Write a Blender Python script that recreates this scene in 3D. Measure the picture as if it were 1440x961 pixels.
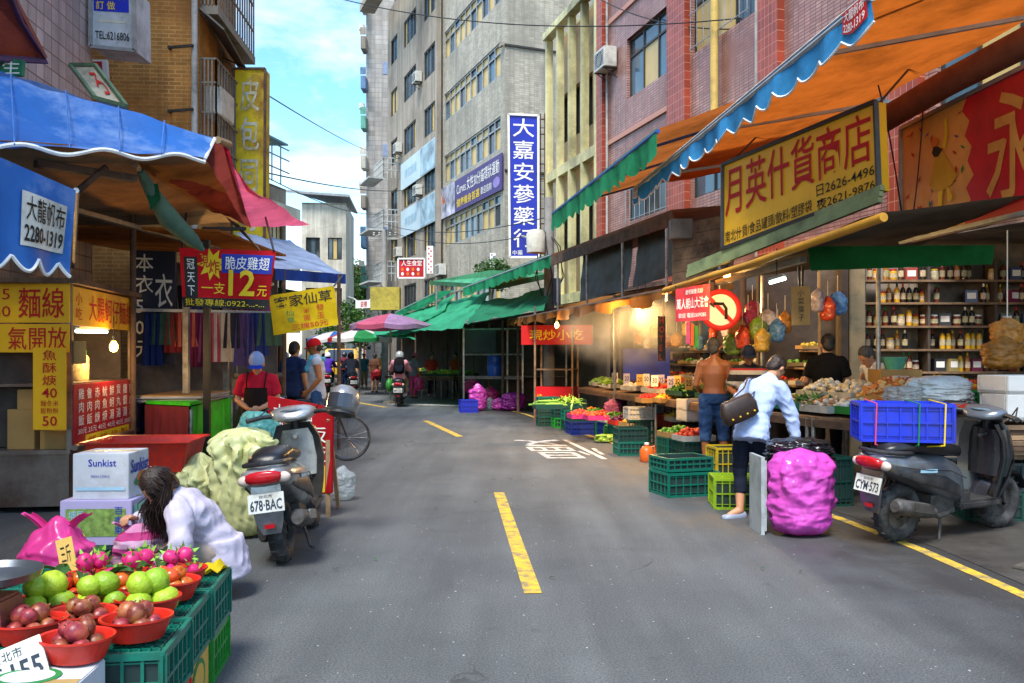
import bpy, bmesh, math, random
from math import sin, cos, pi, radians, sqrt, atan2, floor
from mathutils import Vector as V, Matrix, noise
random.seed(7)
S = bpy.context.scene
COL = S.collection
for o in list(bpy.data.objects): bpy.data.objects.remove(o)

# ------------------------------------------------------------------ camera
FP, EYE, HOR = 1200.0, 1.525, 500.0          # focal length in photo pixels, eye height, horizon row
cam = bpy.data.objects.new('camera', bpy.data.cameras.new('camera'))
COL.objects.link(cam); S.camera = cam
cam.location = (0, 0, EYE); cam.rotation_euler = (pi/2, 0, 0)
cam.data.lens = 30; cam.data.sensor_width = 36; cam.data.shift_y = 19.5/1440
cam.data.clip_start = .05; cam.data.clip_end = 3000
def P(px, py, Y): return V(((px-720)/FP*Y, Y, EYE+(HOR-py)/FP*Y))     # photo pixel at a depth -> place
def G(px, py):                                                         # photo pixel on the ground -> place
    Y = EYE*FP/(py-HOR); return V(((px-720)/FP*Y, Y, 0))
# ------------------------------------------------------------------ sky, sun, exposure
SUN = V((-.17, -.46, .87)).normalized()
el = math.asin(SUN.z); az = atan2(SUN.x, SUN.y)
w = bpy.data.worlds.new('World'); S.world = w; w.use_nodes = True
N, L = w.node_tree.nodes, w.node_tree.links
bg = N['Background']; bg.inputs[1].default_value = .15
sky = N.new('ShaderNodeTexSky'); sky.sky_type = 'NISHITA'; sky.sun_disc = False
sky.sun_elevation = el; sky.sun_rotation = az; sky.air_density = 1.3; sky.dust_density = .4; sky.ozone_density = 2.5
tc = N.new('ShaderNodeTexCoord'); sp = N.new('ShaderNodeSeparateXYZ'); L.new(tc.outputs['Generated'], sp.inputs[0])
mx = N.new('ShaderNodeMath'); mx.operation = 'MAXIMUM'; mx.inputs[1].default_value = 0; L.new(sp.outputs[2], mx.inputs[0])
ad = N.new('ShaderNodeMath'); ad.inputs[1].default_value = .22; L.new(mx.outputs[0], ad.inputs[0])
dv = N.new('ShaderNodeVectorMath'); dv.operation = 'DIVIDE'; L.new(tc.outputs['Generated'], dv.inputs[0])
cb = N.new('ShaderNodeCombineXYZ')
for i in range(3): L.new(ad.outputs[0], cb.inputs[i])
L.new(cb.outputs[0], dv.inputs[1])
def wnoise(scale, det, dist, rough=.6):
    n = N.new('ShaderNodeTexNoise'); n.inputs['Scale'].default_value = scale; n.inputs['Detail'].default_value = det
    n.inputs['Distortion'].default_value = dist; n.inputs['Roughness'].default_value = rough
    L.new(dv.outputs[0], n.inputs['Vector']); return n
n1 = wnoise(1.7, 9, .35, .62)
rp = N.new('ShaderNodeValToRGB'); rp.color_ramp.elements[0].position = .44; rp.color_ramp.elements[1].position = .70
L.new(n1.outputs[0], rp.inputs[0])
mix = N.new('ShaderNodeMixRGB'); L.new(rp.outputs[0], mix.inputs[0]); hs = N.new('ShaderNodeHueSaturation'); hs.inputs['Saturation'].default_value = 1.3; hs.inputs['Value'].default_value = .8; hs.inputs['Hue'].default_value = .497; L.new(sky.outputs[0], hs.inputs['Color']); L.new(hs.outputs[0], mix.inputs[1])
mix.inputs[2].default_value = (3.3, 3.5, 3.7, 1)
L.new(mix.outputs[0], bg.inputs[0])
sl = bpy.data.lights.new('sun', 'SUN'); sl.energy = 2.2; sl.angle = radians(22); sl.color = (1, .95, .87)
so = bpy.data.objects.new('sun', sl); COL.objects.link(so); so.rotation_euler = (-SUN).to_track_quat('-Z', 'Y').to_euler()
vs = S.view_settings; vs.view_transform = 'Standard'; vs.look = 'None'; vs.exposure = 1.56; vs.gamma = 1; vs.use_curve_mapping = False
S.cycles.max_bounces = 6; S.cycles.diffuse_bounces = 3; S.cycles.transparent_max_bounces = 8; S.cycles.caustics_reflective = False; S.cycles.caustics_refractive = False

# ------------------------------------------------------------------ materials (all procedural)
MATS = {}
def M(name, col=(.5, .5, .5), rough=.6, crease=0, var=.22, sc=6, bump=.15, metal=0, spec=.4, dirt=None, dirts=.5, trans=0, emit=0, alpha=1, coat=0, bsc=None, brick=None, wave=None, rnd=0, streak=0):
    """base colour broken up by noise, optional dirt blotches, bump; brick=(w,h,mortar colour,mortar size); wave=(axis,scale,depth)"""
    if name in MATS: return MATS[name]
    m = bpy.data.materials.new(name); m.use_nodes = True; MATS[name] = m
    nt = m.node_tree; n = nt.nodes; l = nt.links; b = n['Principled BSDF']; out = n['Material Output']
    tc = n.new('ShaderNodeTexCoord'); co = tc.outputs['Object']
    def nz(s, d=5, r=.6):
        t = n.new('ShaderNodeTexNoise'); t.inputs['Scale'].default_value = s; t.inputs['Detail'].default_value = d
        t.inputs['Roughness'].default_value = r; l.new(co, t.inputs['Vector']); return t.outputs[0]
    def rmp(src, a, bb, c0, c1):
        r = n.new('ShaderNodeValToRGB'); e = r.color_ramp.elements; e[0].position = a; e[1].position = bb
        e[0].color = (*c0, 1); e[1].color = (*c1, 1); l.new(src, r.inputs[0]); return r.outputs[0]
    lo = tuple(c*(1-var) for c in col); hi = tuple(min(1, c*(1+var)) for c in col)
    c = rmp(nz(sc), .3, .7, lo, hi)
    hgt = nz(bsc or sc*9, 4)
    if brick:
        bw, bh, mc, ms = brick
        bt = n.new('ShaderNodeTexBrick'); bt.inputs['Scale'].default_value = 1; bt.inputs['Brick Width'].default_value = bw
        bt.inputs['Row Height'].default_value = bh; bt.inputs['Mortar Size'].default_value = ms; bt.inputs['Mortar'].default_value = (*mc, 1)
        bt.inputs['Color1'].default_value = (.82, .82, .82, 1); bt.inputs['Color2'].default_value = (1.18, 1.18, 1.18, 1); bt.inputs['Mortar Smooth'].default_value = .1; bt.offset = 0 if 'tile' in name else .5
        uv = n.new('ShaderNodeUVMap'); l.new(uv.outputs[0], bt.inputs['Vector'])
        mm = n.new('ShaderNodeMixRGB'); mm.blend_type = 'MULTIPLY'; mm.inputs[0].default_value = 1; l.new(c, mm.inputs[1]); l.new(bt.outputs[0], mm.inputs[2])
        m2 = n.new('ShaderNodeMixRGB'); l.new(bt.outputs['Fac'], m2.inputs[0]); l.new(mm.outputs[0], m2.inputs[1]); m2.inputs[2].default_value = (*mc, 1)
        c = m2.outputs[0]
        inv = n.new('ShaderNodeMath'); inv.operation = 'SUBTRACT'; inv.inputs[0].default_value = 1; l.new(bt.outputs['Fac'], inv.inputs[1]); hgt = inv.outputs[0]
    if dirt:
        f = rmp(nz(sc*.45, 8, .7), .5-.12*dirts, .78-.25*dirts, (0, 0, 0), (1, 1, 1))
        mm = n.new('ShaderNodeMixRGB'); l.new(f, mm.inputs[0]); l.new(c, mm.inputs[1]); mm.inputs[2].default_value = (*dirt, 1); c = mm.outputs[0]
    if crease:
        t = n.new('ShaderNodeTexNoise'); t.noise_type = 'RIDGED_MULTIFRACTAL'; t.inputs['Scale'].default_value = crease; t.inputs['Detail'].default_value = 3; t.inputs['Distortion'].default_value = 1.2; l.new(co, t.inputs['Vector']); hgt = t.outputs[0]
    if streak:
        mp = n.new('ShaderNodeMapping'); mp.inputs['Scale'].default_value = (1.6, 1.6, .09); l.new(co, mp.inputs[0]); st = n.new('ShaderNodeTexNoise'); st.inputs['Scale'].default_value = 1.5; st.inputs['Detail'].default_value = 7; st.inputs['Roughness'].default_value = .7; l.new(mp.outputs[0], st.inputs[0]); mm = n.new('ShaderNodeMixRGB'); mm.blend_type = 'MULTIPLY'; mm.inputs[0].default_value = 1; l.new(c, mm.inputs[1]); l.new(rmp(st.outputs[0], .36, .62, (1-streak, 1-streak, 1-streak*1.1), (1.08, 1.07, 1.05)), mm.inputs[2]); c = mm.outputs[0]
    if rnd:
        oi = n.new('ShaderNodeObjectInfo'); mr = n.new('ShaderNodeMapRange'); mr.inputs[3].default_value = 1-rnd; mr.inputs[4].default_value = 1+rnd; l.new(oi.outputs['Random'], mr.inputs[0]); h2 = n.new('ShaderNodeHueSaturation'); l.new(mr.outputs[0], h2.inputs['Value']); hm2 = n.new('ShaderNodeMapRange'); hm2.inputs[3].default_value = .5+rnd*.12; hm2.inputs[4].default_value = .5-rnd*.06; l.new(oi.outputs['Random'], hm2.inputs[0]); l.new(hm2.outputs[0], h2.inputs['Hue']); l.new(c, h2.inputs['Color']); c = h2.outputs[0]
    if wave:
        wt = n.new('ShaderNodeTexWave'); wt.bands_direction = wave[0]; wt.inputs['Scale'].default_value = wave[1]; wt.inputs['Distortion'].default_value = wave[2] if len(wave) > 2 else 0
        l.new(co, wt.inputs['Vector']); hgt = wt.outputs['Fac']
    l.new(c, b.inputs['Base Color']); b.inputs['Roughness'].default_value = rough; b.inputs['Metallic'].default_value = metal
    b.inputs['Specular IOR Level'].default_value = spec
    if coat: b.inputs['Coat Weight'].default_value = coat; b.inputs['Coat Roughness'].default_value = .08
    if bump:
        bp = n.new('ShaderNodeBump'); bp.inputs['Strength'].default_value = bump; bp.inputs['Distance'].default_value = .02
        l.new(hgt, bp.inputs['Height']); l.new(bp.outputs[0], b.inputs['Normal'])
    if emit:
        l.new(c, b.inputs['Emission Color']); b.inputs['Emission Strength'].default_value = emit
    sh = b.outputs[0]
    if trans:
        tr = n.new('ShaderNodeBsdfTranslucent'); l.new(c, tr.inputs[0])
        ms = n.new('ShaderNodeMixShader'); ms.inputs[0].default_value = trans; l.new(sh, ms.inputs[1]); l.new(tr.outputs[0], ms.inputs[2]); sh = ms.outputs[0]
    if alpha < 1:
        tp = n.new('ShaderNodeBsdfTransparent'); ms = n.new('ShaderNodeMixShader'); ms.inputs[0].default_value = alpha
        l.new(tp.outputs[0], ms.inputs[1]); l.new(sh, ms.inputs[2]); sh = ms.outputs[0]
    l.new(sh, out.inputs[0]); return m
def C(h):                                           # sRGB hex -> linear
    r = [int(h[i:i+2], 16)/255 for i in (0, 2, 4)]
    return tuple(x/12.92 if x < .04045 else ((x+.055)/1.055)**2.4 for x in r)
def plastic(name, h, rough=.35, **k): return M(name, C(h), rough, **{**dict(var=.12, bump=.05, sc=9, dirt=tuple(x*.45+.02 for x in C(h)), dirts=.25), **k})
def cloth(name, h, trans=.35, **k): return M(name, C(h), .85, **{**dict(var=.14, bump=.3, sc=3, bsc=14, trans=trans, spec=.15, dirt=tuple(x*.5 for x in C(h)), dirts=.35), **k})
def paint(name, h, **k): return M(name, C(h), .5, **{**dict(var=.1, bump=.08, sc=5, dirt=tuple(x*.4+.01 for x in C(h)), dirts=.3), **k})

# ------------------------------------------------------------------ mesh helpers
def rotz(a): return Matrix.Rotation(a, 3, 'Z')
def frame(d):                                       # two unit vectors square to d
    d = V(d).normalized(); a = V((0, 0, 1)) if abs(d.z) < .9 else V((1, 0, 0))
    u = d.cross(a).normalized(); return u, d.cross(u).normalized()
class MB:
    def __init__(s): s.v = []; s.f = []; s.m = []; s.uv = {}
    def add(s, vs, fs, mi=0):
        o = len(s.v); s.v += [V(p) for p in vs]
        for f in fs: s.f.append([i+o for i in f]); s.m.append(mi)
        return s
    def box(s, c, d, R=None, mi=0, taper=1):
        x, y, z = (k/2 for k in d); c = V(c); R = rotz(R) if isinstance(R, (int, float)) else R
        vs = [V((sx*x*(taper if sz > 0 else 1), sy*y*(taper if sz > 0 else 1), sz*z)) for sz in (-1, 1) for sx, sy in ((-1, -1), (1, -1), (1, 1), (-1, 1))]
        return s.add([c+(R@p if R else p) for p in vs], [(0, 3, 2, 1), (4, 5, 6, 7), (0, 1, 5, 4), (1, 2, 6, 5), (2, 3, 7, 6), (3, 0, 4, 7)], mi)
    def bar(s, p0, p1, w, h=None, mi=0):            # rectangular bar between two points
        p0, p1 = V(p0), V(p1); u, v = frame(p1-p0); h = h or w; u *= w/2; v *= h/2
        return s.add([p0-u-v, p0+u-v, p0+u+v, p0-u+v, p1-u-v, p1+u-v, p1+u+v, p1-u+v], [(0, 3, 2, 1), (4, 5, 6, 7), (0, 1, 5, 4), (1, 2, 6, 5), (2, 3, 7, 6), (3, 0, 4, 7)], mi)
    def loft(s, rings, cap=True, mi=0, closed=True):
        n = len(rings[0]); vs = [p for r in rings for p in r]; fs = []
        for i in range(len(rings)-1):
            for j in range(n if closed else n-1):
                k = (j+1) % n; fs.append((i*n+j, i*n+k, (i+1)*n+k, (i+1)*n+j))
        if cap and closed: fs += [tuple(range(n))[::-1], tuple(range((len(rings)-1)*n, len(rings)*n))]
        return s.add(vs, fs, mi)
    def tube(s, pts, r, n=8, mi=0, cap=True, flat=1):
        pts = [V(p) for p in pts]; rs = r if isinstance(r, (list, tuple)) else [r]*len(pts); rings = []; u0 = None
        for i, p in enumerate(pts):
            d = (pts[min(i+1, len(pts)-1)]-pts[max(i-1, 0)])
            if d.length < 1e-9: d = V((0, 0, 1))
            d.normalize()
            if u0 is None: u, v = frame(d)
            else:
                u = (u0-d*u0.dot(d)); u = u.normalized() if u.length > 1e-6 else frame(d)[0]; v = d.cross(u)
            u0 = u; rings.append([p+(u*cos(2*pi*k/n)+v*flat*sin(2*pi*k/n))*rs[i] for k in range(n)])
        return s.loft(rings, cap, mi)
    def cyl(s, p0, p1, r0, r1=None, n=12, mi=0, cap=True): return s.tube([p0, p1], [r0, r0 if r1 is None else r1], n, mi, cap)
    def lathe(s, prof, n=20, c=(0, 0, 0), R=None, mi=0, cap=False, sx=1, sy=1):
        c = V(c); rings = []
        for r, z in prof:
            rg = [V((r*sx*cos(2*pi*k/n), r*sy*sin(2*pi*k/n), z)) for k in range(n)]
            rings.append([c+(R@p if R else p) for p in rg])
        return s.loft(rings, cap, mi)
    def ell(s, c, r, n=14, m=9, R=None, mi=0):
        r = (r, r, r) if isinstance(r, (int, float)) else r; c = V(c); rings = []
        for i in range(m+1):
            t = pi*i/m; rr = max(sin(t), .02)
            rg = [V((r[0]*rr*cos(2*pi*k/n), r[1]*rr*sin(2*pi*k/n), -r[2]*cos(t))) for k in range(n)]
            rings.append([c+(R@p if R else p) for p in rg])
        return s.loft(rings, True, mi)
    def grid(s, fn, nu, nv, mi=0):
        vs = [fn(i/nu, j/nv) for j in range(nv+1) for i in range(nu+1)]
        return s.add(vs, [(j*(nu+1)+i, j*(nu+1)+i+1, (j+1)*(nu+1)+i+1, (j+1)*(nu+1)+i) for j in range(nv) for i in range(nu)], mi)
    def torus(s, c, ax, R, r, n=28, m=10, mi=0, flat=1):
        c = V(c); ax = V(ax).normalized(); u, v = frame(ax); rings = []
        for i in range(n+1):
            a = 2*pi*i/n; d = u*cos(a)+v*sin(a); rings.append([c+d*(R+r*cos(2*pi*k/m))+ax*r*flat*sin(2*pi*k/m) for k in range(m)])
        return s.loft(rings, False, mi)
    def slab(s, q, th, mi=0):                       # four corners TL TR BR BL, thickness away from the viewer of that face
        q = [V(p) for p in q]; nn = (q[1]-q[0]).cross(q[3]-q[0]).normalized()
        b = [p+nn*th for p in q]
        return s.add(q+b, [(0, 3, 2, 1), (4, 5, 6, 7), (0, 1, 5, 4), (1, 2, 6, 5), (2, 3, 7, 6), (3, 0, 4, 7)], mi)
    def poly(s, pts, d, mi=0):                      # flat polygon pushed along d
        pts = [V(p) for p in pts]; n = len(pts); d = V(d)
        return s.add(pts+[p+d for p in pts], [tuple(range(n))[::-1], tuple(range(n, 2*n))]+[(i, (i+1) % n, n+(i+1) % n, n+i) for i in range(n)], mi)
    def mesh(s, name, mats, smooth=None, bevel=0, seg=2):
        me = bpy.data.meshes.new(name); me.from_pydata([tuple(p) for p in s.v], [], s.f)
        for mt in (mats if isinstance(mats, (list, tuple)) else [mats]): me.materials.append(mt)
        if max(s.m, default=0): me.polygons.foreach_set('material_index', s.m)
        bm = bmesh.new(); bm.from_mesh(me); bmesh.ops.recalc_face_normals(bm, faces=bm.faces)
        if bevel:
            es = [e for e in bm.edges if len(e.link_faces) == 2 and e.calc_face_angle(0) > .6]
            bmesh.ops.bevel(bm, geom=es, offset=bevel, segments=seg, affect='EDGES', clamp_overlap=True)
        bm.to_mesh(me); bm.free()
        if smooth is not None:
            me.shade_smooth(); me.set_sharp_from_angle(angle=radians(smooth))
        return me
    def build(s, name, mats, parent=None, smooth=40, bevel=0, loc=None, seg=2):
        return obj(name, s.mesh(name, mats, smooth, bevel, seg), parent, loc)
def obj(name, me, parent=None, loc=None):
    o = bpy.data.objects.new(name, me); COL.objects.link(o)
    if parent: o.parent = parent
    if loc is not None: o.location = loc
    return o
def tag(o, label, cat, group=None):
    o['label'] = label; o['category'] = cat
    if group: o['group'] = group
    return o
def thing(name, label, cat, loc=(0, 0, 0), rz=0, group=None):
    o = bpy.data.objects.new(name, None); COL.objects.link(o); o.empty_display_size = .1
    o.location = loc; o.rotation_euler = (0, 0, rz); return tag(o, label, cat, group)
def struct(o): o['kind'] = 'structure'; return o
def stuff(o): o['kind'] = 'stuff'; return o
def dup(root, loc=None, rz=None, label=None, group=None, sc=None, rot=None):
    def cp(o, par):
        c = o.copy(); COL.objects.link(c)
        if par: c.parent = par; c.matrix_parent_inverse = o.matrix_parent_inverse
        for ch in o.children: cp(ch, c)
        return c
    r = cp(root, None)
    if loc is not None: r.location = loc
    if rz is not None: r.rotation_euler = (0, 0, rz)
    if rot is not None: r.rotation_euler = rot
    if sc: r.scale = (sc,)*3 if isinstance(sc, (int, float)) else sc
    if label: r['label'] = label
    if group: r['group'] = group
    return r
def uvplane(o, ax_u, ax_v):                         # metric UVs for brick materials
    me = o.data; uv = me.uv_layers.new(name='uv'); u, v = V(ax_u), V(ax_v)
    for lp in me.loops:
        p = me.vertices[lp.vertex_index].co; uv.data[lp.index].uv = (p.dot(u), p.dot(v))
# ------------------------------------------------------------------ lettering: glyph outlines laid on a surface
_TX = {}
def glyphs(s, bold=0.):
    k = (s, bold)
    if k not in _TX:
        c = bpy.data.curves.new('t', 'FONT'); c.body = s; c.resolution_u = 2; c.offset = bold*(.3 if max(map(ord, s)) > 0x2E00 else 1); c.space_line = 1.12
        o = bpy.data.objects.new('t', c); COL.objects.link(o)
        me = bpy.data.meshes.new_from_object(o.evaluated_get(bpy.context.evaluated_depsgraph_get()))
        vs = [v.co.copy() for v in me.vertices]; fs = [tuple(p.vertices) for p in me.polygons]
        bpy.data.objects.remove(o); bpy.data.meshes.remove(me)
        x0 = min(v.x for v in vs); x1 = max(v.x for v in vs); y0 = min(v.y for v in vs); y1 = max(v.y for v in vs)
        _TX[k] = ([((v.x-x0)/(x1-x0), (v.y-y0)/(y1-y0)) for v in vs], fs)
    return _TX[k]
def quadmap(q, off=.004):
    TL, TR, BR, BL = (V(p) for p in q); nn = (TR-TL).cross(BL-TL).normalized()*-off
    return lambda u, v: BL*(1-u)*(1-v)+BR*u*(1-v)+TL*(1-u)*v+TR*u*v+nn
def letters(parent, fm, s, box, mat, bold=.012, vert=False, flip=False, name='lettering'):
    """box=(u0,v0,u1,v1) in the 0..1 surface of fm"""
    if vert: s = '\n'.join(s)
    vs, fs = glyphs(s, bold); u0, v0, u1, v1 = box; mb = MB()
    mb.add([fm(u0+(u1-u0)*((1-x) if flip else x), v0+(v1-v0)*((1-y) if flip else y)) for x, y in vs], fs)
    me = bpy.data.meshes.new(name); me.from_pydata([tuple(p) for p in mb.v], [], mb.f); me.materials.append(mat)
    return obj(name, me, parent)
def patch(parent, fm, box, mat, name='printed_panel', off=.002, nu=1, nv=1, pts=None):
    u0, v0, u1, v1 = box; mb = MB()
    if pts: mb.add([fm(u0+(u1-u0)*x, v0+(v1-v0)*y) for x, y in pts], [tuple(range(len(pts)))])
    else: mb.grid(lambda u, v: fm(u0+(u1-u0)*u, v0+(v1-v0)*v), nu, nv)
    return mb.build(name, mat, parent, smooth=None)
ink = {k: M('ink_'+k, C(h), .6, var=.08, bump=0) for k, h in dict(red='b81414', white='e8e6e0', blue='1a2fa0', black='15130f', yellow='e8c61a', green='1f7a3c', pink='d84a6a', orange='d8701a', sky='9fc6d8', gold='c8a020').items()}
# ================================================================== GROUND
def asphalt():
    m = bpy.data.materials.new('asphalt'); m.use_nodes = True; n = m.node_tree.nodes; l = m.node_tree.links; b = n['Principled BSDF']
    tc = n.new('ShaderNodeTexCoord'); co = tc.outputs['Object']
    def nz(s, d=4, r=.6):
        t = n.new('ShaderNodeTexNoise'); t.inputs['Scale'].default_value = s; t.inputs['Detail'].default_value = d; t.inputs['Roughness'].default_value = r; l.new(co, t.inputs[0]); return t.outputs[0]
    def ramp(src, a, bb, c0, c1):
        r = n.new('ShaderNodeValToRGB'); e = r.color_ramp.elements; e[0].position = a; e[1].position = bb; e[0].color = (*c0, 1); e[1].color = (*c1, 1); l.new(src, r.inputs[0]); return r.outputs[0]
    def mixc(f, a, bb, t='MIX'):
        mm = n.new('ShaderNodeMixRGB'); mm.blend_type = t
        if isinstance(f, float): mm.inputs[0].default_value = f
        else: l.new(f, mm.inputs[0])
        for i, c in ((1, a), (2, bb)):
            if isinstance(c, tuple): mm.inputs[i].default_value = (*c, 1)
            else: l.new(c, mm.inputs[i])
        return mm.outputs[0]
    base = ramp(nz(.7, 6), .32, .7, (.070, .077, .082), (.108, .115, .120))
    grit = ramp(nz(85, 3, .8), .36, .64, (.5, .5, .5), (1.45, 1.45, 1.42))
    c = mixc(1., base, grit, 'MULTIPLY')
    # worn wheel tracks, oil and trampled-in dirt where the stalls wash down onto the road
    sx = n.new('ShaderNodeSeparateXYZ'); l.new(co, sx.inputs[0])
    def math(op, a, bb):
        q = n.new('ShaderNodeMath'); q.operation = op
        for i, x in ((0, a), (1, bb)):
            if isinstance(x, (int, float)): q.inputs[i].default_value = x
            else: l.new(x, q.inputs[i])
        return q.outputs[0]
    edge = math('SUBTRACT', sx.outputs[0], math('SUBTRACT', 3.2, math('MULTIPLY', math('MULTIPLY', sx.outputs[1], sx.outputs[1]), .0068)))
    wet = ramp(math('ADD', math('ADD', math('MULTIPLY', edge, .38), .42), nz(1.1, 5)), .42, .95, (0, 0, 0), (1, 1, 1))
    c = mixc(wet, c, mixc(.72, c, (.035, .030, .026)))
    spots = ramp(nz(3.3, 3), .66, .72, (0, 0, 0), (.55, .55, .55)); c = mixc(spots, c, (.06, .06, .062))
    vo = n.new('ShaderNodeTexVoronoi'); vo.feature = 'DISTANCE_TO_EDGE'; vo.inputs['Scale'].default_value = .55
    wv = n.new('ShaderNodeVectorMath'); wv.operation = 'ADD'; l.new(co, wv.inputs[0]); ns = n.new('ShaderNodeTexNoise'); ns.inputs['Scale'].default_value = 2.5; ns.inputs['Detail'].default_value = 6; l.new(co, ns.inputs[0]); l.new(ns.outputs['Color'], wv.inputs[1]); l.new(wv.outputs[0], vo.inputs['Vector'])
    crack = math('MULTIPLY', ramp(vo.outputs['Distance'], .002, .010, (1, 1, 1), (0, 0, 0)), ramp(nz(.45, 3), .52, .60, (0, 0, 0), (.8, .8, .8))); c = mixc(crack, c, (.03, .03, .03))
    mp = n.new('ShaderNodeMapping'); mp.inputs['Scale'].default_value = (2.6, .22, 1); mp.inputs['Rotation'].default_value = (0, 0, -.12); l.new(co, mp.inputs[0]); st = n.new('ShaderNodeTexNoise'); st.inputs['Scale'].default_value = 1; st.inputs['Detail'].default_value = 6; l.new(mp.outputs[0], st.inputs[0])
    c = mixc(1., c, ramp(st.outputs[0], .3, .7, (.72, .73, .74), (1.22, 1.22, 1.2)), 'MULTIPLY')
    blot = ramp(nz(9, 3), .70, .74, (0, 0, 0), (.5, .5, .5)); c = mixc(blot, c, (.05, .05, .05))
    specks = ramp(nz(34, 1), .755, .77, (0, 0, 0), (1, 1, 1)); c = mixc(specks, c, (.45, .44, .40))
    l.new(c, b.inputs['Base Color'])
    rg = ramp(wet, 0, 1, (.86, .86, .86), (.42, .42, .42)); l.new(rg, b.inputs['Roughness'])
    bp = n.new('ShaderNodeBump'); bp.inputs['Strength'].default_value = .6; bp.inputs['Distance'].default_value = .012; l.new(nz(90, 3, .8), bp.inputs['Height']); l.new(bp.outputs[0], b.inputs['Normal'])
    return m
def road_h(x, y): return 0
mb = MB(); mb.add([(-250, -30, 0), (250, -30, 0), (250, 600, 0), (-250, 600, 0)], [(0, 1, 2, 3)])
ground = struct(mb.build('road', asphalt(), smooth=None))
road_y = M('road_paint_yellow', (.62, .40, .03), .7, var=.2, sc=18, bump=.2, dirt=(.16, .14, .10), dirts=.55, bsc=120)
road_w = M('road_paint_white', (.55, .55, .52), .7, var=.15, sc=14, bump=.2, dirt=(.16, .16, .15), dirts=.6, bsc=120)
def marking(pts, mat, z=.004):
    m = MB(); m.add([(p[0], p[1], z) for p in pts], [tuple(range(len(pts)))]); return m.build('road_marking', mat, ground, smooth=None)
def dash(a, b, wd):
    a, b = V((a[0], a[1])), V((b[0], b[1])); d = (b-a).normalized(); n = V((-d.y, d.x))*wd/2
    return marking([a-n, a+n, b+n, b-n], road_y)
dash((.135, 5.46), (-.145, 9.48), .115); dash((-.98, 16.0), (-2.02, 19.9), .14); dash((-3.7, 25.0), (-5.3, 28.2), .16); dash((-7.2, 33), (-9.1, 37.5), .16)
edge = [(3.27, 4.6), (3.25, 5.41), (3.2, 6.73), (3.08, 7.8), (2.75, 10), (2.2, 12.8), (1.5, 16), (.9, 19), (.37, 22), (-.55, 25.5), (-2, 30)]
m = MB()
for a, b in zip(edge, edge[1:]):
    m.add([(a[0]-.05, a[1], .004), (a[0]+.05, a[1], .004), (b[0]+.05, b[1], .004), (b[0]-.05, b[1], .004)], [(0, 1, 2, 3)])
m.build('edge_line', road_y, ground, smooth=None)
letters(ground, lambda u, v: V((.42+1.15*u-.42*v, 12.5+2.9*v, .004)), '慢', (0, 0, 1, 1), road_w, bold=-.004, flip=True, name='painted_character')
marking([(-3.9, 26.6), (-1.6, 25.6), (-1.6, 26.1), (-3.9, 27.1)], road_w)
manhole = M('cast_iron', (.09, .085, .08), .6, metal=.6, sc=30, bump=.4)
paving = M('stall_paving', (.075, .068, .06), .4, var=.3, sc=2.2, bump=.35, dirt=(.045, .04, .035), dirts=.7, bsc=40)
m = MB()
for a, b in zip(edge[:-1], edge[1:]):
    m.add([(a[0]+.16, a[1], .004), (a[0]+6, a[1]+1.5, .004), (b[0]+6, b[1]+1.5, .004), (b[0]+.16, b[1], .004)], [(0, 1, 2, 3)])
struct(m.build('stall_pavement', paving, smooth=None))
# flat stone slabs by the kerb
for k, (x, y, w, d) in enumerate([(4.1, 6.0, 1.0, .62), (4.0, 5.35, .95, .5), (5.0, 5.5, .8, .8), (5.05, 6.4, .7, .7)]):
    q = MB(); pts = [(x+w/2*cos(a)*(1+.13*sin(3*a+k)), y+d/2*sin(a)*(1+.12*cos(2*a+k)), .004) for a in [2*pi*i/11 for i in range(11)]]
    q.poly(pts, (0, 0, .022)); q.build('paving_stone', M('slab_stone', (.11, .10, .085), .5, var=.3, sc=5, bump=.4, dirt=(.07, .06, .05)), ground, bevel=.006)

# ================================================================== BUILDINGS
class Fac:
    """upright facade: A = start on the ground, d = direction along it, outward normal to its left or right"""
    def __init__(s, A, d, side=1):
        s.A = V((A[0], A[1], 0)); s.d = V((d[0], d[1], 0)).normalized(); s.n = V((-s.d.y, s.d.x, 0))*side
    def p(s, a, z, o=0): return s.A+s.d*a+s.n*o+V((0, 0, z))
def pierced(fac, s0, s1, z0, z1, holes, rec=.16):
    m = MB(); ss = sorted({s0, s1, *[h[0] for h in holes], *[h[1] for h in holes]}); zs = sorted({z0, z1, *[h[2] for h in holes], *[h[3] for h in holes]})
    for a, b in zip(ss, ss[1:]):
        for c, d in zip(zs, zs[1:]):
            ca, cz = (a+b)/2, (c+d)/2
            if not any(h[0] < ca < h[1] and h[2] < cz < h[3] for h in holes): m.add([fac.p(a, c), fac.p(b, c), fac.p(b, d), fac.p(a, d)], [(0, 1, 2, 3)])
    for h in holes:
        q = [(h[0], h[2]), (h[1], h[2]), (h[1], h[3]), (h[0], h[3])]
        for i in range(4):
            a, b = q[i], q[(i+1) % 4]; m.add([fac.p(*a), fac.p(*b), fac.p(*b, -rec), fac.p(*a, -rec)], [(0, 1, 2, 3)])
    return m
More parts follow.
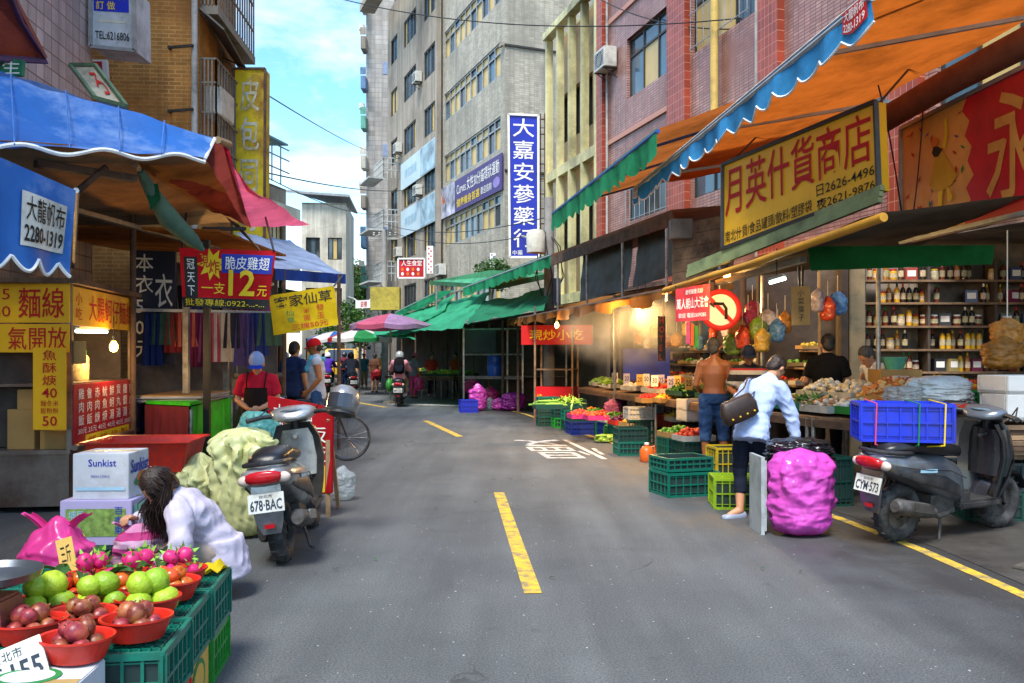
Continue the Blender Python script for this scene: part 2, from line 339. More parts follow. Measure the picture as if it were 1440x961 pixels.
def shell(root, fac, L, Hh, D, wall, holes, side=None, roof=None, z0=0):
    w = pierced(fac, 0, L, z0, Hh, holes).build('wall', wall, root, smooth=None); uvplane(w, fac.d, (0, 0, 1))
    for nm, a in (('side_wall', 0), ('side_wall', L)):
        m = MB(); m.add([fac.p(a, z0), fac.p(a, z0, -D), fac.p(a, Hh, -D), fac.p(a, Hh)], [(0, 1, 2, 3)]); o = m.build(nm, side or wall, root, smooth=None); uvplane(o, fac.n, (0, 0, 1))
    m = MB(); m.add([fac.p(0, z0, -D), fac.p(L, z0, -D), fac.p(L, Hh, -D), fac.p(0, Hh, -D)], [(0, 1, 2, 3)]); o = m.build('rear_wall', side or wall, root, smooth=None); uvplane(o, fac.d, (0, 0, 1))
    m = MB(); m.slab([fac.p(0, Hh+.002, 0), fac.p(L, Hh+.002, 0), fac.p(L, Hh+.002, -D), fac.p(0, Hh+.002, -D)], -.12); m.build('roof', roof or side or wall, root, smooth=None)
glassm = M('window_glass', (.07, .13, .17), .06, var=.5, sc=.6, bump=0, spec=.9)
glassd = M('dark_glass', (.03, .045, .055), .08, var=.5, sc=.8, bump=0, spec=.8)
curtain = M('curtained_pane', C('c8ad6a'), .35, var=.12, sc=1.5, bump=.03, spec=.6)
alu = M('window_aluminium', (.33, .34, .34), .4, metal=.5, bump=.03)
alud = M('window_bronze', (.05, .045, .04), .45, metal=.3, bump=.03)
def window(root, fac, s0, s1, z0, z1, n, fm, panes, trans=None, rec=.12, fw=.05, seed=0):
    """frame part with panes as its children; trans = height share of a transom row at the top"""
    m = MB(); o = -rec
    def fb(a, b, c, d): m.slab([fac.p(a, d, o+.03), fac.p(b, d, o+.03), fac.p(b, c, o+.03), fac.p(a, c, o+.03)], .05)
    fb(s0, s1, z0, z0+fw); fb(s0, s1, z1-fw, z1)
    zt = z1-(z1-z0)*trans if trans else z1-fw
    if trans: fb(s0+fw, s1-fw, zt-fw/2, zt+fw/2)
    xs = [s0+(s1-s0)*i/n for i in range(n+1)]
    for i, x in enumerate(xs): fb(max(s0, x-fw/2) if 0 < i < n else (s0 if i == 0 else s1-fw), (x+fw/2) if 0 < i < n else (s0+fw if i == 0 else s1), z0+fw, z1-fw)
    w = m.build('window', fm, root, smooth=None); rnd = random.Random(seed+int(s0*10)+int(z0*100))
    for i in range(n):
        for c, d in ([(z0+fw, zt), (zt, z1-fw)] if trans else [(z0+fw, z1-fw)]):
            q = MB(); q.slab([fac.p(xs[i]+.01, d, o), fac.p(xs[i+1]-.01, d, o), fac.p(xs[i+1]-.01, c, o), fac.p(xs[i]+.01, c, o)], .012)
            q.build('pane', panes[rnd.randrange(len(panes))] if seed >= 0 else panes[i % len(panes)], w, smooth=None)
    return w
# ---- red tiled building over the right-hand stalls
tile_r = M('red_wall_tile', C('b08a80'), .35, var=.2, sc=1.4, bump=.35, spec=.5, streak=0.25, brick=(.16, .062, C('6a3028'), .007), dirt=C('8a5c50'), dirts=.55)
tile_p = M('red_pilaster_tile', C('984430'), .35, var=.2, sc=1.2, bump=.3, brick=(.12, .19, C('c0856c'), .006))
rf = Fac((2.46, 23.7), (.2873, -.9578), -1)
if rf.n.x > 0: rf = Fac((2.46, 23.7), (.2873, -.9578), 1)
red = thing('tiled_building', 'pink and red tiled building with steel framed windows above the yellow shop signs', 'building')
hol = []
for zb in (4.95, 8.12, 11.35): hol += [(1.75, 4.2, zb, zb+1.55), (5.15, 7.7, zb, zb+1.55), (8.75, 11.2, zb, zb+1.55), (12.2, 14.2, zb, zb+1.55)]
shell(red, rf, 17, 16, 7, tile_r, hol, side=tile_r, z0=3.2)
for h in hol: window(red, rf, *h, 3, alud, [glassm, glassm, glassd, curtain], trans=.3, seed=3)
for a, b in ((.0, .42), (4.25, 5.1), (7.95, 8.6), (11.4, 12.0)):
    m = MB(); m.slab([rf.p(a, 15.9, .14), rf.p(b, 15.9, .14), rf.p(b, 3.2, .14), rf.p(a, 3.2, .14)], .15); o = m.build('pilaster', tile_p, red, smooth=None); uvplane(o, rf.d, (0, 0, 1))
for z in (7.2, 10.45):
    m = MB(); m.slab([rf.p(.45, z+.12, .05), rf.p(4.22, z+.12, .05), rf.p(4.22, z, .05), rf.p(.45, z, .05)], .06); m.build('sill_band', tile_p, red, smooth=None)
# drainpipes on it
pvc = paint('pvc_pipe', 'cdb060'); gpipe = paint('grey_pipe', 'a8a8a4')
m = MB(); c0 = rf.p(6.35, 5.6, .12); m.tube([c0, rf.p(6.35, 9.0, .12), rf.p(6.35, 9.5, .16), rf.p(6.3, 9.85, .3), rf.p(6.2, 10.0, .5), rf.p(6.1, 13, .5)], .085, 12); m.build('drain_pipe', pvc, red)
for s_ in (.62, 7.82): m = MB(); m.cyl(rf.p(s_, 3.4, .07), rf.p(s_, 15, .07), .035, n=8); m.build('drain_pipe', gpipe, red)
white_box = plastic('white_metal_box', 'c9c8bf')
def ac_unit(fac, s_, z, label, group=None):
    t = thing('air_conditioner', label, 'air conditioner', fac.p(s_, z, 0), atan2(fac.d.y, fac.d.x), group); sg = 1 if V((-fac.d.y, fac.d.x, 0)).dot(fac.n) > 0 else -1
    m = MB(); m.box((0, sg*.22, .27), (.72, .36, .54)); m.build('casing', white_box, t, bevel=.015)
    m = MB(); m.torus((0, sg*.405, .27), (0, 1, 0), .19, .008, 24, 6)
    for k in range(8): m.box((0, sg*.404, .09+.052*k), (.6, .008, .01))
    m.build('fan_grille', alud, t); m = MB()
    for x in (-.27, .27): m.bar((x, 0, -.02), (x, sg*.42, -.02), .03); m.bar((x, 0, -.25), (x, sg*.36, -.02), .02)
    m.build('bracket', alud, t); return t
ac_unit(rf, .85, 9.15, 'small white air conditioner bracketed on the red tiled wall')
# ---- pale yellow building with fins
yf = Fac((2.72, 23.75), (-.2873, .9578), 1)
if yf.n.x > 0: yf = Fac((2.72, 23.75), (-.2873, .9578), -1)
yel = paint('yellow_fin_paint', 'd8d19c', streak=0.3, sc=1.2, dirts=.5); tanp = paint('tan_panel', 'a98a5c', sc=1.5, dirts=.4)
fin = thing('finned_building', 'pale yellow building with tall vertical concrete fins beside the red tiled building', 'building')
hol = []
for i in range(4):
    a = .16+i*1.04
    hol += [(a+.05, a+.8, 8.3, 9.85), (a+.05, a+.8, 4.6, 6.4)]
shell(fin, yf, 4.3, 11.7, 7, tanp, hol, side=yel)
for h in hol: window(fin, yf, *h, 2, alud, [glassd, glassm], rec=.3, seed=2)
for i in range(5):
    a = .0+i*1.04; m = MB(); m.slab([yf.p(a, 11.72, .2), yf.p(a+.14, 11.72, .2), yf.p(a+.14, 3.2, .2), yf.p(a, 3.2, .2)], .22); m.build('fin', yel, fin, smooth=None)
m = MB(); m.slab([yf.p(0, 11.95, .22), yf.p(4.3, 11.95, .22), yf.p(4.3, 11.73, .22), yf.p(0, 11.73, .22)], .3); m.build('coping', yel, fin, smooth=None)
for z in (3.1, 7.1): m = MB(); m.slab([yf.p(0, z+.3, .2), yf.p(4.3, z+.3, .2), yf.p(4.3, z, .2), yf.p(0, z, .2)], .21); m.build('floor_band', yel, fin, smooth=None)
# ---- large grey office block
gtile = M('grey_wall_tile', C('b3ab9a'), .6, var=.14, sc=.7, bump=.3, streak=0.3, brick=(.22, .085, C('96928a'), .008), dirt=C('8d887c'), dirts=.45)
gren = M('brown_grey_render', C('a1978a'), .8, var=.14, sc=.6, bump=.25, streak=0.35, dirt=C('7b7166'), dirts=.5)
gf = Fac((-.28, 34), (-.3714, .9285), 1)
if gf.n.x > 0: gf = Fac((-.28, 34), (-.3714, .9285), -1)
grey = thing('office_block', 'grey tiled office block with long window strips and the purple banner', 'building')
hol = [(.5, 8.1, z, z+1.35) for z in (3.6, 6.75, 9.85, 12.85, 15.85, 18.9)]
shell(grey, gf, 8.4, 23.5, 9, gtile, hol)
for h in hol: window(grey, gf, *h, 10, alu, [curtain, glassm, curtain, curtain, glassd], trans=.3, seed=9, fw=.07)
m = MB(); m.slab([gf.p(8.25, 23.4, .12), gf.p(8.6, 23.4, .12), gf.p(8.6, 0, .12), gf.p(8.25, 0, .12)], .2); m.build('pier', gren, grey, smooth=None)
m = MB(); m.slab([gf.p(-.05, 14.0, .06), gf.p(.25, 14.0, .06), gf.p(.25, 13.85, .06), gf.p(-.05, 13.85, .06)], .1); m.build('wall_trim', gren, grey, smooth=None)
for z in (8.9, 13.9, 18.0): m = MB(); m.bar(gf.p(-.03, z, .02), gf.p(-.03, z, -8.8), .06, .08); m.build('movement_joint', alud, grey, smooth=None)
gf2 = Fac(gf.p(8.6, 0)[:2], (-.3714, .9285), 1)
if gf2.n.x > 0: gf2 = Fac(gf.p(8.6, 0)[:2], (-.3714, .9285), -1)
gb2 = thing('apartment_block', 'brown grey apartment block with separate windows, pale blue banners and railed balconies', 'building')
hol = []
for z in (4.0, 7.0, 9.9, 12.9, 15.9, 19.0): hol += [(.7, 3.1, z, z+1.5), (4.7, 7.3, z, z+1.5), (8.8, 10.4, z, z+1.5)]
shell(gb2, gf2, 11.2, 22.4, 9, gren, hol)
for h in hol: window(gb2, gf2, *h, 4 if h[1]-h[0] > 2 else 2, alud, [curtain, glassm, glassd, glassm], seed=5, fw=.07)
m = MB(); m.slab([gf2.p(.6, 22.75, .8), gf2.p(11.3, 22.75, .8), gf2.p(11.3, 22.4, .8), gf2.p(.6, 22.4, .8)], .9); m.build('cornice', gren, gb2, smooth=None)
m = MB(); m.box((0, 0, 1.3), (8, 3, 2.6)); o = m.build('roof_room', paint('roof_room_paint', 'b9b8ae'), gb2); o.location = gf2.p(6, 22.8, -1.6); o.rotation_euler.z = atan2(gf2.d.y, gf2.d.x)
for z in (6.4, 9.4, 12.4):
    m = MB(); a0, a1, dp = 8.4, 11.0, .9
    m.slab([gf2.p(a0, z-.55, dp), gf2.p(a1, z-.55, dp), gf2.p(a1, z-.65, dp), gf2.p(a0, z-.65, dp)], dp)
    for zz in (z-.1, z+.3, z+.6): m.bar(gf2.p(a0, zz, dp), gf2.p(a1, zz, dp), .05); m.bar(gf2.p(a0, zz, 0), gf2.p(a0, zz, dp), .05); m.bar(gf2.p(a1, zz, 0), gf2.p(a1, zz, dp), .05)
    for k in range(12): a = a0+(a1-a0)*k/11; m.bar(gf2.p(a, z-.55, dp), gf2.p(a, z+.6, dp), .03)
    for k in range(5): m.bar(gf2.p(a0, z-.55, dp*k/4), gf2.p(a0, z+.6, dp*k/4), .03)
    m.build('balcony', paint('balcony_rail', 'b7bbb9'), gb2, smooth=None)
def banner_on(root, fac, a0, a1, z0, z1, mat, out=.1):
    q = [fac.p(a0, z1, out), fac.p(a1, z1, out), fac.p(a1, z0, out), fac.p(a0, z0, out)]
    if (q[1]-q[0]).cross(q[3]-q[0]).dot(fac.n) > 0: q = [q[1], q[0], q[3], q[2]]
    b = MB(); b.slab(q, .05); o = b.build('wall_banner', mat, root, smooth=None); return o, quadmap(q, .012)
t = thing('banner', 'purple wall banner with white lettering and a group photo on the grey office block', 'banner')
o, fm = banner_on(t, gf, .1, 8.3, 8.15, 9.62, M('purple_print', C('45366f'), .5, var=.15, sc=.5, bump=0))
letters(t, fm, 'Curves 女性30分鐘環狀運動', (.3, .5, .97, .88), ink['white'], .01); letters(t, fm, '健康瘦身首選', (.3, .12, .68, .38), ink['yellow'], .02); letters(t, fm, '歡迎諮詢', (.7, .14, .86, .36), ink['white'], .0)
patch(t, fm, (0, 0, .27, 1), M('photo_print', (.35, .35, .42), .5, var=.9, sc=1.6, bump=0)); patch(t, fm, (.02, .45, .09, .85), ink['orange'], pts=[(.5+.5*cos(a), .5+.5*sin(a)) for a in [k*pi/6 for k in range(12)]])
patch(t, fm, (.88, .12, .98, .42), M('lilac_print', C('8a78b8'), .5), pts=[(.5+.5*cos(a), .5+.5*sin(a)) for a in [k*pi/6 for k in range(12)]])
for k, (z0, z1) in enumerate(((10.95, 12.45), (8.25, 9.75))):
    t = thing('banner', ['pale blue advertising banner below the fourth row of windows of the brown grey block', 'pale advertising banner lowest on the brown grey block'][k], 'banner', group='pale wall banners')
    o, fm = banner_on(t, gf2, .05, 7.6, z0, z1, M('pale_blue_print', C('b7ccd4'), .5, var=.12, sc=.5, bump=0))
    patch(t, fm, (.55, .03, .98, .97), M('photo_print_blue', C('8fa9b5'), .5, var=.6, sc=1.3, bump=0)); letters(t, fm, '美容護膚', (.12, .35, .45, .7), ink['sky'], 0)
# ---- far tower beyond it
fb = thing('apartment_tower', 'tall pale tiled apartment tower far down the street with clutter on its edge', 'building')
lil = M('lilac_tile', C('a8a39e'), .5, var=.12, sc=.4, bump=.2, streak=0.3, brick=(.5, .35, C('8f8b88'), .02), dirt=C('8a857e'), dirts=.4)
tf = Fac((-10.6, 62), (1, .12), -1)
if tf.n.y > 0: tf = Fac((-10.6, 62), (1, .12), 1)
shell(fb, tf, 3.2, 34, 12, lil, [])
cream = paint('cream_render', 'd8d4c6', streak=0.35, sc=.7)
for k in range(10):
    z = 4+k*2.85; m = MB(); m.box((0, 0, 0), (.35, 1.2, .9)); m.box((0, -.62, .8), (.4, .06, .5)); o = m.build('balcony', [cream, paint('green_shade', '5a9a86'), paint('blue_shade', '56789c'), gren][k % 4], fb, smooth=None); o.location = tf.p(-.1, z, .3)
    if k % 2: m = MB(); m.box((0, 0, 0), (.35, .4, .4)); o = m.build('wall_unit', white_box, fb); o.location = tf.p(-.3, z+1.3, .2)
for z in (10, 16, 22, 28): m = MB(); m.slab([tf.p(1.2, z+.9, .03), tf.p(3.0, z+.9, .03), tf.p(3.0, z, .03), tf.p(1.2, z, .03)], .05); m.build('tile_band', M('blue_grey_tile', C('7d8ba6'), .5), fb, smooth=None)
# ---- left far: white flats and grey roofs
def flats(name, label, A, d, Lb, Hh, D, wall, rows, cols, zf=3.2, wz=1.4, z00=1.2, grp=None):
    fc = Fac(A, d, 1)
    if fc.n.dot(V((-A[0], -A[1], 0))) < 0: fc = Fac(A, d, -1)
    t = thing(name, label, 'building', group=grp); hol = []
    for r in range(rows):
        for c in range(cols):
            a = Lb*(c+.18)/cols; hol.append((a, a+Lb*.64/cols, z00+r*zf, z00+r*zf+wz))
    shell(t, fc, Lb, Hh, D, wall, hol)
    for h in hol: window(t, fc, *h, 3, alud, [glassm, glassd, curtain], seed=4, fw=.06)
    return t, fc
wt, wf = flats('flats', 'cream flats with a grey shed roof beyond the pale blue awning', (-13.3, 54), (.995, .1), 2.75, 11.2, 6, cream, 3, 2)
m = MB(); m.poly([wf.p(-.9, 11.7, .6), wf.p(3.0, 11.5, .6), wf.p(3.0, 11.5, -6), wf.p(-.9, 12.6, -4)], (0, 0, .15)); m.build('shed_roof', M('tin_roof', (.3, .32, .34), .5, metal=.4), wt, smooth=None)
wt2, wf2 = flats('flats', 'grey flats with roof terraces behind the faded yellow sign', (-14.9, 40), (.22, .975), 9, 11.0, 8, gren, 3, 4)
for k in range(3):
    m = MB(); z = 3.6+k*3.1
    m.slab([wf2.p(.2, z, .9), wf2.p(9, z, .9), wf2.p(9, z-.8, .9), wf2.p(.2, z-.8, .9)], .9); m.build('balcony', cream, wt2, smooth=None)
m = MB()
for k in range(9): m.bar(wf2.p(k*1, 11.1, .2), wf2.p(k*1, 13.2, .2), .06)
for z in (11.9, 12.6, 13.2): m.bar(wf2.p(0, z, .2), wf2.p(9, z, .2), .06)
m.build('terrace_frame', paint('blue_frame', '7a98a8'), wt2, smooth=None)
m = MB(); m.poly([wf2.p(-.2, 13.3, .5), wf2.p(8.3, 13.3, .5), wf2.p(8.3, 13.6, -4), wf2.p(-.2, 13.6, -4)], (0, 0, .1)); m.build('terrace_roof', paint('teal_roof', '5f8d9a'), wt2, smooth=None)
flats('flats', 'low salmon coloured house at the far end of the street', (-15.8, 82), (1, .1), 4, 10.2, 6, paint('salmon', 'b5766a'), 2, 2)
# ---- left near: lilac tiled facade and orange brick wall
ltile = M('lilac_wall_tile', C('b3a2a0'), .4, var=.12, sc=1, bump=.35, streak=0.25, brick=(.21, .21, C('6c4c46'), .008), dirt=C('94837f'), dirts=.3)
lf = Fac((-6.1, 12.4), (.075, -.997), 1)
if lf.n.x < 0: lf = Fac((-6.1, 12.4), (.075, -.997), -1)
lb = thing('tiled_house', 'pale lilac tiled house with a blue framed window above the blue canopy', 'building')
hol = [(2.3, 4.3, 6.0, 8.3), (6, 8, 6.0, 8.3)]
shell(lb, lf, 13, 13, 6, ltile, hol)
bluef = paint('blue_window_frame', '2f6f80')
for h in hol: window(lb, lf, *h, 3, bluef, [glassm, curtain], seed=1)
bbrick = M('orange_brick', C('b57a34'), .7, var=.22, sc=1.6, bump=.4, streak=0.3, brick=(.20, .066, C('c99a5c'), .009), dirt=C('8d5a22'), dirts=.45)
bf = Fac((-7.45, 14.0), (1, .09), -1)
if bf.n.y > 0: bf = Fac((-7.45, 14.0), (1, .09), 1)
bb = thing('brick_building', 'orange brick building with pipes and barred balconies behind the blue canopy', 'building')
shell(bb, bf, 2.25, 15, 2.6, bbrick, [])
conc = M('old_concrete', C('7f7a70'), .85, var=.2, sc=1.4, bump=.3, dirt=C('4f4a43'), dirts=.6)
m = MB(); m.slab([bf.p(-.1, 4.6, .12), bf.p(2.28, 4.6, .12), bf.p(2.28, 4.2, .12), bf.p(-.1, 4.2, .12)], .14); m.build('floor_band', conc, bb, smooth=None)
m = MB(); m.cyl(bf.p(2.2, 3, .08), bf.p(2.2, 14, .08), .05, n=10); m.build('drain_pipe', gpipe, bb)
for z in (5.55, 6.6, 7.7): m = MB(); m.bar(bf.p(1.8, z, .1), bf.p(2.2, z+.03, .14), .04); m.bar(bf.p(1.8, z, .02), bf.p(1.8, z, .14), .04); m.build('pipe_bracket', alud, bb)
# barred balconies and clutter on its street side
sf = Fac(bf.p(2.25, 0)[:2], (-.05, 1), -1)
if sf.n.x < 0: sf = Fac(bf.p(2.25, 0)[:2], (-.05, 1), 1)
for z in (4.6, 7.4, 10.2):
    m = MB(); m.slab([sf.p(.1, z, .28), sf.p(2.6, z, .28), sf.p(2.6, z-.15, .28), sf.p(.1, z-.15, .28)], .28)
    for k in range(16): a = .1+2.5*k/15; m.bar(sf.p(a, z, .25), sf.p(a, z+1.9, .25), .025)
    for k in range(5): m.bar(sf.p(.1, z, .25*k/4), sf.p(.1, z+1.9, .25*k/4), .025)
    for zz in (.5, 1.0, 1.5, 1.9): m.bar(sf.p(.1, z+zz, .25), sf.p(2.6, z+zz, .25), .03); m.bar(sf.p(.1, z+zz, 0), sf.p(.1, z+zz, .25), .03)
    m.build('barred_balcony', paint('rusty_bars', '7d776c'), bb, smooth=None)
    m = MB(); m.box((0, 0, 0), (.3, .7, .5)); o = m.build('balcony_box', white_box, bb, bevel=.02); o.location = sf.p(.6, z+.95+.3, .16)
m = MB(); m.slab([sf.p(.0, 6.95, .4), sf.p(2.6, 6.6, .4), sf.p(2.6, 7.1, 0), sf.p(.0, 7.3, 0)], .03); m.build('lean_to_roof', paint('dark_tin', '5a5a56'), bb, smooth=None)
gcor = M('green_corrugated', C('4f6f5c'), .55, var=.12, sc=1.2, bump=.1, metal=.2, dirt=C('36503f'), dirts=.35)
m = MB(); m.grid(lambda u, v: V((-6.15+.50*v-.10*u*5, 15.6+u*3.5, 11.8-4.2*v))+V((.03*sin(u*170), 0, 0)), 160, 1)
tag(m.build('corrugated_hood', gcor, smooth=None), 'green corrugated metal hood hanging high over the barred balconies', 'roof sheet')
# ---- trees at the end of the street
leafm = [M('leaf_'+str(k), c, .6, var=.35, sc=3, bump=0, trans=.3) for k, c in enumerate([(.045, .12, .02), (.07, .17, .025), (.03, .085, .018)])]
bark = M('bark', (.10, .075, .05), .9, bump=.5)
def tree(loc, h, r, n, label, seed, leaf=.35, group=None, cat='tree', name='tree', trunk=True, flatr=1):
    t = thing(name, label, cat, loc, 0, group); rnd = random.Random(seed); m = MB(); cl = []
    top = h-r*.9
    if trunk: m.tube([(0, 0, -.05), (.1, 0, top*.5), (0, .1, top)], [h*.03, h*.024, h*.015], 8)
    for k in range(9):
        a = rnd.uniform(0, 2*pi); q = V((cos(a)*r*.6, sin(a)*r*.6*flatr, h-r+rnd.uniform(-.4, .6)*r)); cl.append((q, r*rnd.uniform(.35, .6)))
        if trunk: m.tube([(0, 0, top*rnd.uniform(.6, 1)), q*.5+V((0, 0, top*.5)), q], [h*.012, h*.008, h*.004], 6)
    cl.append((V((0, 0, h-r*.8)), r*.7))
    if trunk: m.build('trunk', bark, t)
    m = MB()
    for i in range(n):
        q, cr = cl[rnd.randrange(len(cl))]
        d = V((rnd.gauss(0, 1), rnd.gauss(0, 1), rnd.gauss(0, 1))).normalized()*cr*rnd.uniform(.55, 1.05); d.y *= flatr; c = q+d
        u = V((rnd.uniform(-1, 1), rnd.uniform(-1, 1), rnd.uniform(-.6, .6))).normalized(); v = u.cross(V((rnd.uniform(-1, 1), rnd.uniform(-1, 1), rnd.uniform(.1, 1)))).normalized()
        s_ = leaf*rnd.uniform(.6, 1.2); m.add([c-u*s_*.5, c+v*s_*.22, c+u*s_*.5, c-v*s_*.22], [(0, 1, 2, 3)], rnd.randrange(3))
    m.build('crown', leafm, t, smooth=None); return t
tree((-12.4, 70, 0), 9.3, 2.6, 5000, 'leafy green tree rising behind the far street lamp', 3)
tree((-13.6, 64, 0), 7.6, 2.2, 4000, 'rounder green tree below the cream flats at the street end', 4)
tree((-9.4, 47, 0), 4.8, 1.8, 2500, 'low bushy tree over the market at the street bend', 8, .26)
tree(P(690, 372, 30)-V((0, 0, 1.3)), 1.6, .75, 1400, 'potted climbing plant on the balcony beside the blue vertical sign', 6, .16, cat='plant', name='balcony_plant', trunk=True)

for k, (fc, a, z, wh) in enumerate(((gf2, 3.6, 10.0, 'between the lower banners of the brown grey block'), (gf2, 3.7, 16.0, 'high on the brown grey block'), (gf2, 7.9, 13.2, 'beside the upper balcony of the brown grey block'), (gf, 8.0, 5.4, 'low on the grey office block'), (gf2, 7.8, 7.2, 'beside the lower balcony of the brown grey block'))): ac_unit(fc, a, z, 'white air conditioner '+wh)
for s_, z in ((2.98, 8.12), (6.4, 11.35)):
    m = MB()
    for k in range(9): a = s_-1.1+.28*k; m.bar(rf.p(a, z-3.2, .1), rf.p(a, z-1.7, .1), .015)
    for zz in (z-3.15, z-2.4, z-1.72): m.bar(rf.p(s_-1.15, zz, .1), rf.p(s_+1.2, zz, .1), .015)
    m.build('window_grille', alu, red)
# ================================================================== CANOPIES, AWNINGS, SIGNS
def wob(p, a, f=2.0): return noise.noise(V(p)*f)*a
def sheet(name, q, mat, parent=None, sag=.06, wr=.03, nu=24, nv=14, f=1.6, smooth=80, fold=0):
    TL, TR, BR, BL = (V(p) for p in q); nn = (TR-TL).cross(BL-TL).normalized(); m = MB()
    def fn(u, v):
        p = BL*(1-u)*(1-v)+BR*u*(1-v)+TL*(1-u)*v+TR*u*v
        p = p+nn*(wob(p, wr, f)+wob(p, wr*.4, f*3.3)+fold*sin(u*fold*400)*.5); p.z -= sag*sin(pi*u)*sin(pi*v); return p
    m.grid(fn, nu, nv); return m.build(name, mat, parent, smooth=smooth)
def awning(label, FL, FR, RR, RL, under, val, vh=.4, nsc=14, trim=None, arms=3, amat=None, group=None, name='awning', wr=.02, sc=.3):
    FL, FR, RR, RL = (V(p) for p in (FL, FR, RR, RL)); t = thing(name, label, 'awning', group=group)
    sheet('canopy', (RL, RR, FR, FL), under, t, sag=.08, wr=.03)
    n = (FR-FL).cross(V((0, 0, 1))).normalized()
    if n.x > 0: n = -n
    m = MB(); N_ = nsc*8; edge = []
    def vf(u, v):
        ph = u*nsc; k = (1-sc)+sc*abs(sin(pi*ph)); p = FL.lerp(FR, u)+V((0, 0, .01-vh*k*(1-v)))
        return p+n*(.015+(1-v)*(.03*sin(ph*2.1)+.02*sin(ph*5.3+1)+wob(p, wr, 3)))
    m.grid(vf, N_, 4); m.build('valance', val, t, smooth=80)
    if trim:
        m = MB(); m.tube([vf(i/N_, 0) for i in range(N_+1)], .011, 5); m.build('trim', trim, t)
        m = MB(); m.tube([vf(i/60, 1)+V((0, 0, .005)) for i in range(61)], .009, 5); m.build('trim', trim, t)
    am = amat or alu
    m = MB(); m.cyl(FL-V((0, 0, .03)), FR-V((0, 0, .03)), .03, n=8); m.build('front_bar', am, t)
    for i in range(arms):
        k = (i+.5)/arms; m = MB(); a, b = FL.lerp(FR, k)-V((0, 0, .06)), RL.lerp(RR, k)-V((0, 0, .12)); m.bar(a, b, .05, .035); m.build('arm', am, t, smooth=None)
    return t, vf
wtrim = M('white_binding', (.75, .75, .72), .7)
blue_cl = cloth('blue_canvas', '3f9ad8', .25); orange_u = cloth('orange_lining', 'b85e1e', .5); green_cl = cloth('green_canvas', '2f9a6a', .35); brown_u = cloth('brown_lining', 'a05c2a', .5)
steel = M('galvanised_steel', (.36, .36, .35), .42, metal=.7, sc=12, bump=.06, dirt=(.16, .12, .09), dirts=.3); rust = M('rusty_steel', (.14, .085, .055), .75, metal=.3, sc=9, bump=.25, dirt=(.06, .04, .03)); blackm = M('black_steel', (.02, .02, .02), .5, metal=.3)
wood = M('weathered_wood', (.24, .15, .085), .8, var=.35, sc=4, bump=.3, dirt=(.06, .04, .025)); dark = M('dark_board', (.065, .05, .042), .7, var=.3, bump=.1); plank = M('pale_plank', (.34, .22, .12), .75, var=.3, sc=5, bump=.25)
t, vf = awning('blue scalloped awning with white binding and orange lining over the yellow shop sign', (1.97, 13.66, 4.2), (2.66, 6.30, 4.2), (5.2, 6.2, 4.72), (3.75, 14, 4.58), orange_u, blue_cl, .31, 17, wtrim)
for (u0, u1, mt, tx) in ((.945, .995, ink['red'], ink['white']), (.005, .04, ink['white'], ink['red'])):
    fm = lambda u, v, a=u0, b=u1: vf(a+(b-a)*u, .30+.68*v)+V((-.012, -.004, 0)); mm_ = MB(); mm_.grid(fm, 10, 4); mm_.build('printed_panel', mt, t)
    f2 = lambda u, v, a=u0, b=u1: vf(a+(b-a)*u, .30+.68*v)+V((-.018, -.006, 0)); letters(t, f2, '大龍帆布', (.08, .52, .92, .95), tx, .01); letters(t, f2, '2280-1319', (.06, .08, .94, .42), tx, .01)
awning('green scalloped awning with brown lining beside the pale yellow building', (.85, 17.8, 4.5), (1.92, 11.2, 4.5), (3.9, 11, 5.15), (2.6, 18.5, 5.15), brown_u, green_cl, .42, 16, None, amat=paint('blue_arm', '2c4f9c'), sc=.2)
awning('long green scalloped awning reaching the concrete pole above the misty stall', P(652, 404, 27.5), P(776, 357, 19.6), P(800, 352, 21), P(690, 398, 29), brown_u, green_cl, .34, 18, None, sc=.2)
awning('short green awning strip above the pink parasol', P(556, 439, 33), P(613, 411, 31), P(640, 408, 33), P(590, 436, 35), green_cl, green_cl, .28, 6, None, arms=1)
# brown flat canopy and clutter over the stalls
t = thing('flat_canopy', 'brown board canopy on thin posts with dark tarps hanging under it', 'canopy')
fl, fr = V((.87, 19, 3.72)), V((2.53, 13.5, 3.78)); bk = V((1.9, .55, .25))
m = MB(); m.slab([fl, fr, fr+bk, fl+bk], .05); m.build('roof', M('brown_sheet', C('7a4a26'), .6, var=.2, sc=2, dirt=C('4a2c16')), t, smooth=None)
m = MB(); m.slab([fl+V((0, 0, .02)), fr+V((0, 0, .02)), fr-V((0, 0, .2)), fl-V((0, 0, .2))], .03); m.build('fascia', rust, t, smooth=None)
for k in (.05, .35, .65, .95): m = MB(); a = fl.lerp(fr, k)+V((.05, 0, 0)); m.cyl(a, (a.x, a.y, 2.4), .025, n=8); m.build('post', steel, t)
for a, b, z0 in ((.2, .62, 2.75), (.66, .93, 2.85)):
    sheet('hanging_tarp', (fl.lerp(fr, a)+V((.3, .1, -.1)), fl.lerp(fr, b)+V((.3, .1, -.1)), V((*fl.lerp(fr, b)[:2], z0))+V((.25, .1, 0)), V((*fl.lerp(fr, a)[:2], z0-.1))+V((.25, .1, 0))), M('black_green_tarp', (.045, .055, .045), .5, bump=.2), t, 0, .05)
t = thing('timber_store', 'timber clad loft with a small box on its wall behind the yellow shop sign', 'loft')
for k in range(6): m = MB(); m.slab([P(945, 318, 12.2)+V((0, 0, -.17*k)), P(1030, 300, 11.4)+V((0, 0, -.17*k)), P(1030, 300, 11.4)+V((0, 0, -.165-.17*k)), P(945, 318, 12.2)+V((0, 0, -.165-.17*k))], .03+.004*(k % 2)); m.build('plank', wood, t, smooth=None)
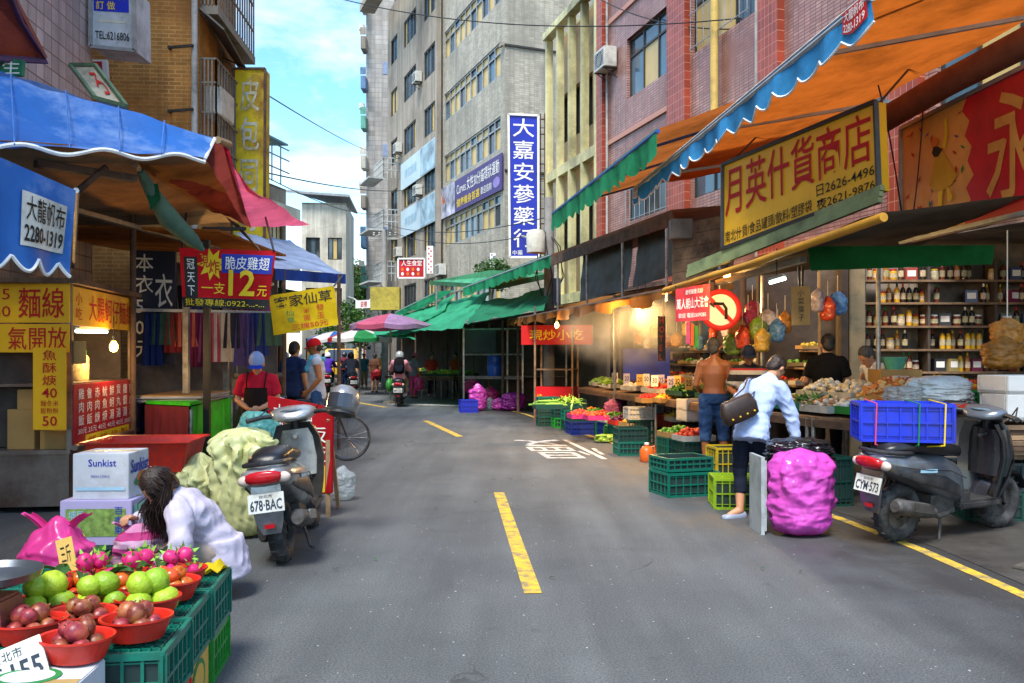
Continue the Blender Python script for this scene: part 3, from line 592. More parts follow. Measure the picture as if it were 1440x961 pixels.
m = MB(); m.box(P(957, 323, 12.0), (.3, .2, .28)); m.build('meter_box', paint('box_grey', '6b6158'), t, bevel=.01)
# low awnings along the stall fronts, hung on long poles
yp = paint('yellow_pole', 'c98f1c', sc=3); low = [V((-.1, 22, 2.45)), V((.3, 20.5, 2.44)), V((1.2, 16, 2.42)), V((2.06, 11.5, 2.4)), V((2.55, 9.2, 2.5)), V((3.05, 7.0, 2.66))]
t = thing('stall_awning', 'low brown tarpaulin awning along the vegetable stalls with a steel front pole', 'awning')
for a, b in zip(low[:3], low[1:4]):
    sheet('canopy', (a+V((2.1, .5, .55)), b+V((2.1, .5, .55)), b, a), cloth('tan_tarp', '8f5f2c', .35), t, .1, .05)
    m = MB(); m.cyl(a, b, .03, n=8); m.build('front_bar', rust, t)
    m = MB(); m.grid(lambda u, v: a.lerp(b, u)+V((-.03+.05*sin(u*31)*(1-v), 0, -.16*(1-v)*(1+.3*sin(u*17)))), 40, 3); m.build('valance', cloth('tan_tarp', '8f5f2c', .35), t)
for k, (x, y) in enumerate(((.45, 20.4), (1.9, 16.6), (3.6, 12.6))): m = MB(); m.cyl((x+.1, y, 0), (x+.1, y, 2.7), .03, n=8); m.build('post', steel, t)
t = thing('stall_awning', 'low awning on a long yellow pole under the yellow shop sign', 'awning')
for a, b in zip(low[3:5], low[4:]):
    sheet('canopy', (a+V((2.3, .3, .35)), b+V((2.3, .3, .35)), b+V((0, 0, .04)), a+V((0, 0, .04))), cloth('dull_tarp', '4a4438', .25), t, .05, .03)
    m = MB(); m.cyl(a, b, .04, n=10); m.build('pole', yp, t)
m = MB(); a, b = P(967, 388, 10.7), P(1238, 281, 7.75)
for z in (0, .055, .11): m.bar(a+V((.02*z*9, 0, z)), b+V((.02*z*9, 0, z)), .05, .05)
m.build('gutter', paint('green_gutter', '8c9a6a'), t, smooth=None)
m = MB(); m.bar(P(1130, 365, 9.0), P(1010, 398, 10.2), .09, .06); m.build('lamp_batten', paint('batten', 'aaa79c'), t)
for x, y in ((4.3, 10.6), (5.2, 7.9)): m = MB(); m.cyl((x+.25, y, 0), (x+.25, y, 2.85), .03, n=8); m.build('post', steel, t)
o = sheet('rolled_tarp', (P(1135, 347, 8.6), P(1398, 345, 8.2), P(1395, 372, 8.2), P(1140, 381, 8.6)), cloth('dark_green_tarp', '14582a', .1), None, .02, .05, f=3)
tag(o, 'dark green rolled-down tarp above the bottle shelves', 'tarpaulin')
# ---------------------------------------------------------------- sign helper
def sign(label, q, mat, texts, th=.06, frame_mat=None, fw=.04, name='sign', cat='sign', group=None, wave=0, patches=(), hang=None):
    """q = TL TR BR BL; texts = (string, box, ink, bold, vertical)"""
    q = [V(p) for p in q]; t = thing(name, label, cat, group=group); nn = (q[1]-q[0]).cross(q[3]-q[0]).normalized()
    base = quadmap(q, 0); wv = (lambda u, v: -nn*(wave*sin(u*9+v*3)+wave*.6*sin(v*7+u*4))) if wave else (lambda u, v: V((0, 0, 0)))
    if wave: m = MB(); m.grid(lambda u, v: base(u, v)+wv(u, v), 30, 12); m.build('panel', mat, t, smooth=80)
    else: m = MB(); m.slab(q, th); m.build('panel', mat, t, smooth=None, bevel=.004)
    if frame_mat and not wave:
        for a, b in ((0, 1), (1, 2), (2, 3), (3, 0)): m = MB(); m.bar(q[a]-nn*.008, q[b]-nn*.008, fw, fw); m.build('frame', frame_mat, t, smooth=None)
    for i_, (bx, mt, *pp) in enumerate(patches): patch(t, lambda u, v: base(u, v)+wv(u, v)-nn*(.003+.0012*i_), bx, mt, nu=8, nv=3, pts=pp[0] if pp else None)
    for tx in texts:
        s_, bx, mt = tx[:3]; letters(t, lambda u, v: base(u, v)+wv(u, v)-nn*(.006+.0012*len(patches)), s_, bx, mt, tx[3] if len(tx) > 3 else .012, tx[4] if len(tx) > 4 else False)
    for h in (hang or ()): m = MB(); m.cyl(h[0], h[1], .012, n=6); m.build('hanger', blackm, t)
    return t
def pq(px4, ys): return [P(x, y, Y) for (x, y), Y in zip(px4, ys)]
signy = M('yellow_sign', C('efb41a'), .4, var=.1, sc=1.5, bump=.02, dirt=C('d09a14'), dirts=.3, spec=.5); signb = M('blue_sign', C('1c2fae'), .35, var=.08, sc=1, bump=.02, dirt=C('1a2470'), dirts=.2); signr = M('red_sign', C('cc1a28'), .4, var=.1, sc=1.5, bump=.02, dirt=C('7e0f18'), dirts=.25); signo = M('orange_sign', C('e0a24c'), .45, var=.1, sc=1.5, bump=.02, dirt=C('a06a2a'), dirts=.3)
ban_y = cloth('yellow_banner', 'd8b81c', .2, bump=.1); ban_r = cloth('red_banner', 'c01c26', .2, bump=.1); ban_p = cloth('rose_banner', 'c8404a', .2, bump=.1)
sign('yellow shop sign with red characters and black telephone numbers under the blue scalloped awning', pq([(1017, 232), (1232, 143), (1237, 268), (1017, 350)], (10, 7.8, 7.8, 10)), signy,
     [('月英什貨商店', (.02, .36, .97, .94), ink['red'], .02), ('日2626-4496', (.66, .19, .98, .32), ink['black'], .01), ('夜2621-9876', (.66, .03, .98, .16), ink['black'], .01), ('南北什貨/食品罐頭/飲料/塑膠袋', (.02, .05, .63, .19), ink['black'], .01)], th=.12, frame_mat=alud,
     hang=((P(1232, 150, 7.9), V((4.4, 9.2, 4.75))), (P(1017, 240, 10.1), V((3.6, 11.5, 4.78)))))
q = pq([(1268, 181), (1470, 80), (1470, 293), (1268, 341)], (9.2, 6.95, 6.95, 9.2))
t = sign('orange and red shop sign with a drawn dancer and confetti above the bottle shop', q, signo, [('永', (.66, .12, .98, .9), signo, .03)], th=.14, frame_mat=alu, patches=[((.52, 0, 1, 1), signr, [(.0, 0), (1, 0), (1, 1), (0.02, 1), (-.06, .9), (.05, .8), (-.02, .7), (.08, .6), (.02, .5), (.11, .38), (.0, .3), (.07, .2), (-.04, .1)])])
fm = quadmap(q, .01); rc = random.Random(2); _k = 0
for pts, mt in (([(.24, .62), (.27, .66), (.285, .6), (.33, .42), (.31, .36), (.27, .33), (.23, .36), (.215, .42)], 'gold'), ([(.235, .72), (.255, .7), (.272, .66), (.255, .62), (.238, .63), (.228, .67)], 'black'), ([(.285, .66), (.295, .78), (.29, .9), (.28, .9), (.282, .78), (.272, .68)], 'yellow'), ([(.255, .33), (.275, .34), (.27, .2), (.285, .08), (.27, .08), (.252, .2)], 'yellow'), ([(.29, .35), (.30, .34), (.315, .25), (.30, .22), (.295, .26)], 'yellow'), ([(.225, .76), (.245, .79), (.26, .75), (.25, .71), (.232, .71)], 'orange')):
    _k = _k+1; patch(t, lambda u, v, k_=_k: fm(.04+u*1.1, v)+V((0, 0, 0))-(q[1]-q[0]).cross(q[3]-q[0]).normalized()*.0015*k_, (0, 0, 1, 1), ink[mt], 'printed_figure', pts=[(.255+(a_-.255)*1.7, b_) for a_, b_ in pts])
for k in range(38):
    u, v = rc.uniform(.03, .5), rc.uniform(.06, .94); a = rc.uniform(0, pi); du, dv = .02*cos(a), .035*sin(a); patch(t, fm, (0, 0, 1, 1), ink[rc.choice(['red', 'blue', 'green', 'red'])], 'confetti', pts=[(u-du, v-dv), (u+dv*.3, v-du*.3), (u+du, v+dv), (u-dv*.3, v+du*.3)])
m = MB(); m.tube([P(1238, 172, 9.0), P(1330, 118, 8.1), P(1480, 40, 6.9)], .13, 14); tag(m.build('awning_roll', M('brown_canvas', C('7a4630'), .8, bump=.3)), 'rolled brown canvas along the top of the red and orange sign', 'awning roll')
sign('blue vertical sign with six white characters on the corner of the grey office block', pq([(715, 161), (757, 163), (757, 362), (717, 362)], (28,)*4), signb, [('大嘉安蔘藥行', (.13, .07, .87, .975), ink['white'], .02, True), ('中藥', (.1, .015, .45, .05), ink['white'], 0)], th=.25, frame_mat=ink['white'], fw=.07, hang=((P(757, 180, 28.1), P(768, 180, 28.3)), (P(757, 255, 28.1), P(768, 255, 28.3)), (P(757, 330, 28.1), P(768, 330, 28.3))))
m = MB()
for k in range(10): m.bar(P(757, 168+21*k, 28.12), P(767, 168+21*k, 28.2), .035)
m.bar(P(760, 160, 28.15), P(760, 365, 28.15), .04); m.bar(P(766, 160, 28.2), P(766, 365, 28.2), .04); tag(m.build('sign_ladder', rust), 'rusty ladder bracket holding the blue vertical sign', 'bracket')
sign('red menu box sign with rows of white dots on the street pole', pq([(560, 364), (597, 364), (597, 391), (560, 391)], (38,)*4), signr, [('人生食堂', (.12, .62, .9, .92), ink['white'], .02)], th=.3, frame_mat=ink['white'], fw=.07, patches=[((.1+.2*k, .12+.23*j, .22+.2*k, .3+.23*j), [ink['white'], ink['orange']][(k+j) % 2], [(.5+.45*cos(a), .5+.5*sin(a)) for a in [i*pi/5 for i in range(10)]]) for k in range(4) for j in range(2)])
def spot_sign(label, q, n, base, spots):
    pt = [((.2 if i % 2 else .55, .03+.94*i/n, .45 if i % 2 else .8, .03+.94*(i+.7)/n), spots, [(.5+.5*cos(a), .5+.5*sin(a)) for a in [i_*pi/5 for i_ in range(10)]]) for i in range(n)]
    return sign(label, q, base, [], th=.15, patches=pt)
spot_sign('white narrow sign with red spots', pq([(600, 346), (609, 346), (609, 385), (600, 385)], (37,)*4), 10, ink['white'], ink['red'])
spot_sign('white narrow sign with dark blue spots', pq([(689, 356), (697, 356), (697, 380), (689, 380)], (30,)*4), 8, ink['white'], ink['blue'])
# white sign light box on brick wall, faded tall yellow sign
sign('white light box sign with a blue panel on the orange brick wall', pq([(128, -20), (188, -18), (190, 72), (128, 66)], (12.2, 12.2, 12.2, 12.2)), paint('lightbox_white', 'b8bcc0'), [('學 生 褲\n訂 做', (.12, .62, .82, .92), ink['yellow'], .01), ('TEL:6216806', (.1, .14, .88, .27), ink['black'], .01)], th=.55, frame_mat=alu, fw=.05, patches=[((.06, .59, .88, .95), signb), ((.15, .4, .8, .47), paint('faded_arrow', 'cfc9b0'), [(0, .5), (.15, 1), (.15, .7), (1, .7), (1, .3), (.15, .3), (.15, 0)])], hang=((P(128, 20, 12.4), P(100, 20, 12.6)), (P(128, 30, 12.4), P(100, 30, 12.6))))
ry = M('rusted_yellow_sign', C('d0b81a'), .6, var=.12, sc=3, bump=.1, dirt=C('7a4a1e'), dirts=.55)
sign('tall faded yellow sign with peeling white characters and rust streaks', pq([(329, 97), (373, 97), (372, 335), (326, 335)], (15.6,)*4), ry, [('皮包同行', (.2, .04, .82, .95), M('peeling_white', C('c4c4b4'), .8, var=.3, sc=9, dirt=C('9a8a3a'), dirts=.6), .035, True)], th=.3, frame_mat=rust, fw=.04, hang=((P(345, 95, 15.7), P(310, 80, 15.8)), (P(328, 200, 15.7), P(310, 200, 15.8))))
sign('tilted white box sign with a red mark beside the orange brick wall', pq([(99, 92), (134, 92), (178, 150), (134, 138)], (10.6, 10.4, 9.6, 9.8)), paint('cream_box', 'b9b29c'), [('ろ', (.45, .2, .8, .8), ink['red'], .02)], th=.2, frame_mat=paint('green_rim', '5c7a5a'))
sign('small red notice plate on the orange brick wall', pq([(105, 84), (150, 84), (152, 112), (105, 108)], (13.6,)*4), ink['white'], [], patches=[((.08, .3, .85, .9), ink['red'])])
# ------------------------------------------------ left canopies
bluetarp = M('blue_tarp', C('2a6fc4'), .45, var=.12, sc=2, bump=.25, bsc=9, spec=.5, trans=.3, dirt=C('9dbbe6'), dirts=.5); tanlin = cloth('tan_lining', 'b87f44', .5); maroon = cloth('maroon_tarp', '9a443c', .45); pink = cloth('pink_tarp', 'e86a8c', .5); red_t = cloth('crimson_edge', 'c02040', .3)  # blue_tarp: the pale blotches paint sun glare into the canvas colour
t = thing('canopy', 'large blue tarpaulin canopy with white edging and tan lining above the noodle cart', 'canopy')
bq = [P(-70, 82, 7.2), P(302, 195, 7.95), P(288, 224, 7.6), P(-70, 203, 6.0)]
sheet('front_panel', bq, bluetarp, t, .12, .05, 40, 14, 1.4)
m = MB(); fmq = quadmap(bq, .0)
for u in (.22, .42, .62, .8): ms_ = MB(); ms_.tube([fmq(u, i/8)+V((0, -.035, .02)) for i in range(9)], .006, 5); ms_.build('seam', M('seam_blue', C('3f6fb4'), .7), t)
m = MB(); pts = [fmq(i/40, 0)-V((0, 0, .03*sin(i*.5))) for i in range(41)]; m.tube(pts, .018, 6); m.build('edging', wtrim, t)
m = MB(); m.tube([fmq(1, i/6) for i in range(7)], .016, 6); m.build('edging', wtrim, t)
sheet('lining', [P(-70, 200, 6.1)+V((0, 0, .05)), P(287, 222, 7.7), P(345, 312, 11.6), P(60, 322, 11.4)], tanlin, t, .08, .03)
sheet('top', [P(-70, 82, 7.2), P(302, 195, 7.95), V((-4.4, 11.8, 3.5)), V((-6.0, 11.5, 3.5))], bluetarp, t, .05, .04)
m = MB(); m.bar(P(50, 230, 7.0), P(190, 252, 7.6), .1, .06); m.build('beam', rust, t); m = MB(); m.bar(P(105, 296, 9), P(310, 352, 12), .08, .05); m.build('beam', steel, t); m = MB(); m.bar(P(285, 322, 10.5), P(345, 322, 10.8), .07, .04); m.build('beam', blackm, t)
m = MB(); m.cyl(P(187, 240, 10.1), (P(187, 240, 10.1).x, 10.1, 0), .035, n=10); m.build('post', rust, t); m = MB(); m.cyl(P(190, 232, 7.5), P(215, 262, 8.0), .03, n=8); m.build('strut', plank, t); m = MB(); m.cyl(P(306, 197, 8.0), P(322, 203, 8.3), .035, n=8); m.build('pole_end', plank, t)
m = MB(); m.cyl(P(150, 235, 7.3), (P(150, 235, 7.3).x-1.2, 7.4, 2.2), .03, n=8); m.build('strut', rust, t)
o = sheet('side_tarp', [P(190, 229, 7.5), P(316, 203, 8.2), P(352, 318, 11.4), P(300, 296, 10.6)], maroon, None, .1, .06); tag(o, 'maroon tarpaulin flap hanging below the blue canopy corner', 'tarpaulin')
o = sheet('side_tarp', [P(314, 207, 8.2), P(345, 262, 9.6), P(436, 318, 12.6), P(352, 317, 11.4)], pink, None, .06, .05); tag(o, 'pink tarpaulin tail trailing from the blue canopy', 'tarpaulin')
o = sheet('side_tarp', [P(314, 206, 8.15), P(322, 210, 8.3), P(346, 300, 10.9), P(335, 285, 10.6)], red_t, None, .02, .03); tag(o, 'narrow crimson strip between the maroon and pink tarps', 'tarpaulin')
m = MB(); m.tube([P(197, 240, 7.6), P(212, 268, 7.8), P(238, 308, 8.1), P(270, 338, 8.4), P(286, 352, 8.5)], [.035, .06, .1, .075, .02], 10); t = thing('closed_umbrella', 'folded green and grey umbrella hanging slantwise under the blue canopy', 'umbrella')
o = m.build('folded_cover', cloth('grey_green_cloth', '5d7d6c', .1), t); m = MB(); m.add([P(203, 262, 7.75), P(222, 258, 7.75), P(226, 280, 7.8), P(212, 297, 7.8)], [(0, 1, 2, 3)]); m.build('loose_flap', cloth('green_flap', '1f5a3c', .2), t)
# small near awning with printed phone panel
t = thing('awning', 'small blue awning with a scalloped hem and a white printed telephone panel', 'awning')
nq = [P(-60, 195, 4.8), P(107, 268, 5.6), P(97, 372, 5.6), P(-60, 345, 4.8)]; nb = quadmap(nq, 0); nv_ = (nq[1]-nq[0]).cross(nq[3]-nq[0]).normalized()
def nf(u, v, off=0): return nb(u, v if v > 0 else 0)+V((0, 0, min(0, v)*.35*abs(sin(u*pi*4.4))))-nv_*(off+.02*sin(u*13)*(1-v))
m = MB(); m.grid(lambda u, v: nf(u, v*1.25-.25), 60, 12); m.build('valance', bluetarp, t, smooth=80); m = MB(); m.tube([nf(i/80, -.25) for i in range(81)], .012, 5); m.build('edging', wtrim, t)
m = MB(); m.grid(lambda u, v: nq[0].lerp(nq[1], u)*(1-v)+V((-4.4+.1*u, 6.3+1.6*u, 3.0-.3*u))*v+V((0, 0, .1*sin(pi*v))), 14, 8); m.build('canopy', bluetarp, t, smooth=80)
mm_ = MB(); lab = lambda u, v: nf(.5+.42*u, .12+.62*v, .015); mm_.grid(lab, 12, 4); mm_.build('printed_panel', paint('grimy_white', 'cfcdc4', sc=7), t); lb2 = lambda u, v: nf(.5+.42*u, .12+.62*v, .022)
letters(t, lb2, '大龍帆布', (.08, .48, .96, .94), ink['black'], .015); letters(t, lb2, '2280-1319', (.05, .08, .96, .40), ink['black'], .02)
for a, b in ((nq[0], (-4.3, 8.3, 2.6)), (nq[1], (-4.32, 8.4, 2.4))): m = MB(); m.cyl(a, b, .02, n=6); m.build('arm', steel, t)
# further left awnings
t = thing('awning', 'pale blue awning with a blue valance above the yellow banner', 'awning')
sheet('canopy', [P(330, 326, 15), P(408, 338, 17), P(485, 386, 14), P(388, 378, 12)], cloth('faded_blue', '9fb2d4', .3), t, .05, .04)
m = MB(); a, b = P(388, 378, 12), P(485, 386, 14); m.grid(lambda u, v: a.lerp(b, u)+V((.02*sin(u*20), -.02, -.16*(1-v))), 20, 2); m.build('valance', cloth('mid_blue', '2f55b0', .25), t)
for x in (.1, .9): m = MB(); c = a.lerp(b, x); m.cyl(c, (c.x, c.y, 0), .03, n=8); m.build('post', rust, t)
m = MB(); m.grid(lambda u, v: P(318, 306, 11).lerp(P(338, 318, 11), u).lerp(P(366, 352, 12), v)+V((0, 0, .015*sin(u*50))), 30, 4); tag(m.build('corrugated_sheet', steel), 'small corrugated roof sheet beside the maroon tarp', 'roof sheet')
m = MB(); rr = P(20, 40, 8.6); t = thing('roof_hood', 'red brown tiled hood with a purple edge jutting from the lilac tiled house', 'roof')
m.slab([P(-40, -30, 8.2), P(0, -40, 8.2), P(64, 84, 9.3), P(-40, 78, 8.6)], .08); m.build('slope', M('red_brown_roof', C('8a3a24'), .6, var=.2, wave=('Z', 12)), t, smooth=None); m = MB(); m.tube([P(0, -40, 8.15), P(30, 30, 8.8), P(64, 86, 9.25), P(-40, 80, 8.55)], .04, 6); m.build('edge', paint('purple_edge', '5c3f5e'), t)
sign('green round sign with white strokes under the red brown hood', pq([(-20, 80), (32, 84), (30, 106), (-20, 108)], (8.9,)*4), paint('sign_green', '1f7a55'), [('生', (.45, .1, .95, .9), ink['white'], .02)])
# ------------------------------------------------ left stall signs
sign('red banner with a starburst and a big yellow 12 beside the dark shop banner', pq([(252, 349), (388, 353), (377, 436), (258, 432)], (8.8, 8.9, 8.9, 8.8)), ban_r, [('冠天下', (.07, .2, .15, .82), ink['white'], .01, True), ('現', (.2, .68, .30, .9), ink['red'], .02), ('炸', (.30, .58, .42, .82), ink['red'], .03), ('脆皮雞翅', (.48, .66, .95, .88), ink['white'], .02), ('12', (.52, .22, .82, .66), ink['yellow'], .02), ('一支', (.22, .24, .48, .44), ink['yellow'], .01), ('元', (.85, .22, .96, .4), ink['yellow'], .02), ('批發專線:0922-...-...', (.03, .03, .95, .15), ink['yellow'], .0)], wave=.012,
     patches=[((0, 0, 1, .17), ink['black']), ((.04, .17, .18, .86), ink['black']), ((.17, .46, .5, 1.02), ink['yellow'], [(.5+.5*cos(a)*(1 if k % 2 else .55), .5+.5*sin(a)*(1 if k % 2 else .55)) for k, a in enumerate([i*pi/9 for i in range(18)])]), ((.44, .6, .98, .92), ink['blue'])], hang=((P(256, 349, 8.8), P(262, 300, 9.2)), (P(385, 353, 8.9), P(372, 300, 11.5))))
sign('yellow banner with black and red characters hung beside the pale blue awning', pq([(378, 416), (470, 402), (476, 457), (385, 472)], (10.5, 10.8, 10.8, 10.5)), ban_y, [('客家仙草', (.06, .64, .94, .93), ink['black'], .02), ('仙\n草', (.22, .24, .34, .56), ink['green'], .01), ('米\n圓', (.48, .24, .58, .56), ink['red'], .0), ('發\n玉', (.68, .24, .80, .6), ink['red'], .01), ('三塊50元', (.28, .05, .84, .2), ink['red'], .01)], wave=.008, hang=((P(380, 416, 10.5), P(378, 375, 12)), (P(470, 402, 10.8), P(482, 388, 14))))
sign('dark shop banner with large white characters behind the clothes stall posts', pq([(188, 352), (246, 354), (246, 512), (188, 512)], (11.5,)*4), M('dark_blue_print', C('20263f'), .5, var=.2), [('本衣50元', (.05, .06, .48, .97), ink['white'], .02, True), ('衣', (.52, .5, .95, .8), ink['white'], .02)])
# ------------------------------------------------ notice signs, right
sign('red cloth notice with white characters hanging from the yellow pole', pq([(950, 407), (998, 399), (998, 450), (950, 453)], (10.6, 10.4, 10.4, 10.6)), ban_p, [('慶祝廟會活動', (.3, .78, .8, .92), ink['white'], 0), ('萬人朝山大法會', (.04, .36, .97, .68), ink['white'], .02), ('歡迎 電話2609285', (.1, .1, .9, .24), ink['white'], 0)], wave=.006, hang=((P(951, 407, 10.6), P(950, 402, 10.6)), (P(997, 399, 10.4), P(998, 388, 10.4))))
t = thing('road_sign', 'round no-left-turn road sign with a red ring hung behind the red notice', 'road sign')
c = P(1013, 436, 11.2); m = MB(); m.lathe([(0, .012), (.27, .012), (.27, 0)], 40, c, Matrix.Rotation(pi/2, 3, 'X')); m.build('disc', ink['white'], t, smooth=30)
m = MB(); m.torus(c+V((0, -.016, 0)), (0, 1, 0), .24, .034, 40, 6, flat=.3); m.build('ring', ink['red'], t); m = MB(); m.bar(c+V((-.16, -.022, .17)), c+V((.16, -.022, -.17)), .012, .05); m.build('slash', ink['red'], t)
m = MB(); m.tube([c+V((.07, -.018, -.12)), c+V((.07, -.018, .02)), c+V((.03, -.018, .08)), c+V((-.1, -.018, .08))], .022, 6); m.add([c+V((-.16, -.02, .08)), c+V((-.08, -.02, .14)), c+V((-.08, -.02, .02))], [(0, 1, 2)]); m.build('arrow', ink['black'], t); m = MB(); m.cyl((c.x, c.y+.05, c.z-.2), (c.x, c.y+.05, 2.75), .025, n=10); m.build('hanging_bracket', steel, t)
sign('brown cardboard note hanging on strings beneath the yellow pole', pq([(1112, 403), (1139, 402), (1140, 457), (1113, 458)], (8.8,)*4), M('cardboard', C('a87a42'), .85, var=.12, bump=.1), [('小\n菜\n葉\n子', (.35, .12, .68, .9), ink['black'], -.005)], th=.006, hang=((P(1124, 403, 8.8), P(1123, 375, 8.8)), (P(1128, 403, 8.8), P(1129, 375, 8.8))))
sign('red vertical hotel lettering board in the dark shopfront', pq([(925, 445), (936, 445), (936, 508), (925, 508)], (13.0,)*4), dark, [('HOTEL', (.15, .02, .85, .98), M('faded_red_letters', C('b0402a'), .5), .03, True)], th=.04)
# ================================================================== STALL STRUCTURES
def ex(Y):
    for a, b in zip(edge, edge[1:]):
        if a[1] <= Y <= b[1]: return a[0]+(b[0]-a[0])*(Y-a[1])/(b[1]-a[1])
    return edge[0][0] if Y < edge[0][1] else edge[-1][0]-.5*(Y-edge[-1][1])
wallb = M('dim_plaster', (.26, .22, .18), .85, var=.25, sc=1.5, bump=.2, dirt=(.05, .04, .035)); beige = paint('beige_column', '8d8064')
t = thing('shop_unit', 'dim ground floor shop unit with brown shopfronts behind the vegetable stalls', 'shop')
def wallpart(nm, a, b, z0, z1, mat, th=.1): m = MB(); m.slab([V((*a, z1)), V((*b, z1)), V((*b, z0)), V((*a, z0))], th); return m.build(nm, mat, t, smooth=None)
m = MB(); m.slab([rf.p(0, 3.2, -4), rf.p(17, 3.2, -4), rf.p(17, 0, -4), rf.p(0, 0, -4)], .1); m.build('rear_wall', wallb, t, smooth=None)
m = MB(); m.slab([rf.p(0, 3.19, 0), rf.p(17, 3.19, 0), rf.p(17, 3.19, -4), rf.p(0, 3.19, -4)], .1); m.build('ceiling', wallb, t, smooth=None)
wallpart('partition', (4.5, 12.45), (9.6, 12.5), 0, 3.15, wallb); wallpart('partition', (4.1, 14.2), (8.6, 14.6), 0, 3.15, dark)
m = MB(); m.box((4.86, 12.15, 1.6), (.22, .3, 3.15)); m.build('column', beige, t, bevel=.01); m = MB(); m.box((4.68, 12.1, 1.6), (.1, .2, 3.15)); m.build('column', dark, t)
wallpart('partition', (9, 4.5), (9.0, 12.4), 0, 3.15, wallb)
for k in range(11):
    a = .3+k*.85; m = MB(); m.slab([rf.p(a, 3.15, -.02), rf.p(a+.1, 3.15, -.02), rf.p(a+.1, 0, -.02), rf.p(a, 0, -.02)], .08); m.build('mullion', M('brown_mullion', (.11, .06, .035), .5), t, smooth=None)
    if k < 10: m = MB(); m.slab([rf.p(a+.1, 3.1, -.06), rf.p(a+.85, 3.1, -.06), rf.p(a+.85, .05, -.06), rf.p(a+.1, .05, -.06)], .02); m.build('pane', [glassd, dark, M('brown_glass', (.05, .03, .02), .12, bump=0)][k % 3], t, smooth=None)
# bottle shelves facing the street corner
t = thing('bottle_shelves', 'tall shelf unit packed with bottles and jars in the dim shop', 'shelves')
SHZ = [.95, 1.28, 1.60, 1.93, 2.26, 2.58]
for z in SHZ: m = MB(); m.box((6.35, 12.22, z), (2.75, .34, .03)); m.build('shelf', wood, t)
for x in (4.99, 5.9, 6.85, 7.7): m = MB(); m.box((x, 12.22, 1.45), (.035, .3, 2.9)); m.build('upright', dark, t)
shelfitems = []
def bottle_mesh(prof, mats, split):
    m = MB(); m.lathe(prof[:split+1], 10, mi=0); m.lathe(prof[split:], 10, mi=1); rb = prof[2][0]+.001; m.lathe([(rb, prof[3][1]*.3), (rb, prof[3][1]*.82)], 10, mi=2); mats = mats+[M('label_paper', C('b8a888'), .7, rnd=.35, var=.5, sc=40, bump=0)]; return m.mesh('bottle', mats, 50)
bprof = [(.001, 0), (.036, 0), (.038, .01), (.038, .17), (.03, .2), (.014, .225), (.014, .27), (.001, .275)]
bmat = [M('bottle_brown', (.05, .02, .01), .12, var=.2, bump=0), M('bottle_dark', (.015, .015, .012), .1, bump=0), M('bottle_amber', (.30, .12, .02), .15, bump=0), M('bottle_sauce', (.16, .03, .015), .15, bump=0), M('jar_yellow', C('c89a1a'), .3, bump=0)]
caps = [ink['red'], ink['white'], ink['gold'], ink['green'], ink['black']]
bms = [bottle_mesh(bprof, [b, c], 5) for b, c in zip(bmat, caps)]
jprof = [(.001, 0), (.05, 0), (.055, .012), (.055, .12), (.045, .135), (.05, .138), (.05, .16), (.001, .163)]; jms = [bottle_mesh(jprof, [b, c], 5) for b, c in zip([bmat[4], bmat[3], M('jar_pale', (.4, .35, .25), .3, bump=0)], caps)]
carton_m = []
for k, h in enumerate(('a03a2a', '3a4a7a', '9a8a5a', '2c2c34', '7a2a4a')):
    m = MB(); m.box((0, 0, .09), (.16, .1, .18)); m.box((0, -.051, .1), (.12, .004, .09), mi=1); carton_m.append(m.mesh('carton', [plastic('carton'+str(k), h), ink['white']], 30, .003))
r = random.Random(5); SHN = ['lowest', 'second', 'third', 'fourth', 'fifth', 'top']; BC = ['brown', 'black', 'amber', 'dark red', 'yellow']; CC = ['red', 'white', 'gold', 'green', 'black']; JC = ['yellow', 'dark red', 'pale']; KC = ['brick red', 'blue', 'tan', 'black', 'plum']
for zi, z in enumerate(SHZ):
    x = 5.06
    while x < 7.65:
        if min(abs(x-q) for q in (5.9, 6.85)) < .06: x += .07; continue
        k = r.random()
        if k < .12: x += r.uniform(.08, .3); continue
        if k < .62: q = r.randrange(5); me, nm, lb, dx = bms[q], 'bottle', f'{BC[q]} bottle with a {CC[q]} cap on the {SHN[zi]} shop shelf', .085
        elif k < .82: q = r.randrange(3); me, nm, lb, dx = jms[q], 'jar', f'{JC[q]} jar with a lid on the {SHN[zi]} shop shelf', .12
        else: q = r.randrange(5); me, nm, lb, dx = carton_m[q], 'carton', f'{KC[q]} carton with a white panel on the {SHN[zi]} shop shelf', .18
        o = obj(nm, me, None, (x+dx/2, 12.2+r.uniform(-.05, .05), z+.016)); o.rotation_euler.z = r.uniform(-.3, .3); tag(o, lb, nm, lb); x += dx+r.uniform(0, .02)
# tables
def table(label, pts, depth, z, dirv, legs=True, mat=None, name='stall_table', slope=0):
    t = thing(name, label, 'table'); d = V((*dirv, 0))*depth; p = [V((*q, z)) for q in pts]
    for a, b in zip(p, p[1:]):
        for k in range(5):
            u0, u1 = k/5, (k+.94)/5; m = MB(); m.slab([a+d*u0+V((0, 0, slope*u0)), b+d*u0+V((0, 0, slope*u0)), b+d*u1+V((0, 0, slope*u1)), a+d*u1+V((0, 0, slope*u1))], .03); m.build('plank', mat or wood, t, smooth=None)
        m = MB(); m.bar(a-V((0, 0, .07)), b-V((0, 0, .07)), .04, .08); m.build('front_rail', rust, t)
        for q in (a.lerp(b, .04), a.lerp(b, .96), a.lerp(b, .04)+d*.92, a.lerp(b, .96)+d*.92): m = MB(); m.cyl((q.x, q.y, 0), (q.x, q.y, q.z-.02+(slope*.9 if q.y > a.lerp(b, .96).y+.3 else 0)), .022, n=8); m.build('leg', steel, t)
    return t
T1 = [(ex(Y)+.62, Y) for Y in (12.4, 14.6, 16.8, 19.2)]
table('long vegetable table along the misty stall on steel legs', T1, 1.5, .80, (.96, .28), slope=.14)
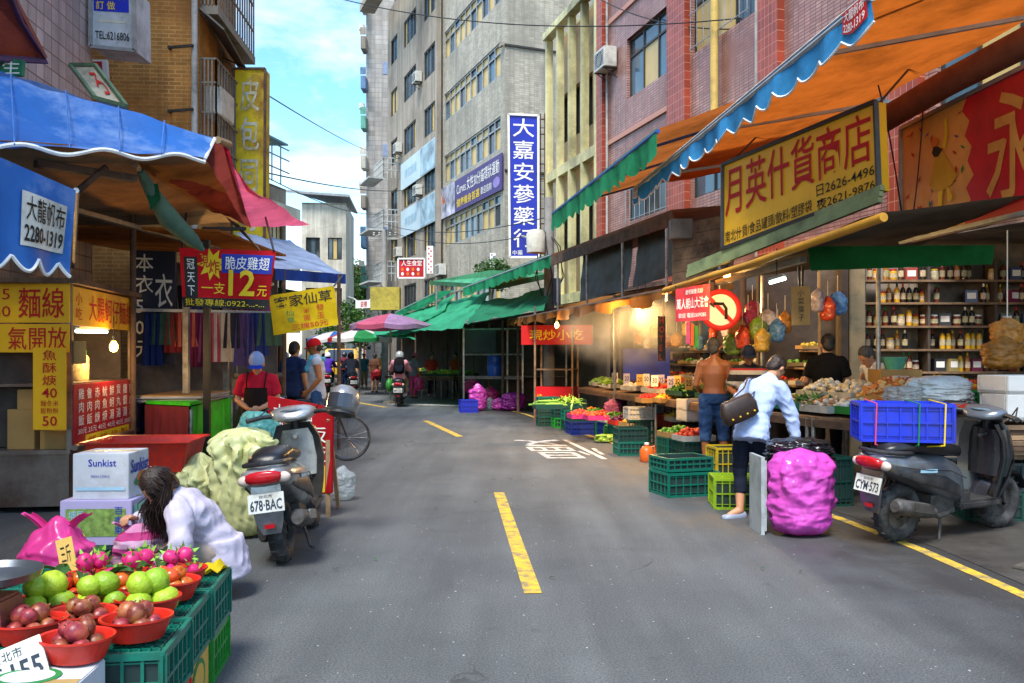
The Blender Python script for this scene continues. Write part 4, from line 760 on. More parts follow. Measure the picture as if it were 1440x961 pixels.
T2 = [(3.72, 8.35), (3.25, 9.3), (2.85, 10.5)]
table('plank table heaped with dried goods beside the parked scooter', T2, 1.7, .86, (.93, .37), slope=.12)
t = thing('plank_stack', 'stack of weathered planks behind the parked scooter', 'planks')
for k in range(7): m = MB(); m.box((5.1+.05*sin(k*3), 8.0+.04*cos(k*5), .60+.045*k), (1.5-.03*k, .5, .038), R=.12+.03*sin(k*7)); m.build('plank', [wood, plank, rust][k % 3], t, smooth=None)
for x, y in ((4.55, 7.85), (5.65, 7.95), (4.55, 8.15), (5.65, 8.2)): m = MB(); m.box((x, y, .29), (.09, .09, .59)); m.build('trestle', dark, t)
t = thing('steel_kiosk', 'stainless steel food kiosk frame with hanging cloths beside the pink rubbish bags', 'kiosk')
c0, c1 = G(652, 572), G(735, 574); dd = V((1.3, .6, 0))
for q in (c0, c1, c0+dd, c1+dd): m = MB(); m.bar(q, q+V((0, 0, 2.35)), .05); m.build('post', steel, t)
for z in (.1, .85, 1.55, 2.3): m = MB(); m.bar(c0+V((0, 0, z)), c1+V((0, 0, z)), .04); m.bar(c0+V((0, 0, z)), c0+dd+V((0, 0, z)), .04); m.build('rail', steel, t)
m = MB(); m.slab([c0+V((0, 0, .88)), c1+V((0, 0, .88)), c1+dd+V((0, 0, .88)), c0+dd+V((0, 0, .88))], .03); m.build('worktop', steel, t)
m = MB(); m.slab([c0+dd+V((0, 0, 2.3)), c1+dd+V((0, 0, 2.3)), c1+dd, c0+dd], .03); m.build('back_panel', dark, t); m = MB(); m.slab([c0+V((.02, .03, 2.28)), c0.lerp(c1, .55)+V((0, .03, 2.28)), c0.lerp(c1, .55)+V((0, .03, 1.6)), c0+V((.02, .03, 1.6))], .012); m.build('glass_screen', M('smoky_glass', (.08, .10, .12), .1, bump=0, alpha=.7), t)
barrel = plastic('blue_drum', '1f4fb0'); m = MB(); m.lathe([(.001, 0), (.2, 0), (.21, .03), (.225, .3), (.21, .33), (.225, .36), (.21, .62), (.19, .66), (.001, .66)], 24); o = m.build('plastic_drum', barrel, loc=c0.lerp(c1, .36)+V((.3, .15, .895))); tag(o, 'blue plastic drum on the steel kiosk worktop', 'drum')
# dark sheds under the green tarps
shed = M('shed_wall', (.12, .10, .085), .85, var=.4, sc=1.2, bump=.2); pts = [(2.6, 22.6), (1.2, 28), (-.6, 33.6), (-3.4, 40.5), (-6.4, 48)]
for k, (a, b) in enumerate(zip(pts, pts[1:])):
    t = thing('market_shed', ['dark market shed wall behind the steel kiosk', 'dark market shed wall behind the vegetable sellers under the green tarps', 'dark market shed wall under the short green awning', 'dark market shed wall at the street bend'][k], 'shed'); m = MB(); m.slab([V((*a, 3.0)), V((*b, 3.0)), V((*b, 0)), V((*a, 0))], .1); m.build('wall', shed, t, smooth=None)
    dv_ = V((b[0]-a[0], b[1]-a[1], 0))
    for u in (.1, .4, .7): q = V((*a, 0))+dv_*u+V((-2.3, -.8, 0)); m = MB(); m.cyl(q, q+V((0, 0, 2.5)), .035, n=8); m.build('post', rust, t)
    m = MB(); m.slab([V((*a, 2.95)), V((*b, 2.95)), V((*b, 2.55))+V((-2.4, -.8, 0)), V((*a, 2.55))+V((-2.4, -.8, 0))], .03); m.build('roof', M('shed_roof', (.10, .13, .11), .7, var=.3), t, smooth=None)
gt = cloth('bright_green_tarp', '3fa87c', .4); gt2 = cloth('deep_green_tarp', '2c7f5c', .35)
for q, lb, mt in (((P(533, 449, 36), P(692, 410, 28), P(650, 460, 22.8), P(526, 474, 29)), 'wide green tarpaulin slung over the vegetable sellers', gt), ((P(600, 432, 32), P(642, 415, 31), P(610, 445, 28), P(585, 455, 29)), 'narrow green tarp strip propped above the wide tarpaulin', gt), ((P(676, 424, 27), P(778, 404, 23), P(764, 436, 20.2), P(656, 456, 22.6)), 'green tarp roofing the steel kiosk', gt2), ((P(478, 470, 40), P(540, 455, 40), P(530, 462, 36), P(476, 478, 36)), 'small green tarp beyond the parasols', gt2), ((P(525, 462, 34), P(560, 455, 34), P(585, 478, 25.5), P(530, 474, 27)), 'sagging green tarp edge beside the pink parasol', gt)):
    tag(sheet('tarpaulin', q, mt, None, .12, .12, 30, 12, 1.1), lb, 'tarpaulin')
t = thing('flat_roof', 'green flat stall roof below the balcony plant', 'roof'); m = MB(); m.slab([P(606, 396, 31), P(690, 380, 27), P(772, 384, 24), P(700, 402, 26)], .06); m.build('sheet', paint('green_sheet', '3f8f62'), t, smooth=None); m = MB(); m.bar(P(606, 398, 31), P(700, 404, 26), .08, .14); m.bar(P(700, 404, 26), P(772, 388, 24), .08, .14); m.build('edge_beam', paint('dark_green_beam', '27603f'), t)
m = MB()
for u in (.1, .9): q = P(606, 398, 31).lerp(P(700, 404, 26), u); m.cyl(q, (q.x, q.y, 2.6), .04, n=8)
m.build('post', steel, t)
def parasol(label, c, rad, hgt, mats, ntri=8, drop=.35):
    t = thing('parasol', label, 'parasol', (c.x, c.y, 0)); m = MB(); rim = []
    for k in range(ntri*3):
        a = 2*pi*k/(ntri*3); s_ = 1-.03*abs(sin(a*ntri/2)); rim.append(V((rad*s_*cos(a), rad*s_*sin(a), hgt-drop-.05*(abs(sin(a*ntri/2))))))
    n = len(rim); rg = [[V((p.x*f, p.y*f, hgt-(hgt-p.z)*f**1.4)) for p in rim] for f in (.02, .35, .7, 1)]; rg.append([p-V((0, 0, .14)) for p in rim])
    vs = [p for q in rg for p in q]; m.add(vs, []); 
    for i in range(4):
        for j in range(n): m.f.append([i*n+j, i*n+(j+1) % n, (i+1)*n+(j+1) % n, (i+1)*n+j]); m.m.append((j//3) % len(mats))
    m.build('canopy', mats, t, smooth=60); m = MB(); m.cyl((0, 0, 0), (0, 0, hgt), .025, n=8); m.build('pole', steel, t)
    m = MB(); m.lathe([(.001, 0), (.25, 0), (.22, .08), (.03, .1)], 16); m.build('base', conc, t)
    for k in range(ntri): a = 2*pi*k/ntri; m = MB(); m.cyl((0, 0, hgt-.5), (rad*.55*cos(a), rad*.55*sin(a), hgt-drop*.55), .008, n=5); m.build('rib', steel, t)
lila = cloth('lilac_cloth', 'b08ab0', .3); rosec = cloth('rose_cloth', 'c8607a', .3); bl2 = cloth('sea_blue_cloth', '3a6ab0', .3); wh = cloth('white_cloth', 'd8d4cc', .3); rd = cloth('poppy_cloth', 'c03030', .3); gn = cloth('leaf_cloth', '2f8a4c', .3)
parasol('large lilac and rose market parasol on a thin pole beside the scooter riders', P(549, 500, 27), 1.3, 2.85, [lila, cloth('mauve_cloth', 'a08098', .3), rosec]); parasol('red, white and green striped parasol beyond the lilac one', P(506, 500, 33), 1.25, 2.55, [rd, wh, gn, wh])
parasol('blue and white parasol far along the row beyond the yellow banner', P(470, 500, 38), 1.2, 2.6, [bl2, wh])
# poles and wires
polec = M('pole_concrete', (.30, .29, .27), .85, var=.12, sc=3, bump=.2, dirt=(.16, .15, .13), dirts=.4)
def upole(label, x, y, h, extras):
    t = thing('utility_pole', label, 'pole', (x, y, 0)); m = MB(); m.cyl((0, 0, 0), (0, 0, h), .16, .12, 14); m.build('shaft', polec, t)
    for nm, f in extras: mm2 = MB(); mt = f(mm2); mm2.build(nm, mt, t)
    return t
def exA(m): m.lathe([(.05, 0), (.24, .03), (.26, .5), (.2, .62), (.05, .65)], 14, (-.35, -.1, 4.2)); return paint('pale_canister', 'c4c2b4')
def exB(m):
    for k in range(6): a = k*1.1; m.tube([(-.1, 0, 4.9), (.3*cos(a), .3*sin(a), 4.4), (.4*cos(a+.5), .3*sin(a), 3.6), (.2*cos(a), .2*sin(a), 3.1)], .014, 5)
    return blackm
def exC(m): m.box((.2, -.15, 3.2), (.2, .15, .7)); return paint('blue_box', '48627a')
upole('concrete utility pole with a white canister and drooping cables at the misty stall', .98, 22.6, 5.7, [('canister', exA), ('cable_bundle', exB), ('junction_box', exC)])
def exD(m): m.box((.1, -.35, 4.15), (1.35, .6, 1.05)); return paint('mustard_box', 'b5a03c')
def exE(m):
    for k in range(5): m.lathe([(.02, 0), (.07, .05), (.05, .1), (.07, .15), (.03, .2)], 8, (-.5+.25*k, 0, 7.1))
    m.bar((-.7, 0, 7.0), (.7, 0, 7.0), .1); return paint('insulator', '9a9890')
upole('far utility pole with a mustard yellow box and insulators', P(541, 500, 40).x, 40, 7.4, [('switch_box', exD), ('crossarm', exE), ('cable_bundle', exB)])
t = thing('street_lamp', 'white double-armed street lamp at the far end of the street', 'street lamp', P(510, 500, 55)*1); t.location.z = 0
m = MB(); m.cyl((0, 0, 0), (0, 0, 4.6), .07, .05, 10); m.build('post', ink['white'], t)
for s_ in (-1, 1): m = MB(); m.tube([(0, 0, 4.4), (s_*.2, 0, 4.9), (s_*.6, 0, 5.2), (s_*.95, 0, 5.3)], .04, 8); m.build('arm', ink['white'], t); m = MB(); m.ell((s_*.95, 0, 5.24), (.22, .12, .07)); m.build('lamp_head', ink['white'], t)
sign('small white street board with red characters under the street lamp', pq([(500, 423), (523, 422), (523, 433), (500, 434)], (45,)*4), ink['white'], [('銀樓', (.3, .1, .7, .9), ink['red'], .03)])
def wire(label, a, b, sag=.25, r_=.012, n=24):
    a, b = V(a), V(b); m = MB(); m.tube([a.lerp(b, i/n)-V((0, 0, sag*4*(i/n)*(1-i/n))) for i in range(n+1)], r_, 5); tag(m.build('power_line', blackm), label, 'cable', 'overhead cables')
wire('black cable crossing the sky to the red tiled building', P(440, -12, 24), P(1050, 25, 17), .5, .014); wire('black cable sagging in front of the finned building', P(845, 0, 23), P(1200, 18, 14), .5, .014); wire('thin grey cable dropping from the faded yellow sign to the tower', P(373, 132, 16), P(517, 212, 50), .1, .014)
wire('thin cable below it towards the tower', P(374, 243, 16), P(600, 262, 45), .3, .014); wire('low cable running to the far utility pole', P(376, 250, 18), P(541, 300, 40), .3, .012); wire('cable from the far pole to the canister pole', P(541, 315, 40), P(768, 306, 22.6), .4, .014); wire('lower cable from the far pole to the canister pole', P(541, 322, 40), P(770, 325, 22.6), .5, .014); wire('slack cable over the yellow shop sign', P(1235, 120, 8.6), P(1268, 300, 9.0), -.1, .008); wire('loop of cable on the dancer sign', P(1300, 125, 8.6), P(1275, 330, 9.0), .35, .007)
# lamps that are lit
warm = bpy.data.materials.new('lit_bulb'); warm.use_nodes = True; b_ = warm.node_tree.nodes['Principled BSDF']; b_.inputs['Emission Color'].default_value = (1, .5, .08, 1); b_.inputs['Emission Strength'].default_value = 5; b_.inputs['Base Color'].default_value = (1, .7, .25, 1)
cool = bpy.data.materials.new('lit_tube'); cool.use_nodes = True; b_ = cool.node_tree.nodes['Principled BSDF']; b_.inputs['Emission Color'].default_value = (.75, 1, .85, 1); b_.inputs['Emission Strength'].default_value = 5
def bulb(label, c, top, watts=14):
    t = thing('light_bulb', label, 'light bulb', c); m = MB(); m.lathe([(.001, -.065), (.03, -.055), (.045, -.02), (.042, .015), (.022, .05), (.018, .06)], 12); m.build('glass', warm, t)
    m = MB(); m.cyl((0, 0, .055), (0, 0, .11), .02, n=10); m.build('socket', blackm, t); m = MB(); m.cyl((0, 0, .1), (0, 0, top-c.z), .006, n=5); m.build('flex', blackm, t)
    l = bpy.data.lights.new('bulb_light', 'POINT'); l.energy = watts; l.color = (1, .6, .22); l.shadow_soft_size = .05; o = bpy.data.objects.new('bulb_light', l); COL.objects.link(o); o.parent = t; o.location = (0, -.08, -.08)
bulb('glowing bulb over the red kiosk panel', P(783, 457, 17.2), 2.6, 60); bulb('upper glowing bulb in the mist of the vegetable stall', P(908, 419, 13.6), 2.72, 70); bulb('lower glowing bulb in the mist of the vegetable stall', P(897, 435, 13.9), 2.75, 60); bulb('glowing bulb inside the yellow noodle cart', P(160, 487, 9.3), 1.95, 16); bulb('glowing bulb under the yellow pole', P(1022, 386, 10.2), 2.6, 45)
for lb, a, b in (('greenish fluorescent tube inside the noodle cart', P(107, 466, 8.9), P(150, 467, 9.4)), ('greenish fluorescent tube under the low awning beside the cardboard note', P(1083, 398, 9.2), P(1104, 392, 9.0)), ('fluorescent batten under the blue awning', P(1232, 18, 6.9), P(1300, -8, 6.6))):
    t = thing('fluorescent_lamp', lb, 'lamp'); m = MB(); m.cyl(a, b, .016, n=8); m.build('tube', cool if 'green' in lb else ink['white'], t); m = MB(); m.bar(a+V((0, .02, .035)), b+V((0, .02, .035)), .05, .03); m.build('housing', paint('lamp_housing', 'b8b8b0'), t)
    m = MB(); c_ = a.lerp(b, .5); m.cyl(c_+V((0, .02, .03)), c_+V((0, .02, .35)), .006, n=5); m.build('hanger', blackm, t)
# ------------------------------------------------ noodle cart, left
t = thing('noodle_cart', 'yellow and red noodle cart with steel counter under the small blue awning', 'food cart')
cf = Fac((-4.3, 8.3), (-.14, .99), 1)
if cf.n.x < 0: cf = Fac((-4.3, 8.3), (-.14, .99), -1)
cart_st = M('cart_steel', (.24, .21, .19), .38, metal=.75, sc=3, bump=.05, dirt=(.13, .07, .05), dirts=.5)
def cbox(nm, a0, a1, z0, z1, o0, o1, mat): m = MB(); vs = [cf.p(a, z, o) for z in (z0, z1) for a, o in ((a0, o0), (a1, o0), (a1, o1), (a0, o1))]; m.add(vs, [(0, 3, 2, 1), (4, 5, 6, 7), (0, 1, 5, 4), (1, 2, 6, 5), (2, 3, 7, 6), (3, 0, 4, 7)]); return m.build(nm, mat, t, smooth=None)
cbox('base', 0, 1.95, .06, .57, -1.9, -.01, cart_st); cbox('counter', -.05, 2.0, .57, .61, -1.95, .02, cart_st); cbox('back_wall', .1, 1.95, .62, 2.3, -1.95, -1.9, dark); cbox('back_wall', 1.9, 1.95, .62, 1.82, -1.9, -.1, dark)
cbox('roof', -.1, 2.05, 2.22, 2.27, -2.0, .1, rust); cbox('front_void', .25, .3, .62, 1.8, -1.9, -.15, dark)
for a, o in ((0, 0), (1.95, 0), (0, -1.9), (1.95, -1.9), (.0, -.95)): cbox('post', a-.025, a+.025, .61, 2.22, o-.025, o+.025, cart_st)
m = MB(); m.tube([cf.p(-.05, .63, .06), cf.p(1.0, .63, .09), cf.p(2.0, .63, .06)], .03, 10); m.build('rail', cart_st, t)
for a in (.2, .6, 1, 1.4, 1.8): m = MB(); m.cyl(cf.p(a, .1, -.05), cf.p(a, .0, -.05), .06, n=10); m.build('foot', blackm, t)
cbox('shelf', .05, 1.9, 1.22, 1.25, -1.2, -.03, cart_st)
yq = lambda a0, a1, z0, z1, o=.03: [cf.p(a0, z1, o), cf.p(a1, z1, o), cf.p(a1, z0, o), cf.p(a0, z0, o)]
sign('yellow noodle sign with red characters along the top of the cart', yq(.0, 1.95, 1.82, 2.2), signy, [('大腸蚵仔麵線', (.22, .15, .97, .85), ink['red'], .01), ('小吃', (.03, .15, .12, .85), ink['red'], 0, True)], th=.03)
menu = M('red_menu', C('b5202c'), .4, var=.08, sc=2, bump=.02)
mt_ = [(c, (.055+.12*i, .35, .135+.12*i, .93), ink['white'], .02, True) for i, c in enumerate(['雞肉飯', '魯肉飯', '赤肉焿', '魷魚焿', '鮮蚵湯', '貢丸湯', '蘿蔔湯', '豬血湯'])]
sign('red menu panel with white dish names and prices on the cart side', yq(.0, 1.95, .60, 1.24, .035), menu, mt_+[('30元 25元 40元 40元 40元 20元', (.05, .22, .93, .31), ink['white'], .01), ('燒麵・米粉・冬粉・粿仔', (.2, .05, .86, .15), ink['red'], .01)], th=.02, patches=[((.16, .02, .9, .19), ink['yellow'])])
fq = lambda x0, x1, y0, y1, Y: pq([(x0, y0), (x1, y0), (x1, y1), (x0, y1)], (Y,)*4)
sign('yellow fascia panel with two large red characters facing the street corner', fq(-25, 97, 398, 454, 8.24), signy, [('麵線', (.42, .12, .95, .88), ink['red'], .02), ('55\n60', (.12, .15, .33, .85), ink['red'], .0)], th=.03)
sign('yellow strip sign with three dark red characters below the fascia', fq(-25, 97, 456, 496, 8.22), signy, [('氣開放', (.3, .1, .98, .9), ink['red'], .01)], th=.02)
sign('narrow vertical yellow price sign hanging at the cart corner', fq(46, 93, 489, 605, 8.16), signy, [('魚\n酥\n焿', (.3, .54, .72, .97), ink['red'], .01), ('40', (.28, .39, .74, .51), ink['red'], .01), ('麵冬米\n飯粉粉', (.24, .2, .78, .36), ink['red'], 0), ('50', (.3, .05, .74, .17), ink['red'], .01)], th=.01)
card = M('carton_board', C('a8854f'), .85, var=.12, sc=4, bump=.08)
for k, (x0, x1, y0, y1) in enumerate(((10, 48, 576, 636), (24, 46, 548, 576), (56, 94, 606, 636), (100, 118, 480, 512))): m = MB(); q = fq(x0, x1, y0, y1, 8.35); m.slab(q, .3 if k < 3 else .05); tag(m.build('cardboard_box', card, bevel=.004), ['wide plain cardboard box standing on the cart counter', 'small cardboard box on top of the wide plain one', 'plain cardboard box behind the vertical yellow price sign', 'upright cardboard piece inside the noodle cart window'][k], 'box')
for k in range(9): m = MB(); m.lathe([(.05, 0), (.1, .03), (.105, .035), (.05, .012)], 18, cf.p(.42, 1.251+.02*k, -.3)); tag(m.build('plate', plastic('steel_plate', 'a8b4b8')), ['lowest', 'second', 'third', 'fourth', 'fifth', 'sixth', 'seventh', 'eighth', 'topmost'][k]+' pale bowl of the stack inside the noodle cart', 'bowl', 'stacked bowls in the cart')
t = thing('jar', 'clear jar with a green lid inside the noodle cart', 'jar', cf.p(1.0, 1.25, -.3)); m = MB(); m.lathe([(.001, 0), (.13, 0), (.14, .02), (.14, .25), (.11, .29)], 18); m.build('body', M('cloudy_jar', C('a89468'), .2, var=.4, sc=14, bump=0), t); m = MB(); m.cyl((0, 0, .28), (0, 0, .33), .115, n=18); m.build('lid', plastic('lid_green', '1f8a3c'), t)
for k in range(3): m = MB(); m.box((0, 0, .05), (.2, .16, .1)); tag(m.build('food_tub', plastic('cream_tub', 'c8b88c'), bevel=.008, loc=cf.p(.66+.02*k, 1.251+.1*k, -.33)), ['lowest', 'middle', 'topmost'][k]+' cream plastic tub of the stack inside the noodle cart', 'tub', 'tubs in the cart')
# ------------------------------------------------ left-hand stalls further on
pts = [(-5.35, 16.9), (-6.6, 23), (-8.7, 30), (-12.2, 40)]
for k, (a, b) in enumerate(zip(pts, pts[1:])):
    t = thing('shop_row', ['dim shopfront wall beyond the orange brick building', 'dim shopfront wall behind the blue and white parasol', 'dim shopfront wall before the grey flats'][k], 'shop'); m = MB(); m.slab([V((*a, 4)), V((*b, 4)), V((*b, 0)), V((*a, 0))], .2); m.build('wall', wallb, t, smooth=None)
    for u in (.05, .35, .65, .95): q = V((*a, 0)).lerp(V((*b, 0)), u)+V((.5, 0, 0)); m = MB(); m.cyl(q, q+V((0, 0, 2.9)), .04, n=8); m.build('post', rust, t)
    m = MB(); m.slab([V((*a, 3.0)), V((*b, 3.0)), V((*b, 2.7))+V((1.6, -.4, 0)), V((*a, 2.7))+V((1.6, -.4, 0))], .03); m.build('awning', [gt2, tanlin, bl2][k], t, smooth=None)
t = thing('clothes_stall', 'open clothes stall on dark posts behind the blue-capped seller', 'stall')
for px_, Y in ((262, 11), (291, 10.2), (318, 12.2), (330, 13)): q = P(px_, 500, Y); m = MB(); m.bar((q.x, q.y, 0), (q.x, q.y, 2.9), .07); m.build('post', [steel, blackm][px_ % 2], t)
q0, q1 = P(190, 500, 13.5), P(385, 500, 13.5); m = MB(); m.slab([V((q0.x, 13.5, 3)), V((q1.x, 13.7, 3)), V((q1.x, 13.7, 0)), V((q0.x, 13.5, 0))], .05); m.build('back_cloth', M('stall_backdrop', (.2, .15, .12), .9, var=.5, sc=2.5), t, smooth=None)
m = MB(); m.bar(P(190, 436, 11.3), P(385, 440, 11.6), .04); m.build('rail', steel, t); m = MB(); m.bar(P(190, 398, 12.4), P(385, 400, 12.4), .04); m.build('rail', steel, t)
m = MB(); m.slab([V((-6.2, 9.9, 3.05)), V((-3.5, 10.2, 3.0)), V((-3.6, 13.6, 3.1)), V((-6.2, 13.6, 3.2))], .03); m.build('roof', tanlin, t, smooth=None)
cl_cols = ['7a2a4a', '2a3a7a', 'b0486a', '4a6a5a', 'c8b8a0', '8a3030', '34343c', 'd0705a', '5a4a7a']; r = random.Random(9)
for k in range(22):
    x = 205+8.2*k; Y = 11.4 if k % 2 else 12.5; w_ = r.uniform(.14, .2); p0 = P(x, 437 if k % 2 else 399, Y); h_ = r.uniform(.4, .75); m = MB(); m.grid(lambda u, v: p0+V(((u-.5)*w_*2*(.7+.3*(1-v)), .02*sin(u*20+k), -.03-h_*(1-v))), 8, 3)
    tag(m.build('garment', cloth('garment'+str(k % 9), cl_cols[k % 9], .1)), ['plum', 'navy', 'rose', 'sage', 'beige', 'brick red', 'charcoal', 'coral', 'violet'][k % 9]+' garment on the '+['upper back', 'lower front'][k % 2]+' rail of the clothes stall', 'garment', 'garments '+str(k % 18))
bt = cloth('navy_tablecloth', '2c3060', .05); m = MB(); a = P(188, 512, 11)
def tcl(u, v): return V((a.x+u*1.0, 10.9+(0 if v < .5 else (v-.5)*1.6)+.03*sin(u*25)*(1 if v < .5 else 0), min(v*2, 1)*.95-.0))
m.grid(tcl, 30, 8); tag(m.build('cloth_table', bt), 'table under a navy blue cloth in front of the clothes stall', 'table')
gcl = plastic('lime_cloth', '35c81c', .7, bump=.25); t = thing('cloth_table', 'sorting table draped in bright lime green cloth with cardboard sheets on top', 'table')
A0, A1 = V((-4.42, 10.3, 0)), V((-3.72, 9.85, 0)); B0, B1 = V((-4.75, 12.2, 0)), V((-3.98, 12.05, 0))
def drape(a, b, z1, z0, n=24):
    m = MB(); d = (b-a); nn = d.cross(V((0, 0, 1))).normalized(); m.grid(lambda u, v: a+d*u+nn*(.025*sin(u*34)*(1-v)+.012)+V((0, 0, z0+(z1-z0)*v)), n, 6); return m
drape(A1, B1, .93, .02).build('cloth_side', gcl, t, smooth=80); m = MB(); m.slab([A0+V((0, 0, .94)), A1+V((0, 0, .94)), B1+V((0, 0, .94)), B0+V((0, 0, .94))], .04); m.build('table_top', gcl, t, smooth=None)
drape(A0, A1, .93, .4).build('cloth_side', M('maroon_cloth', (.12, .012, .025), .85, bump=.2), t, smooth=80)
for q in (A0, A1, B0, B1): m = MB(); m.cyl(q+V((0, .03, 0)), q+V((0, .03, .9)), .025, n=8); m.build('leg', steel, t)
for k in range(7): m = MB(); c = (A0+B1)/2+V((-.02+.02*sin(k*3), -.1+.03*cos(k*4), 0.955+.013*k)); m.box(c, (.75+.06*sin(k*2), 1.5, .012), R=.1+.05*sin(k*5)); tag(m.build('cardboard_sheet', [card, paint('grey_card', '8a98b0'), paint('white_card', 'b8bcc4')][k % 3], smooth=None), ['lowest', 'second', 'third', 'fourth', 'fifth', 'sixth', 'topmost'][k]+' cardboard sheet of the pile on the lime green table', 'cardboard', 'cardboard sheets on the lime table')
# ================================================================== VEHICLES
rubber = M('rubber', (.024, .024, .025), .75, bump=.2, sc=20, dirt=(.09, .085, .08), dirts=.5); blk = M('black_plastic', (.02, .02, .022), .45, bump=.05, dirt=(.07, .065, .06), dirts=.35); seatm = M('black_vinyl', (.014, .014, .016), .3, bump=.1, sc=14); chrome = M('dull_chrome', (.5, .5, .5), .25, metal=1, bump=.03, dirt=(.2, .17, .14), dirts=.4); redl = M('red_lens', (.45, .01, .015), .12, bump=0, var=.1); amb = M('clear_lens', (.6, .5, .42), .15, bump=0); platem = M('plate_white', C('cfd2cc'), .4, var=.06, bump=0, dirt=C('8a7a5a'), dirts=.3); engine = M('engine_metal', (.11, .105, .10), .6, metal=.5, bump=.2, sc=18, dirt=(.05, .04, .03))
def ring(c, w, h, n=16, p=2.6, ax='y', up=0):
    out = []
    for k in range(n):
        a = 2*pi*k/n; x = abs(cos(a))**(2/p)*(1 if cos(a) > 0 else -1)*w; z = abs(sin(a))**(2/p)*(1 if sin(a) > 0 else -1)*h
        out.append(V((c[0]+x, c[1]+(0 if ax == 'y' else z), c[2]+(z if ax == 'y' else 0)-(up*x*x))))
    return out
def wheel(t, y, name, R=.185, r=.058, disc=True):
    w_ = thing_part(name, t, (0, y, R+r)); m = MB(); m.torus((0, 0, 0), (1, 0, 0), R, r, 36, 12, flat=1.05)
    for k in range(36):
        a = 2*pi*k/36; m.box((0.02*(-1)**k, cos(a)*(R+r-.004), sin(a)*(R+r-.004)), (.05, .012, .014), Matrix.Rotation(a, 3, 'X'))
    m.build('tyre', rubber, w_); m = MB(); m.lathe([(.03, -.05), (.05, -.035), (.06, -.02), (R-.05, -.012), (R-.03, -.045), (R-.03, .045), (R-.05, .012), (.06, .02), (.05, .035), (.03, .05)], 28, R=Matrix.Rotation(pi/2, 3, 'Y')); m.build('rim', engine, w_); return w_
def thing_part(name, parent, loc=(0, 0, 0)):
    o = obj(name, None, parent, loc); return o
def scooter(label, paintm, plate=None, helm=True, group=None, mirrors=True, shield=None):
    t = thing('scooter', label, 'scooter', group=group); sh = shield or paintm
    wheel(t, -.62, 'rear_wheel'); wheel(t, .66, 'front_wheel')
    m = MB(); m.loft([ring((0, -.985, .69), .09, .04), ring((0, -.93, .68), .165, .075), ring((0, -.75, .64), .19, .11), ring((0, -.5, .59), .19, .15), ring((0, -.25, .54), .175, .19), ring((0, -.05, .46), .16, .18), ring((0, .02, .42), .12, .13)]); m.build('body', paintm, t, smooth=60)
    m = MB()
    for s_ in (-1, 1): m.loft([ring((s_*.165, -.80, .60), .012, .02, 10), ring((s_*.178, -.6, .56), .014, .05, 10), ring((s_*.182, -.3, .5), .014, .06, 10), ring((s_*.17, -.1, .42), .012, .05, 10)])
    m.build('side_trim', blk, t, smooth=60)
    m = MB(); m.loft([ring((0, -.88, .765), .08, .035), ring((0, -.8, .785), .13, .05), ring((0, -.55, .80), .15, .06), ring((0, -.42, .77), .15, .06), ring((0, -.2, .755), .135, .065), ring((0, .0, .73), .09, .05), ring((0, .05, .70), .05, .03)]); m.build('seat', seatm, t, smooth=70)
    m = MB(); m.tube([(.1, -.6, .75), (.155, -.75, .76), (.13, -.93, .77), (0, -.99, .775), (-.13, -.93, .77), (-.155, -.75, .76), (-.1, -.6, .75)], .017, 8); m.build('grab_rail', blk, t)
    m = MB(); m.box((0, .2, .285), (.33, .5, .07)); m.box((0, .02, .33), (.28, .16, .16)); m.build('floorboard', blk, t, bevel=.02)
    m = MB(); m.loft([[V((x, y+.10*(x/w_)**2*-1, z)) for x in [w_*(k/8-1) for k in range(17)]]+[V((x, y+.05-.10*(x/w_)**2, z)) for x in [w_*(1-k/8) for k in range(17)]] for w_, y, z in ((.15, .43, .27), (.19, .45, .45), (.215, .47, .65), (.2, .46, .82), (.14, .43, .95))]); m.build('leg_shield', blk if shield is None else sh, t, smooth=60)
    m = MB(); m.loft([ring((0, .50, .30), .10, .05), ring((0, .56, .45), .15, .1), ring((0, .57, .66), .18, .14), ring((0, .53, .84), .16, .1), ring((0, .48, .96), .09, .05)], True); m.loft([ring((0, .47, .5), .17, .08, ax='z'), ring((0, .5, .7), .2, .1, ax='z'), ring((0, .47, .9), .16, .09, ax='z')]); m.build('front_cover', sh, t, smooth=60)
    m = MB(); m.loft([ring((0, .26, 1.0), .06, .02), ring((0, .31, 1.02), .15, .045), ring((0, .40, 1.04), .20, .065), ring((0, .48, 1.02), .16, .07), ring((0, .55, .99), .1, .05), ring((0, .575, .98), .05, .03)]); m.build('handlebar_cowl', paintm, t, smooth=60)
    m = MB(); m.ell((0, .345, 1.065), (.105, .055, .014)); m.build('dashboard', M('dial_face', (.10, .14, .17), .15, var=.5, sc=20, bump=0), t); m = MB(); m.ell((0, .555, .985), (.1, .035, .05)); m.build('headlight', amb, t)
    m = MB(); m.cyl((0, .44, .85), (0, .42, 1.0), .035, n=10); m.build('steering_stem', blk, t)
    for s_ in (-1, 1):
        m = MB(); m.tube([(s_*.18, .39, 1.03), (s_*.25, .35, 1.035), (s_*.37, .28, 1.02)], [.02, .019, .021], 10); m.build('handgrip', blk, t)
        m = MB(); m.tube([(s_*.22, .40, 1.04), (s_*.30, .38, 1.03), (s_*.38, .33, 1.01)], .007, 6); m.build('brake_lever', chrome, t)
        if mirrors:
            m = MB(); m.tube([(s_*.2, .38, 1.05), (s_*.25, .37, 1.17), (s_*.28, .36, 1.25)], .007, 6); m.ell((s_*.30, .355, 1.28), (.065, .014, .045)); m.build('mirror', blk, t)
        m = MB(); m.ell((s_*.135, -.945, .665), (.05, .035, .038)); m.build('turn_signal', amb, t)
        m = MB(); m.tube([(s_*.055, .66, .245), (s_*.06, .58, .5), (s_*.05, .5, .72)], .018, 8); m.build('fork', engine, t)
